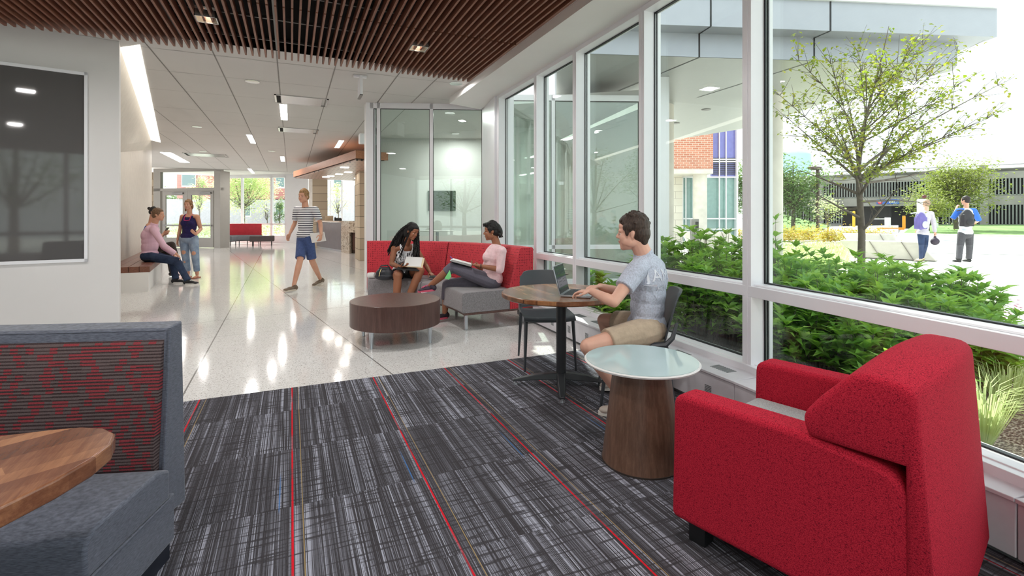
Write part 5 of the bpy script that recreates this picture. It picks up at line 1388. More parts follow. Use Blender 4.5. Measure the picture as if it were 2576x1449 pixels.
part('braids', hb, BLK, P.t, smooth=60)
def tankmat():
    n = NT('white_tank_with_black_brush_print'); co = n.co('Object'); w = n.n('ShaderNodeTexWave', wave_type='RINGS', rings_direction='SPHERICAL'); 
    nz = n.noise(n.co('Object', (30, 30, 8)), 1.6, 4, .7); c = n.ramp(nz, [(.44, srgb(26, 26, 30)), (.49, srgb(238, 238, 242))])
    x, y, z = n.xyz(co); z1 = chest.z-.45; m = n.math('MULTIPLY', n.math('GREATER_THAN', z, z1-.16), n.math('LESS_THAN', z, z1+.05))
    return n.fin(n.mix(m, srgb(238, 238, 242), c), .85, 0, .2)
cm = MB(); P.torso(pel+V(0, 0, .03), chest-P.up*.01, chest+P.up*.04, lat, cm, g=.019, w=.91, bust=1.0, hipw=.98, top=False)
straps(cm, P, chest, neck, lat)
cloth(P, 'tank_top', cm, tankmat(), .0065, 3)
cm = MB(); cm.ell(pel-V(0, 0, .02), lat*.176, F*.14, V(0, 0, .10), 20)
for h_, kk in ((hR, kR), (hL, kL)): cm.cap(h_, mixp(h_, kk, .2), .105, .10); frus(cm, mixp(h_, kk, .15), mixp(h_, kk, .5), .10, .094)
cloth(P, 'shorts', cm, fabric('black_cotton', (28, 27, 30), .1), .0065)
for an in (aR, aL): shoe(P.t, an, F, (60, 56, 54), (70, 54, 48), .86)
# folder, tablet, phone, handbag, water bottle
fb_ = px(1028, 668, 6.70)
t = thing('folder', 'cream folder of papers held over the lap of the woman with braids', 'folder', fb_.to_tuple())
fx = (RT*.98+V(0, 0, -.05)-FW*.1).normalized(); fy = (FW*.8+V(0, 0, .6)).normalized(); fz_ = fx.cross(fy)
part('cover', MB().obox(fb_+fx*.07+fy*.07, fx*.13, fy*.10, fz_*.002), plain('manila', (226, 204, 168), .7), t, smooth=0)
part('papers', MB().obox(fb_+fx*.055+fy*.075+fz_*.006, fx*.12, fy*.096, fz_*.003), W_PAINT, t, smooth=0)
t = thing('tablet_case', 'black tablet case lying on the lap under the cream folder', 'tablet', (fb_-V(0, 0, .04)).to_tuple())
part('body', MB().obox(fb_+fx*.0-V(0, 0, .035)+FW*.03, fx*.16, (FW*.98+V(0, 0, .2)).normalized()*.10, V(0, 0, .007)), BLACK, t, bevel=.004)
t = thing('phone', 'black phone held at the sofa seat by the woman with braids', 'phone', px(1090, 695, 6.88).to_tuple())
part('body', MB().obox(px(1092, 696, 6.86), RT*.065, FW*.035+V(0, 0, .01), V(0, 0, .004)), BLACK, t, bevel=.003); part('screen', MB().obox(px(1092, 696, 6.86)+V(0, 0, .0048), RT*.058, FW*.03+V(0, 0, .009), V(0, 0, .0005)), plain('phone_glass', (50, 54, 60), .08), t, smooth=0)
hb_ = G(968, 704, .455)
t = thing('handbag', 'black leather handbag on the left end of the red sofa', 'handbag', (hb_.x, hb_.y, .452))
LEA = plain('black_leather', (36, 38, 46), .35, bump=.3, bs=150)
m = MB(); c_ = V(hb_.x, hb_.y, .452)
m.ell(c_+V(0, 0, .085), RT*.13, FW*.07, V(0, 0, .09), 18); m.ell(c_+V(0, 0, .05), RT*.145, FW*.08, V(0, 0, .055), 18); m.obox(c_+V(0, 0, .15), RT*.07, FW*.03, V(0, 0, .03))
opart('body', m, LEA, t, .007, 4)
part('strap', MB().tube([c_+RT*-.09+V(0, 0, .13), c_+RT*-.05+V(0, 0, .2), c_+RT*.04+V(0, 0, .205), c_+RT*.10+V(0, 0, .12)], .009, 8), LEA, t)
part('buckle', MB().tube([c_+RT*-.06-FW*.075+V(0, 0, .06), c_+RT*-.05-FW*.065+V(0, 0, .12), c_+RT*-.035-FW*.05+V(0, 0, .16)], .006, 6), plain('gold', (232, 206, 150), .3, metal=.8), t)
w0 = G(943, 700, .455)
t = thing('white_bottle', 'white capped bottle lying beside the black handbag', 'bottle', (w0.x, w0.y, .452))
part('body', MB().tube([(0, 0, .045), (-.03, .02, .045), (-.09, .05, .045)], [.04, .042, .036], 16), W_PAINT, t, local=True)
# ---------------------------------------------------------------- walking man
D = 9.2
P = Person('blond young man walking in a striped white t-shirt and blue shorts', px(770, 725, D).to_tuple()[:2]+(0,), .007, 1.02)
pel = px(768, 598, D); chest = px(769, 545, D); neck = px(768, 520, D); hc = px(764, 495, D-.03)
F = (-FW*.82-RT*.5).normalized(); lat = (RT*.82-FW*.5).normalized()
P.torso(pel, chest, neck, lat, w=1.0)
shR = px(747, 528, D+.05); shL = px(793, 528, D-.05); elR = px(742, 561, D+.15); wrR = px(729, 588, D+.02); elL = px(806, 562, D-.02); wrL = px(808, 590, D-.2)
P.sk.cap(mixp(neck, chest, .3), shR, .055, .055); P.sk.cap(mixp(neck, chest, .3), shL, .055, .055)
P.arm(shR, elR, wrR); P.arm(shL, elL, wrL)
hand(P.sk, wrR, px(724, 600, D)-wrR, lat, 1, .5, side=1); hand(P.sk, wrL, px(805, 604, D-.25)-wrL, -lat, 1, .7, side=-1)
P.neck_head(neck, hc, F+RT*.35, V(0, 0, 1), hk=1.0)
hR = pel-lat*.09; hL = pel+lat*.09
kR = px(755, 654, D-.25); aR = px(739, 710, D-.42); kL = px(785, 656, D+.02); aL = px(806, 699, D+.38)
aR.z = .10; aL.z = .12
P.leg(hR, kR, aR); P.leg(hL, kL, aL); P.finish(SK_T)
face_parts(P.q, *P.hs, P.t, P.hk, brow=(120, 90, 60))
short_hair(P, hair_mat('sandy_hair', (150, 112, 72)), random.Random(5), top=.03)
def stripemat():
    n = NT('navy_white_stripes'); x, y, z = n.xyz(n.co('Object', (1, 1, 1))); fr = n.math('FRACT', n.math('MULTIPLY', z, 24)); nz = n.noise(n.co('Object'), 14, 3)
    n.bump(nz, .4, .02)
    return n.fin(n.mix(n.math('LESS_THAN', fr, .38), srgb(236, 234, 236), srgb(50, 48, 66)), .85, 0, .2)
cm = MB(); P.torso(pel+V(0, 0, .05), chest, mixp(neck, chest, .2), lat, cm, g=.02)
cm.cap(mixp(neck, chest, .4), shR, .066, .07); cm.cap(mixp(neck, chest, .4), shL, .066, .07)
frus(cm, shR, mixp(shR, elR, .75), .072, .064); frus(cm, shL, mixp(shL, elL, .75), .072, .064)
cloth(P, 'striped_tshirt', cm, stripemat(), .008)
cm = MB(); cm.ell(pel-V(0, 0, .01), lat*.175, F*.135, V(0, 0, .11), 20)
for h_, kk in ((hR, kR), (hL, kL)): cm.cap(h_, mixp(h_, kk, .4), .10, .096); frus(cm, mixp(h_, kk, .2), mixp(h_, kk, .92), .098, .088)
cloth(P, 'shorts', cm, fabric('denim_blue_shorts', (70, 86, 130), .08), .008)
shoe(P.t, aR, F, (200, 190, 176), (116, 98, 82), 1.05); shoe(P.t, aL, (F+V(0, 0, -.25)), (200, 190, 176), (116, 98, 82), 1.05)
pp_ = px(800, 597, D-.12)
t = thing('papers', 'white papers held in the hand of the walking man', 'papers', pp_.to_tuple())
part('sheet', MB().obox(pp_, RT*.13+V(0, 0, .02), V(0, 0, .085)-RT*.02, FW*.012), W_PAINT, t, bevel=.004)
# ---------------------------------------------------------------- standing woman
D = 10.75
P = Person('woman standing in a navy tank top with magenta trim and ripped jeans', px(482, 700, D).to_tuple()[:2]+(0,), .007, .98)
pel = px(475, 600, D); chest = px(477, 560, D); neck = px(477, 538, D); hc = px(474, 516, D-.02)
F = (-FW+RT*.1).normalized(); lat = (RT+FW*.1).normalized()
P.torso(pel, chest, neck, lat, w=.92, bust=1.1, hipw=1.08)
shR = px(459, 545, D); shL = px(496, 545, D); elR = px(453, 577, D+.03); wrR = px(447, 603, D-.04); elL = px(505, 576, D+.05); wrL = px(493, 590, D-.22)
P.sk.cap(mixp(neck, chest, .3), shR, .05, .05); P.sk.cap(mixp(neck, chest, .3), shL, .05, .05)
P.arm(shR, elR, wrR); P.arm(shL, elL, wrL)
hand(P.sk, wrR, px(446, 614, D-.05)-wrR, lat, .95, .4, side=1); hand(P.sk, wrL, px(484, 582, D-.3)-wrL, V(0, 0, 1)-RT, .95, .3, side=-1)
P.neck_head(neck, hc, F+V(0, 0, -.03), V(0, 0, 1), nr=.046, hk=.94, jaw=.9)
hR = pel-lat*.09; hL = pel+lat*.09; kR = px(466, 640, D-.04); kL = px(491, 640, D-.06); aR = px(473, 690, D+.05); aL = px(496, 690, D-.02); aR.z = .09; aL.z = .09
P.leg(hR, kR, aR, True, 1.1); P.leg(hL, kL, aL, True, 1.1)
for a_ in (aR, aL): P.sk.cap(a_-V(0, 0, .05), a_-V(0, 0, .065)+F*.13, .032, .022, flat=((0, 0, 1), .8))
P.finish(SK_T); face_parts(P.q, *P.hs, P.t, P.hk, brow=(120, 90, 64), lips=(200, 110, 108))
def ex3(mb, q, s, f, u, k):
    mb.ell(q(0, -.06, -.03), s*.085*k, f*.05*k, u*.10*k, 14); mb.cap(q(.07, -.02, .02), q(.085, -.04, -.13), .026*k, .02*k)
    mb.cap(q(-.07, -.02, .02), q(-.075, -.04, -.07), .022*k, .014*k)
short_hair(P, hair_mat('dark_blond_hair', (142, 104, 70)), random.Random(6), top=.012, extra=ex3)
cm = MB(); P.torso(pel+V(0, 0, .04), chest, chest+P.up*.04, lat, cm, g=.020, w=.94, bust=1.12, hipw=.98, top=False)
straps(cm, P, chest, neck, lat)
cloth(P, 'tank_top', cm, fabric('navy_jersey', (42, 36, 84), .08), .008)
tm = MB()
for sg in (-1, 1): tm.tube([chest+P.f*.136+P.up*.045, chest+lat*sg*.045+P.f*.130+P.up*.055]+[p+lat*(-sg)*.022+o for p, o in zip(strap_pts(P, chest, neck, lat, sg), (P.f*.022, P.f*.024, P.up*.022))], .007, 6)
part('trim', tm, plain('magenta_trim', (206, 60, 120), .7), P.t)
def denim(nm, a, b):
    n = NT(nm); nz = n.noise(n.co('Object'), 7, 4, .6); return n.fin(n.ramp(nz, [(.3, srgb(*a)), (.7, srgb(*b))]), .85, 0, .2)
cm = MB(); cm.ell(pel-V(0, 0, .01), lat*.178, F*.14, V(0, 0, .12), 20)
for h_, kk, aa in ((hR, kR, aR), (hL, kL, aL)): cm.cap(h_, kk, .108, .078); cm.cap(kk, mixp(kk, aa, .5), .078, .068); frus(cm, mixp(kk, aa, .3), mixp(kk, aa, .86), .068, .062)
j_ = cloth(P, 'ripped_jeans', cm, [denim('light_denim', (112, 132, 158), (160, 176, 196)), SK_T], .008)
for p in j_.data.polygons:
    c_ = p.center+WL[j_.name]
    if (c_-(kR+F*.07+V(0, 0, .05))).length < .045 or (c_-(kL+F*.07+V(0, 0, .03))).length < .045 or (c_-(kR+F*.06-V(0, 0, .17))).length < .035: p.material_index = 1
for an in (aR, aL): part('sandal', MB().obox(an-V(0, 0, .078)+F*.05, F*.13, F.cross(V(0, 0, 1))*.045, V(0, 0, .011)), plain('sandal_tan', (170, 110, 86), .7), P.t, bevel=.01)
# ---------------------------------------------------------------- man in the pink shirt on the bench
D = 9.75
P = Person('man in a pink shirt and dark jeans sitting on the timber bench', px(385, 655, D).to_tuple()[:2]+(.45,), .0075, 1.0)
pel = px(377, 644, D); chest = px(377, 592, D); neck = px(388, 565, D); hc = px(398, 541, D)
F = RT; lat = FW
P.torso(pel, chest, neck, lat, belly=1.1)
shN = px(388, 580, D-.17); shF = px(388, 580, D+.17); elN = px(412, 618, D-.24); wrN = px(443, 638, D-.15); elF = px(412, 622, D+.2); wrF = px(440, 643, D+.08)
P.sk.cap(mixp(neck, chest, .3), shN, .055, .055); P.sk.cap(mixp(neck, chest, .3), shF, .055, .055)
P.arm(shN, elN, wrN); P.arm(shF, elF, wrF)
hand(P.sk, wrN, px(457, 650, D-.08)-wrN, V(0, 0, -1)-RT*.3, 1, .5, side=1); hand(P.sk, wrF, px(452, 652, D+.05)-wrF, V(0, 0, -1)-RT*.3, 1, .5, side=-1)
P.neck_head(neck, hc, RT+FW*.25, V(0, 0, 1))
hN = pel-lat*.1; hF = pel+lat*.1; kN = px(444, 656, D-.05); kF = px(434, 655, D+.15); aN = px(472, 703, D-.1); aF = px(442, 703, D+.1); aN.z = .09; aF.z = .09
P.leg(hN, kN, aN); P.leg(hF, kF, aF); P.finish(SK_T); face_parts(P.q, *P.hs, P.t, P.hk)
short_hair(P, hair_mat('light_brown_hair', (112, 84, 62)), random.Random(7), top=.015)
def checkmat():
    n = NT('pink_check_shirt'); x, y, z = n.xyz(n.co('Object')); a = n.math('LESS_THAN', n.math('FRACT', n.math('MULTIPLY', z, 60)), .3); b = n.math('LESS_THAN', n.math('FRACT', n.math('MULTIPLY', x, 60)), .3)
    n.bump(n.noise(n.co('Object'), 12, 3), .5, .02)
    return n.fin(n.mix(n.math('MULTIPLY', n.math('ADD', a, b), .3), srgb(228, 190, 206), srgb(196, 150, 176)), .85, 0, .2)
cm = MB(); P.torso(pel+V(0, 0, .02), chest, mixp(neck, chest, .1), lat, cm, g=.024, belly=1.1, hipw=1.0)
cm.cap(mixp(neck, chest, .35), shN, .068, .072); cm.cap(mixp(neck, chest, .35), shF, .068, .072)
for a, b, w_ in ((shN, elN, wrN), (shF, elF, wrF)): cm.cap(a, b, .070, .054); frus(cm, b, mixp(b, w_, .95), .054, .038)
frus(cm, mixp(neck, chest, .2), mixp(neck, chest, -.15), .075, .066)
cloth(P, 'shirt', cm, checkmat(), .0085)
cm = MB(); cm.ell(pel-V(0, 0, .02), lat*.17, F*.14, V(0, 0, .11), 20)
for h_, kk, aa in ((hN, kN, aN), (hF, kF, aF)): cm.cap(h_, kk, .102, .078); cm.cap(kk, mixp(kk, aa, .6), .078, .062); frus(cm, mixp(kk, aa, .5), mixp(kk, aa, 1.02), .062, .060)
cloth(P, 'jeans', cm, denim('dark_denim', (36, 46, 68), (62, 76, 104)), .0085)
shoe(P.t, aN, F, (232, 230, 226), (34, 34, 38), 1.12); shoe(P.t, aF, F+FW*.1, (232, 230, 226), (34, 34, 38), 1.12)
single('phone', MB().obox(px(371, 654, D-.15)+V(0, 0, .0), RT*.08, FW*.04, V(0, 0, .006)), BLACK, 'black phone on the bench beside the man in pink', 'phone', px(371, 654, D-.15).to_tuple())
# ---------------------------------------------------------------- seated woman behind him
D = 10.9
P = Person('woman with a dark hair bun and blue top sitting behind the man in pink', px(380, 650, D).to_tuple()[:2]+(.45,), .009, .98)
pel = px(378, 634, D); chest = px(377, 585, D); neck = px(381, 556, D); hc = px(387, 534, D); F = RT; lat = FW
P.torso(pel, chest, neck, lat, w=.92, bust=.9)
shN = px(382, 570, D-.15); shF = px(382, 570, D+.15); elN = px(392, 604, D-.2); wrN = px(411, 588, D-.05); elF = px(396, 606, D+.2); wrF = px(413, 590, D+.05)
P.sk.cap(mixp(neck, chest, .3), shN, .05, .05); P.sk.cap(mixp(neck, chest, .3), shF, .05, .05)
P.arm(shN, elN, wrN, True); P.arm(shF, elF, wrF, True); hand(P.sk, wrN, RT+V(0, 0, .5), FW, .95, .6, side=1); hand(P.sk, wrF, RT+V(0, 0, .4), -FW, .95, .6, side=-1)
P.neck_head(neck, hc, RT+V(0, 0, -.2), V(0, 0, 1)+RT*.1, nr=.046, hk=.93, jaw=.9)
hN = pel-lat*.1; hF = pel+lat*.1; kN = px(431, 616, D-.05); kF = px(426, 630, D+.15); aN = px(446, 655, D-.1); aF = px(432, 690, D+.1); aF.z = .09
P.leg(hN, kN, aN, True); P.leg(hF, kF, aF, True); P.finish(SK_T); face_parts(P.q, *P.hs, P.t, P.hk)
def ex4(mb, q, s, f, u, k): mb.ell(q(0, -.13, .07), s*.04*k, f*.04*k, u*.04*k, 12); mb.ell(q(0, -.10, .04), s*.03*k, f*.03*k, u*.03*k, 12)
short_hair(P, hair_mat('black_hair', (30, 26, 26)), random.Random(9), top=.01, extra=ex4)
cm = MB(); P.torso(pel+V(0, 0, .04), chest, mixp(neck, chest, .3), lat, cm, g=.015, w=.93, bust=.9)
for a, b in ((shN, elN), (shF, elF)): frus(cm, a, mixp(a, b, .5), .058, .052)
cloth(P, 'top', cm, fabric('royal_blue_top', (44, 84, 168), .06), .009)
cm = MB(); cm.ell(pel, lat*.17, F*.14, V(0, 0, .11), 18)
for h_, kk, aa in ((hN, kN, aN), (hF, kF, aF)): cm.cap(h_, kk, .105, .078); cm.cap(kk, mixp(kk, aa, .9), .078, .055)
cloth(P, 'trousers', cm, fabric('dark_brown_trousers', (66, 58, 54), .08), .009)
for an in (aN, aF): shoe(P.t, an, F, (60, 56, 54), (44, 40, 40), .9, voxel=.009)
pc = px(421, 572, D-.0); single('phone', MB().obox(px(419, 578, D), RT*.04+V(0, 0, .05), FW*.035, (V(0, 0, 1)-RT)*.003), BLACK, 'dark phone in the hand of the woman with the bun', 'phone', px(419, 578, D).to_tuple())
# ---------------------------------------------------------------- receptionist
D = 20.6
P = Person('receptionist with short black hair seated behind the speckled stone desk end', px(902, 620, D).to_tuple()[:2]+(0,), .011)
neck = px(905, 561, D); hc = px(903, 549, D); pel = V(neck.x, neck.y, .62); chest = V(neck.x, neck.y, .92)
P.torso(pel, chest, neck, FW); P.limb([chest+FW*.16+V(0, 0, .08), pel+FW*.2+V(0, 0, .15), pel+FW*.15-RT*.2+V(0, 0, .2)], [.05, .045, .035]); P.limb([chest-FW*.16+V(0, 0, .08), pel-FW*.2+V(0, 0, .15), pel-FW*.15-RT*.2+V(0, 0, .2)], [.05, .045, .035])
P.limb([pel+FW*.09, pel+FW*.09-RT*.4, pel+FW*.09-RT*.4-V(0, 0, .45)], [.09, .06, .04]); P.limb([pel-FW*.09, pel-FW*.09-RT*.4, pel-FW*.09-RT*.4-V(0, 0, .45)], [.09, .06, .04])
P.neck_head(neck, hc, -RT+V(0, 0, -.4), V(0, 0, 1)-RT*.3); P.finish(SK_DD); short_hair(P, hair_mat('black_hair', (30, 26, 26)), random.Random(10), top=.01)
cm = MB(); P.torso(pel, chest, mixp(neck, chest, .2), FW, cm, g=.02); cloth(P, 'shirt', cm, fabric('dark_shirt', (40, 40, 50), .06), .012)
# ---------------------------------------------------------------- couple walking outside
def backpack(t, c, f, w, h, d, m1, m2, k=1.0):
    s = f.cross(V(0, 0, 1)); mb = MB()
    mb.ell(c, s*w/2, f*d/2, V(0, 0, h/2), 18); mb.obox(c-V(0, 0, h*.12), s*w*.42, f*d*.36, V(0, 0, h*.33)); mb.ell(c-V(0, 0, h*.15)-f*d*.3, s*w*.38, f*d*.3, V(0, 0, h*.28), 14)
    opart('body', mb, m1, t, .012, 5)
    part('front_pocket', MB().ell(c-V(0, 0, h*.2)-f*d*.52, s*w*.32, f*d*.12, V(0, 0, h*.2), 16), m2, t)
    for sg in (-1, 1): part('strap', MB().tube([c+s*sg*w*.22+V(0, 0, h*.40), c+s*sg*w*.27+f*d*.35+V(0, 0, h*.47), c+s*sg*w*.32+f*d*.8+V(0, 0, h*.42)], .018, 6), m2, t)
D = 14.6
P = Person('woman walking away outside in a lilac grey jacket and dark jeans', px(2322, 658, D).to_tuple()[:2]+(0,), .010, .97)
pel = px(2322, 588, D); chest = px(2326, 548, D); neck = px(2330, 530, D); hc = px(2330, 513, D); F = (FW-RT*.3).normalized(); lat = (-RT-FW*.3).normalized()
P.torso(pel, chest, neck, lat, w=.95)
shR = px(2343, 537, D); shL = px(2311, 538, D); elR = px(2349, 561, D); wrR = px(2352, 584, D); elL = px(2306, 560, D+.1); wrL = px(2310, 578, D+.2)
P.sk.cap(mixp(neck, chest, .3), shR, .05, .05); P.sk.cap(mixp(neck, chest, .3), shL, .05, .05); P.arm(shR, elR, wrR); P.arm(shL, elL, wrL)
hand(P.sk, wrR, V(0, 0, -1), lat, 1, .9, side=-1); hand(P.sk, wrL, V(0, 0, -1)+F, -lat, 1, .5, side=1)
P.neck_head(neck, hc, F+RT*.2, hk=.95); hL = pel+lat*.08; hR = pel-lat*.08; kL = px(2318, 620, D-.02); kR = px(2328, 617, D+.1); aL = px(2316, 652, D-.1); aR = px(2320, 650, D+.2); aL.z = .09; aR.z = .10
P.leg(hL, kL, aL); P.leg(hR, kR, aR); P.finish(SK_L)
short_hair(P, hair_mat('ash_blond_hair', (164, 134, 112)), random.Random(12), top=.01, extra=lambda mb, q, s, f, u, k: mb.ell(q(0, -.09, .02), s*.05*k, f*.04*k, u*.05*k, 12))
cm = MB(); P.torso(pel+V(0, 0, .03), chest, mixp(neck, chest, .1), lat, cm, g=.03, hipw=1.02)
cm.cap(mixp(neck, chest, .35), shR, .066, .07); cm.cap(mixp(neck, chest, .35), shL, .066, .07)
for a, b, w_ in ((shR, elR, wrR), (shL, elL, wrL)): cm.cap(a, b, .07, .058); frus(cm, b, mixp(b, w_, .98), .058, .05)
cloth(P, 'jacket', cm, fabric('lilac_grey_jacket', (196, 188, 200), .05), .011)
cm = MB(); cm.ell(pel-V(0, 0, .02), lat*.165, F*.13, V(0, 0, .1), 18)
for h_, kk, aa in ((hL, kL, aL), (hR, kR, aR)): cm.cap(h_, kk, .096, .066); cm.cap(kk, mixp(kk, aa, .95), .066, .044)
cloth(P, 'jeans', cm, denim('navy_denim', (42, 54, 84), (64, 78, 112)), .011)
for an in (aL, aR): shoe(P.t, an, F, (40, 36, 36), (206, 180, 150), .92, voxel=.01)
t = thing('backpack', 'purple and silver backpack worn by the woman outside', 'backpack', px(2315, 575, D-.25).to_tuple())
backpack(t, px(2316, 556, D-.26), F, .36, .52, .24, plain('purple_nylon', (104, 92, 160), .6), plain('silver_nylon', (190, 190, 204), .5))
bb = px(2352, 604, D)
t = thing('lunch_bag', 'small dark bag carried by the woman outside', 'bag', bb.to_tuple())
m = MB(); m.ell(bb-V(0, 0, .04), RT*.12, FW*.1, V(0, 0, .11), 14); m.cap(bb, bb+V(0, 0, .10), .07, .03); opart('body', m, plain('dark_plum', (66, 56, 70), .7), t, .01, 3)
part('handle', MB().tube([bb+V(0, 0, .1)-RT*.03, bb+V(0, 0, .19), bb+V(0, 0, .1)+RT*.03], .01, 6), BLACK, t)
D = 14.5
P = Person('man walking away outside in a white shirt with blue raglan sleeves', px(2428, 660, D).to_tuple()[:2]+(0,), .010, 1.05)
pel = px(2429, 588, D); chest = px(2430, 543, D); neck = px(2430, 521, D); hc = px(2429, 505, D); F = FW; lat = -RT
P.torso(pel, chest, neck, lat, w=1.1)
shL = px(2411, 530, D); shR = px(2450, 530, D); elL = px(2397, 549, D+.1); wrL = px(2406, 524, D+.2); elR = px(2462, 553, D+.08); wrR = px(2456, 560, D+.3)
P.sk.cap(mixp(neck, chest, .3), shR, .055, .06); P.sk.cap(mixp(neck, chest, .3), shL, .055, .06); P.arm(shR, elR, wrR); P.arm(shL, elL, wrL)
hand(P.sk, wrL, V(0, 0, 1)+RT*.4, RT, 1, .8, side=1); hand(P.sk, wrR, F, lat, 1, .6, side=-1)
P.neck_head(neck, hc, F-RT*.2); hL = pel+lat*.1; hR = pel-lat*.1; kL = px(2415, 620, D+.02); kR = px(2439, 622, D+.08); aL = px(2412, 653, D-.1); aR = px(2437, 657, D+.1); aL.z = .10; aR.z = .09
P.leg(hL, kL, aL); P.leg(hR, kR, aR); P.finish(SK_T); short_hair(P, hair_mat('very_dark_hair', (48, 38, 38)), random.Random(13), top=.012)
cm = MB(); P.torso(pel+V(0, 0, .05), chest, mixp(neck, chest, .15), lat, cm, g=.028, w=1.1); cloth(P, 'shirt', cm, fabric('white_jersey', (226, 230, 238), .03), .011)
cm = MB()
cm.cap(mixp(neck, chest, .35), shR, .066, .078); cm.cap(mixp(neck, chest, .35), shL, .066, .078)
for a, b in ((shR, elR), (shL, elL)): frus(cm, a, mixp(a, b, 1.05), .080, .068)
cloth(P, 'sleeves', cm, fabric('royal_blue_sleeves', (62, 112, 210), .05), .011, label='royal blue raglan sleeves')
cm = MB(); cm.ell(pel-V(0, 0, .02), lat*.18, F*.14, V(0, 0, .12), 18)
for h_, kk, aa in ((hL, kL, aL), (hR, kR, aR)): cm.cap(h_, kk, .11, .084); cm.cap(kk, mixp(kk, aa, .7), .084, .074); frus(cm, mixp(kk, aa, .6), mixp(kk, aa, 1.0), .074, .076)
cloth(P, 'trousers', cm, fabric('charcoal_trousers', (84, 82, 88), .06), .011)
for an in (aL, aR): shoe(P.t, an, F, (50, 48, 48), (36, 36, 38), 1.05, voxel=.01)
t = thing('backpack', 'black backpack worn by the man in blue and white', 'backpack', px(2431, 570, D-.25).to_tuple())
backpack(t, px(2432, 549, D-.27), F, .36, .52, .24, plain('black_nylon', (44, 40, 46), .6), plain('dark_nylon', (30, 28, 34), .5))
# ================================================================ outside materials
def leafmat(name, c1, c2, c3, tr=.45, sc=9, tc=(178, 214, 60)):
    if name in MT: return MT[name]
    n = NT(name); co = n.co('Object'); nz = n.noise(co, sc, 2, .6)
    col = n.ramp(nz, [(.32, srgb(*c1)), (.5, srgb(*c2)), (.68, srgb(*c3))])
    n.setv(n.b, 'Base Color', col); n.setv(n.b, 'Roughness', .45); n.setv(n.b, 'Specular IOR Level', .4)
    tl = n.n('ShaderNodeBsdfTranslucent'); n.l(n.mix(.5, col, srgb(*tc), 'MIX'), tl.inputs[0])
    mx = n.n('ShaderNodeMixShader'); mx.inputs[0].default_value = tr
    n.l(n.b.outputs[0], mx.inputs[1]); n.l(tl.outputs[0], mx.inputs[2]); n.l(mx.outputs[0], n.out.inputs[0])
    return n.m
L_SHRUB = leafmat('shrub_leaves', (66, 118, 42), (124, 174, 70), (186, 218, 112), sc=4)  # broad, contrasting tones put light and shade of the clumps into the colour
L_TREE = leafmat('tree_leaves', (96, 116, 48), (156, 160, 62), (206, 186, 84), tr=.4, sc=6)
L_YEL = leafmat('yellow_shrub_leaves', (150, 140, 50), (206, 170, 70), (214, 130, 70))
L_DARK = leafmat('far_tree_leaves', (70, 98, 66), (104, 130, 92), (140, 160, 118), tr=.3, sc=1.2)
L_OLV = leafmat('olive_tree_leaves', (110, 112, 64), (140, 140, 84), (170, 168, 104), tr=.3, sc=1.5)
L_LIME = leafmat('lime_leaves', (170, 190, 110), (204, 218, 150), (226, 234, 184), tr=.5, sc=2, tc=(226, 232, 190))
BARK = plain('bark', (104, 94, 86), .9, var=.12, vs=20, bump=.5, bs=60)
CONC = plain('pale_concrete', (206, 200, 190), .8, var=.05, vs=3, bump=.1)
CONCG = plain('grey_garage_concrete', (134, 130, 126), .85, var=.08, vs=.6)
ASPH = plain('asphalt', (168, 168, 170), .9, var=.04)
PLAZA = plain('white_plaza_paving', (214, 212, 206), .85, var=.02)
GRASS = plain('lawn_green', (116, 146, 84), .95, var=.2, vs=1.2)
PANEL = plain('canopy_panel', (164, 167, 176), .42, metal=.1, var=.01)
SOFF = plain('canopy_soffit', (156, 158, 156), .35, var=.01)
def mulch():
    n = NT('mulch'); co = n.co('World'); v = n.n('ShaderNodeTexVoronoi'); n.l(n.co('World', (1, 2.2, 1), (0, 0, .7)), v.inputs['Vector']); v.inputs['Scale'].default_value = 45
    c = n.ramp(n.math('ADD', n.math('MULTIPLY', v.outputs['Distance'], .6), n.math('MULTIPLY', n.noise(co, 60, 3), .5)), [(.3, srgb(60, 46, 40)), (.55, srgb(128, 108, 94)), (.8, srgb(186, 170, 154))])
    n.bump(v.outputs['Distance'], .8, .01)
    return n.fin(c, .95, 0, .2)
def brick(name, c1, c2, mort, w=.22, h=.075):
    n = NT(name); co = n.co('World'); x, y, z = n.xyz(co)
    b = n.n('ShaderNodeTexBrick'); n.l(n.comb(n.math('ADD', n.math('MULTIPLY', x, .91), n.math('MULTIPLY', y, -.41)), z, 0), b.inputs['Vector'])
    b.inputs['Color1'].default_value = srgb(*c1); b.inputs['Color2'].default_value = srgb(*c2); b.inputs['Mortar'].default_value = srgb(*mort)
    b.inputs['Scale'].default_value = 1; b.inputs['Mortar Size'].default_value = .012; b.inputs['Brick Width'].default_value = w; b.inputs['Row Height'].default_value = h
    return n.fin(b.outputs[0], .85, 0, .2)
BRICK = brick('red_brick', (176, 112, 92), (196, 134, 112), (206, 186, 172), .32, .11)
BRICKF = brick('far_red_brick', (186, 124, 118), (196, 138, 132), (200, 150, 142), .5, .2)
STBL = brick('pale_stone_blocks', (226, 220, 208), (214, 208, 196), (176, 170, 160), .8, .4)
GREEN_G = plain('aqua_glass_panel', (128, 160, 156), .08, spec=.8)
PURP = plain('blue_violet_glass', (112, 112, 182), .06, spec=.8)
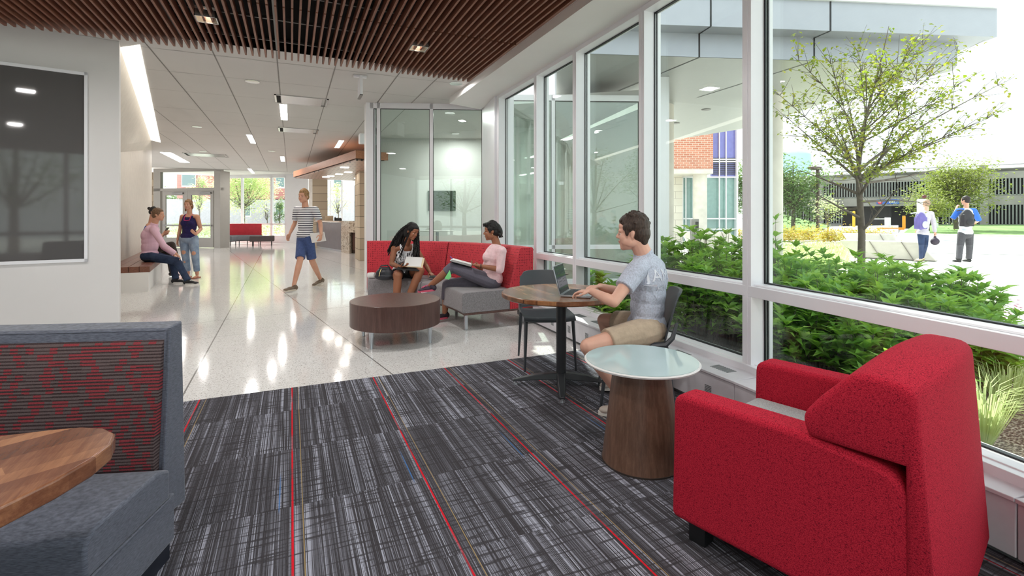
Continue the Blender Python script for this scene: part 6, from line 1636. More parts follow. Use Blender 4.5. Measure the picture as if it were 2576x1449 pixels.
# ---------------------------------------------------------------- ground outside
def strip(name, pts, z, m, **k): return struct(name, MB().poly([(p[0], p[1], z) for p in pts]), m, smooth=0)
struct('ground', MB().poly([(-60, -30, -.02), (140, -30, -.02), (140, 110, -.02), (-60, 110, -.02)]), PLAZA, smooth=0)
bed = [(3.0, -6), (4.9, -6), (5.0, .2), (5.4, 1.6), (6.2, 2.8), (7.1, 3.3), (7.2, 4.4), (6.2, 4.9), (5.3, 4.9), (4.4, 5.3), (3.25, 6.3), (3.1, 4), (3.05, 2), (2.75, .6), (2.4, -1)]
struct('planting_bed', MB().prism(bed, -.05, .0), mulch(), smooth=0)
# road, kerb and lawns
def gp(u, d, z): p = GD(u, z, d); return (p.x, p.y, z)
struct('road', MB().poly([gp(2250, 19, -.01), gp(2700, 17, -.01), gp(2700, 33, -.01), gp(2300, 37, -.01), gp(1960, 44, -.01), gp(1960, 40, -.01)]), ASPH, smooth=0)
def lawn(name, ring, m=GRASS): return struct(name, MB().poly([gp(*p) for p in ring]), m, smooth=0)
lawn('lawn', [(2270, 40, .02), (2420, 37, .02), (2720, 33, .02), (2720, 52, .6), (2300, 60, .5)])
lawn('lawn', [(1880, 42, .0), (2040, 44, .0), (2090, 60, .3), (1880, 66, 3.0)])
lawn('lawn', [(2060, 45, .0), (2260, 42, .0), (2260, 58, .45), (2090, 58, .3)], ASPH)
kb = MB()
for a, b in ((gp(2270, 39.6, 0), gp(2420, 36.6, 0)), (gp(2420, 36.6, 0), gp(2720, 32.6, 0))): kb.bar((a[0], a[1], 0.02), (b[0], b[1], .02), .3, .16)
struct('kerb', kb, CONC, smooth=0)
lawn('gravel_strip', [(1960, 30, .03), (2240, 27, .03), (2250, 34, .03), (1960, 38, .03)], plain('leafy_ground', (150, 152, 96), .95, var=.2, vs=3))
# ---------------------------------------------------------------- leaves
def leafquad(mb, p, d, up, L, W, fold=.22, droop=.15):
    """a pointed leaf folded along its rib: base p, direction d"""
    s = d.cross(up)
    if s.length < 1e-3: s = V(1, 0, 0)
    s.normalize(); n_ = s.cross(d)
    m = p+d*L*.5+n_*(.06*L); t = p+d*L-n_*(droop*L)
    w = s*W/2; f = n_*(fold*W)
    mb.add([p, p+d*L*.3+w*.85+f, m+w*.8+f*.8-n_*.02*L, t, m-w*.8+f*.8-n_*.02*L, p+d*L*.3-w*.85+f, m], [(0, 1, 2, 6), (6, 2, 3), (0, 6, 4, 5), (6, 3, 4)])
def rleaf(mb, rnd, p, d, L, W, fold=.22):
    up = V(rnd.uniform(-.4, .4), rnd.uniform(-.4, .4), 1).normalized(); leafquad(mb, p, d.normalized(), up, L, W, fold)
def shrub(label, u, d, h, r, seed, n=26, LL=.145, LW=.056, mat=None, name='shrub', group='leafy green shrubs outside the window', tiers=5, cat='shrub', whorl=7, z0=0.0):
    rnd = random.Random(seed); c = GD(u, 0, d)
    t = thing(name, label, cat, (c.x, c.y, z0), group=group)
    lv = MB(); st = MB()
    for i in range(n):
        a = rnd.uniform(0, 2*PI); k = math.sqrt(rnd.random()); rr = r*k; hh = h*(1-.45*k*k)*rnd.uniform(.8, 1.05)
        b0 = V(c.x+rr*.25*math.cos(a), c.y+rr*.25*math.sin(a), z0); tip = V(c.x+rr*math.cos(a), c.y+rr*math.sin(a), z0+hh)
        mid = (b0+tip)/2+V(rnd.uniform(-.04, .04), rnd.uniform(-.04, .04), .08*h)
        pts = [b0, mid, tip]; st.tube(pts, [.006, .004, .002], 4, caps=False)
        ax = (tip-mid).normalized()
        for j in range(tiers):
            f = 1-j*.15; q = b0*(1-f)**2+mid*2*f*(1-f)+tip*f*f
            m_ = whorl if j == 0 else max(3, whorl-2); ph = rnd.uniform(0, 2*PI)
            for k_ in range(m_):
                aa = ph+2*PI*k_/m_+rnd.uniform(-.25, .25); el = (.55 if j == 0 else .12)+rnd.uniform(-.3, .3)
                dd2 = V(math.cos(aa)*math.cos(el), math.sin(aa)*math.cos(el), math.sin(el))+ax*.2
                s_ = rnd.uniform(.65, 1.15)*(1 if j else .85)
                rleaf(lv, rnd, q, dd2, LL*s_, LW*s_)
    part('foliage', lv, mat or L_SHRUB, t, smooth=0); part('stems', st, BARK, t)
    return t
SH = [(1655, 5.6, 1.12, .42, 'low in the corner beside the vestibule'), (1730, 5.5, 1.22, .45, 'tallest clump left of the thick mullion'), (1800, 5.9, 1.16, .45, 'clump behind the tallest, near the keypad post'),
      (1835, 4.9, 1.04, .45, 'directly left of the thick mullion'), (1765, 4.75, .9, .4, 'against the glass behind the plastic chair'), (1900, 5.6, 1.12, .42, 'right behind the thick mullion'),
      (1960, 4.6, .98, .45, 'first one right of the thick mullion'), (2010, 5.6, 1.0, .5, 'in front of the round pier'), (2050, 4.0, .82, .42, 'behind the glass above the armchair arm'), (2110, 5.0, .92, .5, 'left of the slender tree trunk'),
      (2190, 4.2, .86, .45, 'around the foot of the slender tree'), (2215, 5.1, .86, .45, 'just right of the tree trunk'), (2190, 3.55, .72, .36, 'low against the glass under the tree'), (2300, 4.6, .84, .45, 'in front of the concrete benches'),
      (2330, 3.7, .74, .4, 'above the armchair back'), (2400, 4.4, .86, .42, 'near the walking couple'), (2440, 3.7, .66, .35, 'last of the tall row beside the flowers'), (1950, 3.95, .66, .3, 'small, low at the glass by the mullion'),
      (2280, 3.15, .5, .28, 'small, low behind the armchair back'), (1560, 5.3, .62, .3, 'low, seen beside the laptop man'), (1500, 5.9, .66, .3, 'low, behind the laptop')]
for i, (u, d, h, r, w) in enumerate(SH):
    shrub('green pointed-leaf shrub, '+w, u, d, h, r, 100+i, n=int(46*(r/.42)**2)+10)
# tall sprig
shrub('thin tall leafy sprig rising beside the round pier', 1945, 5.0, 1.42, .07, 77, n=3, tiers=6, whorl=4)
# flowers and grasses at the right
FLOW = plain('pink_petals', (196, 60, 120), .6)
for i, (u, d, lb) in enumerate([(2490, 5.0, 'left'), (2540, 4.7, 'middle'), (2590, 4.3, 'right')]):
    rnd = random.Random(i+5); c = GD(u, 0, d)
    t = thing('flower_clump', 'low pink flowering clump at the bed edge, %s one of three' % lb, 'flowers', (c.x, c.y, 0), group='pink flowers at the bed edge')
    lv = MB(); fl = MB()
    for k in range(200):
        p = c+V(rnd.uniform(-.4, .4), rnd.uniform(-.4, .4), rnd.uniform(.1, .42)); a = rnd.uniform(0, 2*PI)
        rleaf(lv, rnd, p, V(math.cos(a), math.sin(a), rnd.uniform(-.2, .8)), .05, .018)
    for k in range(26):
        p = c+V(rnd.uniform(-.4, .4), rnd.uniform(-.4, .4), rnd.uniform(.36, .5))
        for q in range(5):
            a = 2*PI*q/5; leafquad(fl, p, V(math.cos(a), math.sin(a), .3).normalized(), V(0, 0, 1), .028, .02)
    part('foliage', lv, L_SHRUB, t, smooth=0); part('petals', fl, FLOW, t, smooth=0)
for i, (u, d, lb) in enumerate([(2530, 3.3, 'nearest the armchair'), (2590, 3.6, 'at the right edge'), (2500, 4.0, 'behind the others'), (2470, 2.85, 'low beside the armchair back')]):
    rnd = random.Random(i+50); c = GD(u, 0, d)
    t = thing('ornamental_grass', 'fine green ornamental grass tuft on the mulch, '+lb, 'grass tuft', (c.x, c.y, 0), group='grass tufts on the mulch')
    g = MB()
    for k in range(170):
        a = rnd.uniform(0, 2*PI); l = rnd.uniform(.25, .5); o = rnd.uniform(.1, .35); b = c+V(math.cos(a)*.04, math.sin(a)*.04, 0)
        m1 = b+V(math.cos(a)*o*.35, math.sin(a)*o*.35, l*.7); tp_ = b+V(math.cos(a)*o, math.sin(a)*o, l*.8); s_ = V(-math.sin(a), math.cos(a), 0)*.003
        g.add([b-s_, b+s_, m1+s_, tp_, m1-s_], [(0, 1, 2, 4), (4, 2, 3)])
    part('blades', g, L_LIME, t, smooth=0)
# ---------------------------------------------------------------- the slender tree
def tube_branch(mb, a, b, ra, rb, rnd, bend=.1, n=7, up=.0):
    a = V(*a); b = V(*b); L = (b-a).length; pts = []; c1 = a+(b-a)*.35+V(rnd.uniform(-1, 1), rnd.uniform(-1, 1), rnd.uniform(-.5, .5))*L*bend+V(0, 0, up*L)
    for i in range(n+1):
        t = i/n; pts.append(a*(1-t)**2+c1*2*t*(1-t)+b*t*t)
    mb.tube(pts, [ra+(rb-ra)*i/n for i in range(n+1)], 6, caps=False)
    return pts
rnd = random.Random(11); TD = 6.3
def tq(u, v, dd2=0.0): p = GD(u, 0, TD+dd2); return V(p.x, p.y, zat(v, (p.x, p.y)))
tb = GD(2165, 0, TD)
t = thing('slender_tree', 'slender young tree with sparse yellow-green leaves in the planting bed', 'tree', (tb.x, tb.y, 0))
tr = MB(); lv = MB()
main = [tb, tq(2166, 700), tq(2168, 590), tq(2163, 500), tq(2160, 420), tq(2170, 330), tq(2195, 230), tq(2220, 140), tq(2236, 66)]
tr.tube(main, [.055, .048, .042, .036, .028, .02, .014, .008, .003], 10)
BR = [(2, 2040, 480, -.3), (2, 2330, 510, .2), (3, 2015, 430, .4), (3, 2300, 380, -.5), (3, 2060, 330, -.4), (3, 2420, 330, .3), (4, 2260, 290, -.5), (4, 1985, 300, .3), (4, 2120, 200, .5), (4, 2510, 215, .2), (4, 2480, 300, -.4),
      (5, 2330, 180, -.3), (5, 2410, 135, .4), (5, 2090, 160, -.2), (5, 1962, 240, -.3), (5, 2010, 155, .1), (6, 2290, 130, -.2), (6, 2160, 130, .3), (6, 2322, 115, .3), (3, 2380, 420, .6), (4, 2050, 260, .7), (5, 2260, 220, .6), (4, 2360, 250, .5), (5, 2180, 220, -.7), (6, 2230, 170, -.5), (4, 2100, 300, -.7), (5, 2400, 220, -.6), (2, 2090, 540, .3), (2, 2260, 470, -.3)]
for (k, u, v, dd2) in BR:
    k_ = k-1 if k >= 4 else k; a = main[k_]+(main[min(k_+1, 8)]-main[k_])*rnd.random(); b = tq(u, v, dd2*1.7)
    r0 = .02 if k < 5 else .011
    pts = tube_branch(tr, a, b, r0, .003, rnd, .07, 8, .02)
    low_ = v > 400
    for i in range(2, 9):
        for q in range(4 if not low_ else 1):
            p = pts[i]; dd3 = (b-a).normalized()+V(rnd.uniform(-1, 1), rnd.uniform(-1, 1), rnd.uniform(-.7, .9)); dd3.normalize(); l = rnd.uniform(.15, .42)
            tw = tube_branch(tr, p, p+dd3*l, .004, .0015, rnd, .1, 3)
            for s in range(int(8 if not low_ else 3)):
                if rnd.random() < (.12 if not low_ else .5): continue
                w = p+dd3*l*rnd.uniform(.25, 1.05)+V(rnd.uniform(-.06, .06), rnd.uniform(-.06, .06), rnd.uniform(-.06, .05))
                a_ = rnd.uniform(0, 2*PI); rleaf(lv, rnd, w, V(math.cos(a_), math.sin(a_), rnd.uniform(-.9, .3)), rnd.uniform(.042, .066), rnd.uniform(.032, .046), .06)
for i in range(60):
    p = main[6]+(main[8]-main[6])*rnd.random(); a_ = rnd.uniform(0, 2*PI); rleaf(lv, rnd, p+V(math.cos(a_), math.sin(a_), 0)*.05, V(math.cos(a_), math.sin(a_), rnd.uniform(-.7, .5)), .05, .035)
part('trunk', tr, BARK, t, smooth=60); part('foliage', lv, L_TREE, t, smooth=0)
# ---------------------------------------------------------------- generic far trees
def far_tree(label, u, d, h, r, mat, seed, cz=None, n=1500, ls=.16, trunk=.1, name='tree', cat='tree', group=None, z0=0.0, tall=1.0, clumps=16):
    rnd = random.Random(seed); c = GD(u, 0, d); cz = cz or h*.62
    t = thing(name, label, cat, (c.x, c.y, z0), group=group)
    m = MB()
    m.tube([(c.x, c.y, z0), (c.x+.05, c.y, z0+cz*.5), (c.x, c.y, z0+h*.85)], [trunk, trunk*.7, trunk*.2], 8)
    lv = MB(); cl = []
    for i in range(clumps):
        while True:
            q = V(rnd.uniform(-1, 1), rnd.uniform(-1, 1), rnd.uniform(-1, 1))
            if q.length < 1: break
        cl.append(V(c.x+q.x*r*.75, c.y+q.y*r*.75, z0+cz+q.z*(h-cz)*.75*tall)); 
        tube_branch(m, (c.x, c.y, z0+cz*.55), cl[-1], trunk*.35, trunk*.08, rnd, .1, 4)
    for i in range(n):
        q0_ = cl[rnd.randrange(clumps)]; q = V(rnd.gauss(0, 1), rnd.gauss(0, 1), rnd.gauss(0, 1))*r*.2
        p = q0_+q; a = rnd.uniform(0, 2*PI); leafquad(lv, p, V(math.cos(a), math.sin(a), rnd.uniform(-.6, .4)).normalized(), V(0, 0, 1), ls*rnd.uniform(.6, 1.2), ls*.6)
    part('trunk', m, BARK, t); part('foliage', lv, mat, t, smooth=0)
    return t
far_tree('dense green tree left of the street lamp', 1995, 46, 7.6, 3.6, L_DARK, 1, n=3800, ls=.42, cz=4.2, clumps=30, trunk=.2)
far_tree('dense green tree behind the thick mullion far off', 1890, 52, 8.0, 3.2, L_DARK, 2, n=2600, ls=.42, cz=4.6, clumps=24, trunk=.2)
far_tree('broad olive tree in front of the parking garage', 2405, 44, 6.2, 3.4, L_OLV, 3, n=4200, ls=.32, cz=3.6, clumps=34, trunk=.2, z0=.3)
far_tree('grey-green small tree left of the broad olive tree', 2335, 42, 3.9, 2.2, L_OLV, 4, n=1500, ls=.26, cz=2.4, trunk=.12, z0=.2)
far_tree('small lime sapling beside the street lamp', 2082, 30, 2.9, 1.0, L_LIME, 5, n=420, ls=.16, cz=1.9, trunk=.05, z0=0)
# yellow-orange low shrubs
for i, (u, d, lb) in enumerate([(1985, 27, 'left of three, by the pier'), (2030, 28, 'left middle, by the street lamp'), (2085, 26, 'right middle'), (2140, 27, 'next to the slender trunk'), (2195, 25, 'rightmost, behind the benches'), (1850, 29, 'green one near the brick building')]):
    rnd = random.Random(200+i); c = GD(u, 0, d)
    t = thing('low_hedge_shrub', 'low yellow and orange tinged shrub, '+lb if i < 5 else 'low yellow green shrub beside the aqua glazed building', 'shrub', (c.x, c.y, 0), group='yellow and orange shrubs beyond the plaza bed')
    lv = MB()
    for k in range(900):
        q = V(rnd.gauss(0, .45), rnd.gauss(0, .3), abs(rnd.gauss(.35, .22))); p = c+q; a = rnd.uniform(0, 2*PI)
        leafquad(lv, p, V(math.cos(a), math.sin(a), rnd.uniform(-.2, .8)).normalized(), V(0, 0, 1), .15, .07)
    part('foliage', lv, L_YEL, t, smooth=0)
# pale grass stuff behind the shrubs
rnd = random.Random(9); g = MB()
for k in range(2600):
    u = rnd.uniform(1965, 2135); d = rnd.uniform(12.5, 21); c = GD(u, 0, d); a = rnd.uniform(0, 2*PI); l = rnd.uniform(.2, .42); s_ = V(-math.sin(a), math.cos(a), 0)*.012
    m1 = c+V(math.cos(a)*.1, math.sin(a)*.1, l*.8); t3 = c+V(math.cos(a)*.3, math.sin(a)*.3, l*.75)
    g.add([c-s_, c+s_, m1+s_, t3, m1-s_], [(0, 1, 2, 4), (4, 2, 3)])
c = GD(2040, 0, 16); single('variegated_grass', g, L_LIME, 'pale variegated grass bed between the shrubs and the concrete benches', 'grass', (c.x, c.y, 0), kind='stuff', smooth=0)
# ---------------------------------------------------------------- concrete benches
def cbench(label, u0, u1, d0, d1, h, lean=.45, joints=(.33, .66)):
    a = GD(u0, 0, d0); b = GD(u1, 0, d1); d = (b-a).normalized(); n_ = V(-d.y, d.x, 0)
    t = thing('concrete_bench', label, 'bench', ((a+b)/2).to_tuple(), group=None)
    L = (b-a).length; W = .75
    vs = [a+d*.35+n_*.12, b, b+n_*W, a+d*.35+n_*W, a-d*0+V(0, 0, h), b-d*lean+V(0, 0, h), b-d*lean+n_*W+V(0, 0, h), a+n_*W+V(0, 0, h)]
    m = MB().add(vs, [(3, 2, 1, 0), (4, 5, 6, 7), (0, 1, 5, 4), (1, 2, 6, 5), (2, 3, 7, 6), (3, 0, 4, 7)])
    part('block', m, CONC, t, bevel=.02)
    j = MB()
    for f in joints:
        p = a+d*(L*f+.3); q = a+d*(L*f)+V(0, 0, h)
        pp_ = a*(1-0)+d*(L*f+.1)+n_*.11*(1)
        j.bar(p+n_*.09*(1-f)-n_*.01, q-n_*.005, .03, .02)
    part('joint', j, plain('bench_joint', (130, 124, 116), .9), t, smooth=0)
cbench('long pale concrete bench behind the slender tree', 2112, 2356, 16.6, 14.9, .56)
cbench('shorter pale concrete bench behind the long one', 2122, 2262, 22.5, 21.5, .6, .2)
cbench('low pale concrete bench in front of the aqua glazed building', 1718, 1866, 20, 19.5, .75)
# ---------------------------------------------------------------- parking garage
GA = GD(1900, 0, 70); GB = GD(2800, 0, 51); gd_ = (GB-GA).normalized(); gn = V(-gd_.y, gd_.x, 0)
def gs(u): return son(GA, gd_, u)
t = thing('parking_garage', 'grey concrete two level parking garage with slatted metal screens', 'building', ((GA+GB)/2).to_tuple())
def gb(mb, s0, s1, z0, z1, o0=0, o1=.5, m=0): return mb.prism([GA+gd_*s0+gn*o0, GA+gd_*s1+gn*o0, GA+gd_*s1+gn*o1, GA+gd_*s0+gn*o1], z0, z1, m)
S1_ = (GB-GA).length
part('parapet', gb(MB(), 0, S1_, 5.8, 7.0), CONCG, t, smooth=0)
part('floor_band', gb(MB(), 0, S1_, 2.8, 3.95), CONCG, t, smooth=0)
for u0, u1 in ((2052, 2070), (2464, 2484), (1960, 1975)): part('pier', gb(MB(), gs(u0), gs(u1), -.2, 7.4 if u0 == 2464 else 7.0, -.25, .3), CONCG, t, smooth=0)
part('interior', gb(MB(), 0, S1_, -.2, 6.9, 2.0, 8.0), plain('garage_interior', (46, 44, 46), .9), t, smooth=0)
part('deck', gb(MB(), 0, S1_, 6.6, 6.9, 0, 8), CONCG, t, smooth=0)
part('low_wall', gb(MB(), 0, gs(2120), -.2, .5), CONCG, t, smooth=0); part('low_wall', gb(MB(), gs(2355), S1_, -.2, .55), CONCG, t, smooth=0)
rl = MB()
gb(rl, 0, S1_, 7.35, 7.42, .1, .16)
part('guard_rail', rl, GREYMET, t, smooth=0)
SLG = plain('screen_slats', (118, 120, 118), .5, metal=.3)
for nm, u0, u1, z0, z1 in (('u', 1965, 2052, 3.9, 5.8), ('u', 2070, 2464, 3.9, 5.8), ('u', 2484, 2700, 3.9, 5.8), ('l', 1965, 2052, .5, 2.8), ('l', 2070, 2118, .5, 2.8), ('l', 2370, 2464, .5, 2.8), ('l', 2484, 2700, .5, 2.8)):
    m = MB(); s = gs(u0)
    while s < gs(u1)-.05:
        gb(m, s, s+.13, z0+.03, z1, -.05, .0); s += .29
    gb(m, gs(u0), gs(u1), z0, z0+.1, -.05, .0)
    part('slat_screen', m, SLG, t, smooth=0)
# sign on the garage
SB = GD(2230, 0, 61)
t = thing('garage_exit_sign', 'blue parking garage sign with Exit lettering', 'sign', (SB.x, SB.y, 3.0))
s0, s1 = gs(2205), gs(2262)
part('board', gb(MB(), s0, s1, 3.05, 3.62, -.12, -.04), plain('sign_blue', (44, 84, 168), .4), t, smooth=0)
ro = Matrix.Rotation(math.atan2(gd_.y, gd_.x), 4, 'Z')
def disc(c, r, z, m, nm, o, off): return part(nm, MB().lathe([(0, 0), (r, 0), (r, .02), (0, .02)], (0, 0, 0), 24).xf(Matrix.Translation(c+V(0, 0, z)-gn*off)@ro@Matrix.Rotation(PI/2, 4, 'X')), m, o)
cc = GA+gd_*(s0+.35)
disc(cc, .26, 3.33, plain('sign_red', (196, 40, 50), .4), 'no_entry_disc', t, .13)
part('bar', gb(MB(), s0+.18, s0+.52, 3.29, 3.37, -.16, -.15), W_PAINT, t, smooth=0)
p = GA+gd_*(s0+1.55)-gn*.14
text3('lettering', 'Exit', (p.x, p.y, 3.2), .42, W_PAINT, t, ro@Matrix.Rotation(PI/2, 4, 'X'))
# gates, kiosk, lamp, bollard
YEL = plain('safety_yellow', (232, 184, 50), .5); ORG = plain('orange_paint', (236, 150, 40), .5)
def post(name, label, cat, u, d, w, z0, z1, mat, **k):
    c = GD(u, 0, d); return c
for i, (u, d) in enumerate(((2233, 55), (2352, 50))):
    c = GD(u, 0, d); t = thing('gate_cabinet', 'white barrier gate cabinet, %s of the two' % ('left' if i == 0 else 'right'), 'gate cabinet', (c.x, c.y, .2), group='barrier gate cabinets')
    part('cabinet', MB().box(-.24, .24, -.2, .2, 0, 1.15), W_PAINT, t, local=True, bevel=.03)
    part('arm', MB().box(-3.2, .0, -.3, -.24, .95, 1.05), W_PAINT, t, local=True, smooth=0)
for i, (u, d, m, z1, lb) in enumerate(((2148, 56, YEL, 1.9, 'tall yellow post at the garage entry'), (2274, 52, ORG, 1.35, 'orange post beside the barrier arm'))):
    c = GD(u, 0, d); single('bollard', MB().lathe([(0, 0), (.14, 0), (.14, z1-.1), (.1, z1), (0, z1)], (c.x, c.y, .2), 12), m, lb, 'post', (c.x, c.y, .2))
c = GD(2240, 0, 50); single('kerb_block', MB().box(c.x-1.3, c.x+1.3, c.y-.2, c.y+.2, .1, .32, rot=-.4), ORG, 'orange painted kerb block at the barrier', 'kerb', (c.x, c.y, .1))
c = GD(2320, 0, 30)
t = thing('ticket_kiosk', 'white payment kiosk behind the woman with the purple backpack', 'kiosk', (c.x, c.y, 0))
part('body', MB().box(-.22, .22, -.2, .2, 0, 2.45), W_PAINT, t, local=True, bevel=.04); part('panel', MB().box(.0, .2, -.21, -.2, 1.5, 2.3), GREYMET, t, local=True)
part('beacon', MB().sph((.22, 0, 2.62), .12), plain('dark_red', (90, 40, 36), .5), t, local=True)
c = GD(2057, 0, 45)
t = thing('street_lamp', 'brown street lamp with a flat square head', 'street lamp', (c.x, c.y, 0))
BRN = plain('brown_lamp_paint', (96, 78, 74), .5)
part('pole', MB().box(-.11, .11, -.11, .11, 0, 5.9), BRN, t, local=True, bevel=.02); part('lamp_head', MB().box(-.95, .15, -.3, .3, 5.75, 6.0), BRN, t, local=True, bevel=.04)
c = GD(1747, 0, 17.5)
t = thing('door_opener_post', 'metal door opener post with a black button plate', 'post', (c.x, c.y, 0))
m_ = Matrix.Rotation(-YAW, 4, 'Z')
part('post', MB().box(-.13, .13, -.09, .09, 0, 1.28).xf(m_), GREYMET, t, local=True, bevel=.01)
part('button_plate', MB().box(.0, .11, -.1, -.09, .95, 1.18).xf(m_), BLACK, t, local=True, bevel=.01)
# blue tower far away
c = GD(1992, 0, 160)
t = thing('distant_tower', 'distant blue glass tower above the trees', 'building', (c.x, c.y, 0))
part('tower_body', MB().lathe([(0, 0), (5.5, 0), (5.5, 21.8), (4.8, 22.4), (0, 22.4)], (0, 0, 0), 24), plain('blue_glass', (160, 194, 214), .2), t, local=True)
# ---------------------------------------------------------------- building with brick and aqua glazing
def screen_box(mb, u0, u1, d, z0, z1, th=.3, d2=None): 
    a = GD(u0, 0, d); b = GD(u1, 0, d2 or d); n_ = V(FW.x, FW.y, 0)
    return mb.prism([a, b, b+n_*th, a+n_*th], z0, z1)
DD = 26.0
def zz(v, d=DD): return EYE+(HOR-v)/FPX*d
c = GD(1770, 0, DD)
t = thing('brick_wing', 'red brick and aqua glazed building wing beyond the entrance canopy', 'building', (c.x, c.y, 0))
part('brick_bay', screen_box(MB(), 1640, 1794, DD, zz(426), 8.5, 3), BRICK, t, smooth=0)
part('concrete_band', screen_box(MB(), 1640, 1794, DD-.1, zz(437), zz(426), 3), CONC, t, smooth=0)
part('stone_wall', screen_box(MB(), 1640, 1717, DD+1.5, 0, zz(437), .5), STBL, t, smooth=0)
cc = GD(1761, 0, DD+.5)
part('round_column', MB().lathe([(0, 0), (.36, 0), (.36, zz(437)), (0, zz(437))], (cc.x, cc.y, 0), 24), CONC, t)
part('aqua_glazing', screen_box(MB(), 1717, 1856, DD+2.0, 0, zz(438), .2), GREEN_G, t, smooth=0)
part('upper_glazing', screen_box(MB(), 1790, 1856, DD+1.9, zz(438), 8.6, .2), PURP, t, smooth=0)
mm = MB()
for u in (1717, 1725, 1743, 1809, 1826, 1852): screen_box(mm, u, u+2.2, DD+1.8, 0, 8.6 if u > 1790 else zz(438), .1)
for v in (580, 552, 440, 398, 392): screen_box(mm, 1717 if v > 438 else 1790, 1858, DD+1.8, zz(v), zz(v)+.07, .1)
screen_box(mm, 1853, 1857, DD+1.7, 0, 8.6, .4)
part('mullions', mm, FRAME, t, smooth=0)
lo = MB()
for k in range(9): screen_box(lo, 1792, 1852, DD+1.85, zz(438)+.15+k*.11, zz(438)+.2+k*.11, .03)
part('louvres', lo, BLACK, t, smooth=0)
# ---------------------------------------------------------------- entrance canopy
def CP(u, v, z): return G(u, v, z)
NL = CP(1400, 52, 4.0); NR = CP(2508, 93, 4.0); N2L = CP(1400, 72, 4.0); N2R = CP(2408, 108, 4.0)
t = thing('entrance_canopy', 'large grey metal entrance canopy with curved soffit edge', 'canopy', (NR.x-2, NR.y, 3.66))
back_ = FW*3.2
far_edge = [CP(2405, 166, 3.66), CP(2396, 178, 3.66), CP(2250, 212, 3.66), CP(2100, 250, 3.66), CP(1965, 295, 3.66), CP(1860, 325, 3.66), CP(1690, 352, 3.66), CP(1400, 380, 3.66)]
low_ring = [CP(1400, 120, 3.66)]+far_edge
part('fascia_upper', MB().prism([NL, NR, NR+FW*.6, N2R+FW*.9, N2L+FW*.5], 4.0, 4.42), PANEL, t, smooth=0)
part('coping', MB().prism([NL-FW*.04, NR-FW*.04+RT*.04, NR+FW*.6+RT*.04, N2R+FW*1, N2L+FW*.5], 4.42, 4.46), FRAME, t, smooth=0)
n2l = V(N2L.x, N2L.y, 0); n2r = V(N2R.x, N2R.y, 0)
part('fascia_lower', MB().prism([n2l, n2r]+[V(p.x, p.y, 0) for p in far_edge[1:]], 3.66, 4.0), PANEL, t, smooth=0)
part('soffit', MB().poly([(n2l.x, n2l.y, 3.655), (n2r.x, n2r.y, 3.655)]+[(p.x, p.y, 3.655) for p in far_edge[1:]]), SOFF, t, smooth=0)
part('roof_slab', MB().prism([NL+FW*.5, NR+FW*.6, V(far_edge[1].x, far_edge[1].y, 0)+FW*.4]+[V(p.x, p.y, 0) for p in far_edge[2:]], 3.98, 4.3), PANEL, t, smooth=0)
j = MB()
def vj(u, A, B, z0, z1):
    d = (B-A).normalized(); s = son(V(A.x, A.y, 0), V(d.x, d.y, 0).normalized(), u); p = V(A.x, A.y, 0)+V(d.x, d.y, 0).normalized()*s
    j.prism([p-RT*.012-FW*.004, p+RT*.012-FW*.004, p+RT*.012, p-RT*.012], z0, z1); return p
for ua, ub in ((1788, 1759), (2089, 2048)):
    p = vj(ua, NL, NR, 4.0, 4.42); q = vj(ub, N2L, N2R, 3.66, 4.0)
    seam(j, V(p.x, p.y, 3.998), V(q.x, q.y, 3.998), .02)
    q2_ = V(*(q+(q-p).normalized()*.0+FW*2.2-RT*.9)); seam(j, V(q.x, q.y, 3.653), V(q2_.x, q2_.y, 3.653), .02)
part('panel_joint', j, GASKET, t, smooth=0)
for u, v in ((1776, 276), (1700, 310)):
    p = G(u, v, 3.65); part('soffit_light', MB().lathe([(0, -.01), (.09, -.01), (.1, 0), (0, 0)], (p.x, p.y, 3.65), 20), GREYMET, t)
def pier(label, u, d, r):
    c = GD(u, 0, d); t = thing('round_pier', label, 'pier', (c.x, c.y, 0)); part('shaft', MB().lathe([(0, 0), (r, 0), (r, 3.655), (0, 3.655)], (0, 0, 0), 40), CONC, t, local=True)
    part('joint', MB().box(-.006, .006, -r-.003, -r+.02, 0, 3.65).xf(Matrix.Rotation(-YAW-.25, 4, 'Z')), GASKET, t, local=True, smooth=0)
pier('tall round pale pier right of the thick mullion', 1930, 9.3, .265)
pier('round pale pier half hidden behind the window frame', 1661, 10.2, .27)
# cladding post at the vestibule corner, vestibule roof
cp = GD(1667, 0, 8.1)
struct('wall_right', MB().prism([cp-RT*.13, cp+RT*.11, cp+RT*.11+FW*.4, cp-RT*.13+FW*.4], 0, 3.66), FRAME, smooth=0)
# ---------------------------------------------------------------- outside the far windows
HX2 = 48
def fz(v, d=HX2): return EYE+(546-v)/FPX*d
c = GD(620, 0, HX2)
t = thing('brick_hall', 'red brick building over a pale base seen through the far windows', 'building', (c.x, c.y, 0))
part('brick_wall', screen_box(MB(), 445, 760, HX2, fz(497), 11, 3, HX2+3), BRICKF, t, smooth=0)
part('base_wall', screen_box(MB(), 400, 900, HX2-.1, 0, fz(499), 3, HX2+3), plain('lilac_grey_base', (190, 186, 194), .8), t, smooth=0)
for i, (u0, u1, v0, v1) in enumerate(((458, 490, 435, 465), (553, 558, 440, 458), (617, 634, 443, 467), (695, 714, 443, 468), (612, 628, 515, 540), (694, 712, 515, 538), (840, 858, 440, 470))):
    m = MB(); screen_box(m, u0-1.5, u1+1.5, HX2-.15, fz(v1)-.15, fz(v0)+.06, .1, HX2-.15+.0); f_ = part('window', m, W_PAINT, t, smooth=0)
    part('pane', screen_box(MB(), u0, u1, HX2-.2, fz(v1), fz(v0), .06), plain('far_window_glass', (112, 134, 140), .15), f_, smooth=0)
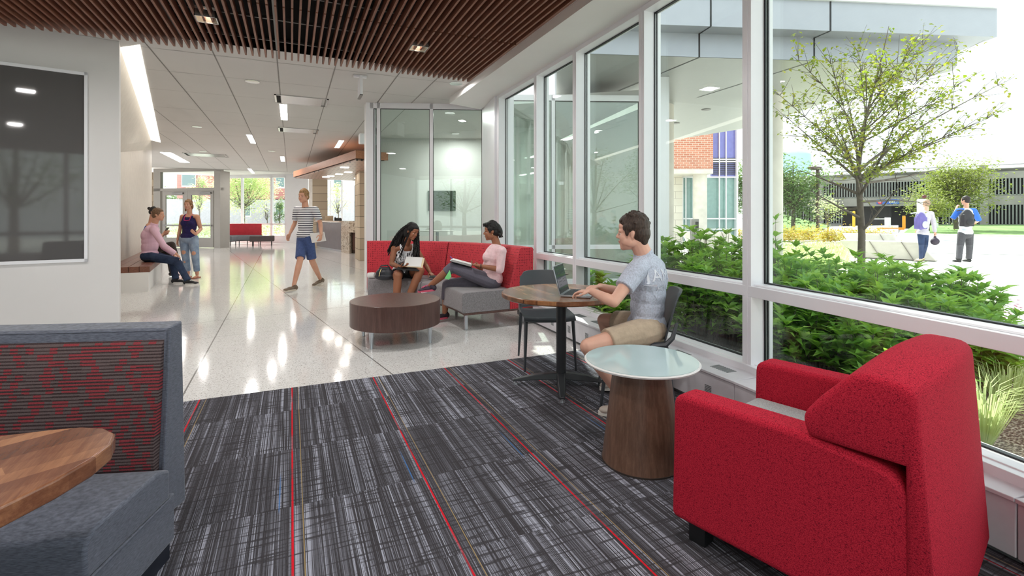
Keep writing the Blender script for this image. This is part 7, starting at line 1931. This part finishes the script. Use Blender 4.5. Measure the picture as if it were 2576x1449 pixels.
far_tree('large pale leafed tree outside the far windows', 612, 38, 6.2, 2.5, L_LIME, 21, n=6500, ls=.19, cz=3.6, clumps=36, trunk=.12)
far_tree('small dark conical tree outside the far right window', 702, 44, 3.6, .8, L_DARK, 22, n=700, ls=.2, cz=2.0, trunk=.06)
far_tree('thin bare young tree outside the far middle window', 671, 44, 3.0, .6, L_OLV, 23, n=90, ls=.16, cz=2.0, trunk=.05)
far_tree('thin pale green tree seen through the door transom', 500, 38, 5.3, .8, L_LIME, 24, n=900, ls=.2, cz=3.4, trunk=.07)
far_tree('green trees seen through the left entrance door', 432, 60, 5.2, 2.6, L_DARK, 25, n=1600, ls=.4, cz=3.0, trunk=.1)
far_tree('leafy tree seen behind the reception desk window', 850, 40, 4.5, 1.2, L_LIME, 26, n=700, ls=.2, cz=3.0, trunk=.06)
rnd = random.Random(31); g = MB()
for k in range(3000):
    u = rnd.uniform(405, 760); d = rnd.choice((rnd.uniform(32, 36), rnd.uniform(42, 45))); c = GD(u, 0, d); p = c+V(rnd.gauss(0, .1), 0, rnd.uniform(0, .75)); a = rnd.uniform(0, 2*PI)
    leafquad(g, p, V(math.cos(a), math.sin(a), .4).normalized(), V(0, 0, 1), .3, .16)
c = GD(600, 0, 40); single('border_planting', g, L_LIME, 'bright green border planting outside the far windows', 'planting', (c.x, c.y, 0), kind='stuff', smooth=0)
# trees behind the building, mirrored in the dark glass panel and the vestibule glass
for i, (x, y) in enumerate(((-5.5, -11), (-2.2, -10), (1.2, -12), (4.6, -10.5))):
    rnd = random.Random(60+i)
    t = thing('tree', 'leafy tree mirrored in the dark glass panel', 'tree', (x, y, 0), group='trees mirrored in the dark glass')
    lv = MB(); m = MB().tube([(x, y, 0), (x, y, 1.6), (x+.1, y, 5.2)], [.16, .12, .03], 8)
    cl = [V(x, y, 0)+V(rnd.gauss(0, .9), rnd.gauss(0, .7), rnd.uniform(1.8, 4.8)) for _ in range(16)]
    for c_ in cl: tube_branch(m, (x, y, 1.6), c_, .04, .01, rnd, .1, 4)
    for k in range(1700):
        q = cl[rnd.randrange(16)]+V(rnd.gauss(0, .35), rnd.gauss(0, .35), rnd.gauss(0, .3)); a = rnd.uniform(0, 2*PI)
        leafquad(lv, q, V(math.cos(a), math.sin(a), .1).normalized(), V(0, 0, 1), .16, .1)
    part('trunk', m, BARK, t); part('foliage', lv, L_DARK, t, smooth=0)
# ================================================================ camera, world, output settings
cam = bpy.data.cameras.new('camera'); co_ = bpy.data.objects.new('camera', cam); C.objects.link(co_)
cam.sensor_width = 36; cam.lens = FPX/2576*36; cam.shift_y = -(724.5-HOR)/2576.0
cam.clip_start = .05; cam.clip_end = 500
co_.location = (0, 0, EYE); co_.rotation_euler = (PI/2, 0, -YAW)
sc = bpy.context.scene; sc.camera = co_
w = bpy.data.worlds.new('sky'); sc.world = w; w.use_nodes = True; nt = w.node_tree; nt.nodes.clear()
o = nt.nodes.new('ShaderNodeOutputWorld'); bg = nt.nodes.new('ShaderNodeBackground'); sk = nt.nodes.new('ShaderNodeTexSky')
sk.sky_type = 'NISHITA'; sk.sun_disc = False; sk.sun_elevation = R(48); sk.sun_rotation = R(-115); sk.air_density = 1.0; sk.dust_density = 3.0; sk.ozone_density = 1
hs = nt.nodes.new('ShaderNodeMix'); hs.data_type = 'RGBA'; hs.inputs[0].default_value = .88; hs.inputs[7].default_value = (3.2, 3.3, 3.4, 1)
nt.links.new(sk.outputs[0], hs.inputs[6]); nt.links.new(hs.outputs[2], bg.inputs[0]); nt.links.new(bg.outputs[0], o.inputs[0])
bg.inputs[1].default_value = SKY
def lamp(kind, name, loc, energy, color=(1, 1, 1), rot=None, size=None, sy=None):
    l = bpy.data.lights.new(name, kind); l.energy = energy; l.color = color
    if size is not None:
        if kind == 'AREA':
            l.shape = 'RECTANGLE' if sy else 'SQUARE'; l.size = size
            if sy: l.size_y = sy
        elif kind == 'SUN': l.angle = size
        else: l.shadow_soft_size = size
    o = bpy.data.objects.new(name, l); o.location = loc; C.objects.link(o)
    if rot: o.rotation_euler = rot
    return o
# sunlight from behind-left of the building, as the shadows on the plaza show
sd_ = V(*SUN_DIR).normalized()
s = lamp('SUN', 'sun', (0, 0, 30), SUNE, (1, .96, .9), size=R(.6)); s.rotation_euler = sd_.to_track_quat('-Z', 'Y').to_euler()
sc.view_settings.view_transform = 'Standard'; sc.view_settings.look = 'None'; sc.view_settings.gamma = 1; sc.view_settings.use_curve_mapping = False
sc.view_settings.exposure = EXPO
cy = sc.cycles
cy.max_bounces = 12; cy.diffuse_bounces = 6; cy.glossy_bounces = 5; cy.transparent_max_bounces = 24; cy.transmission_bounces = 6
cy.sample_clamp_indirect = 8; cy.caustics_reflective = False; cy.caustics_refractive = False
try: cy.use_denoising = True
except Exception: pass
for i, (p, k) in enumerate(LIGHTS):
    e = {'spot': 8, 'bar': 13, 'sq': 18}[k]
    if p[0] > 2.5: e = 30
    o = lamp('AREA', 'lamp_glow', (p[0], p[1], p[2]-.03), e*LAMPK, (1, .97, .94), size=.17 if k != 'bar' else .12, sy=None if k != 'bar' else 1.3)
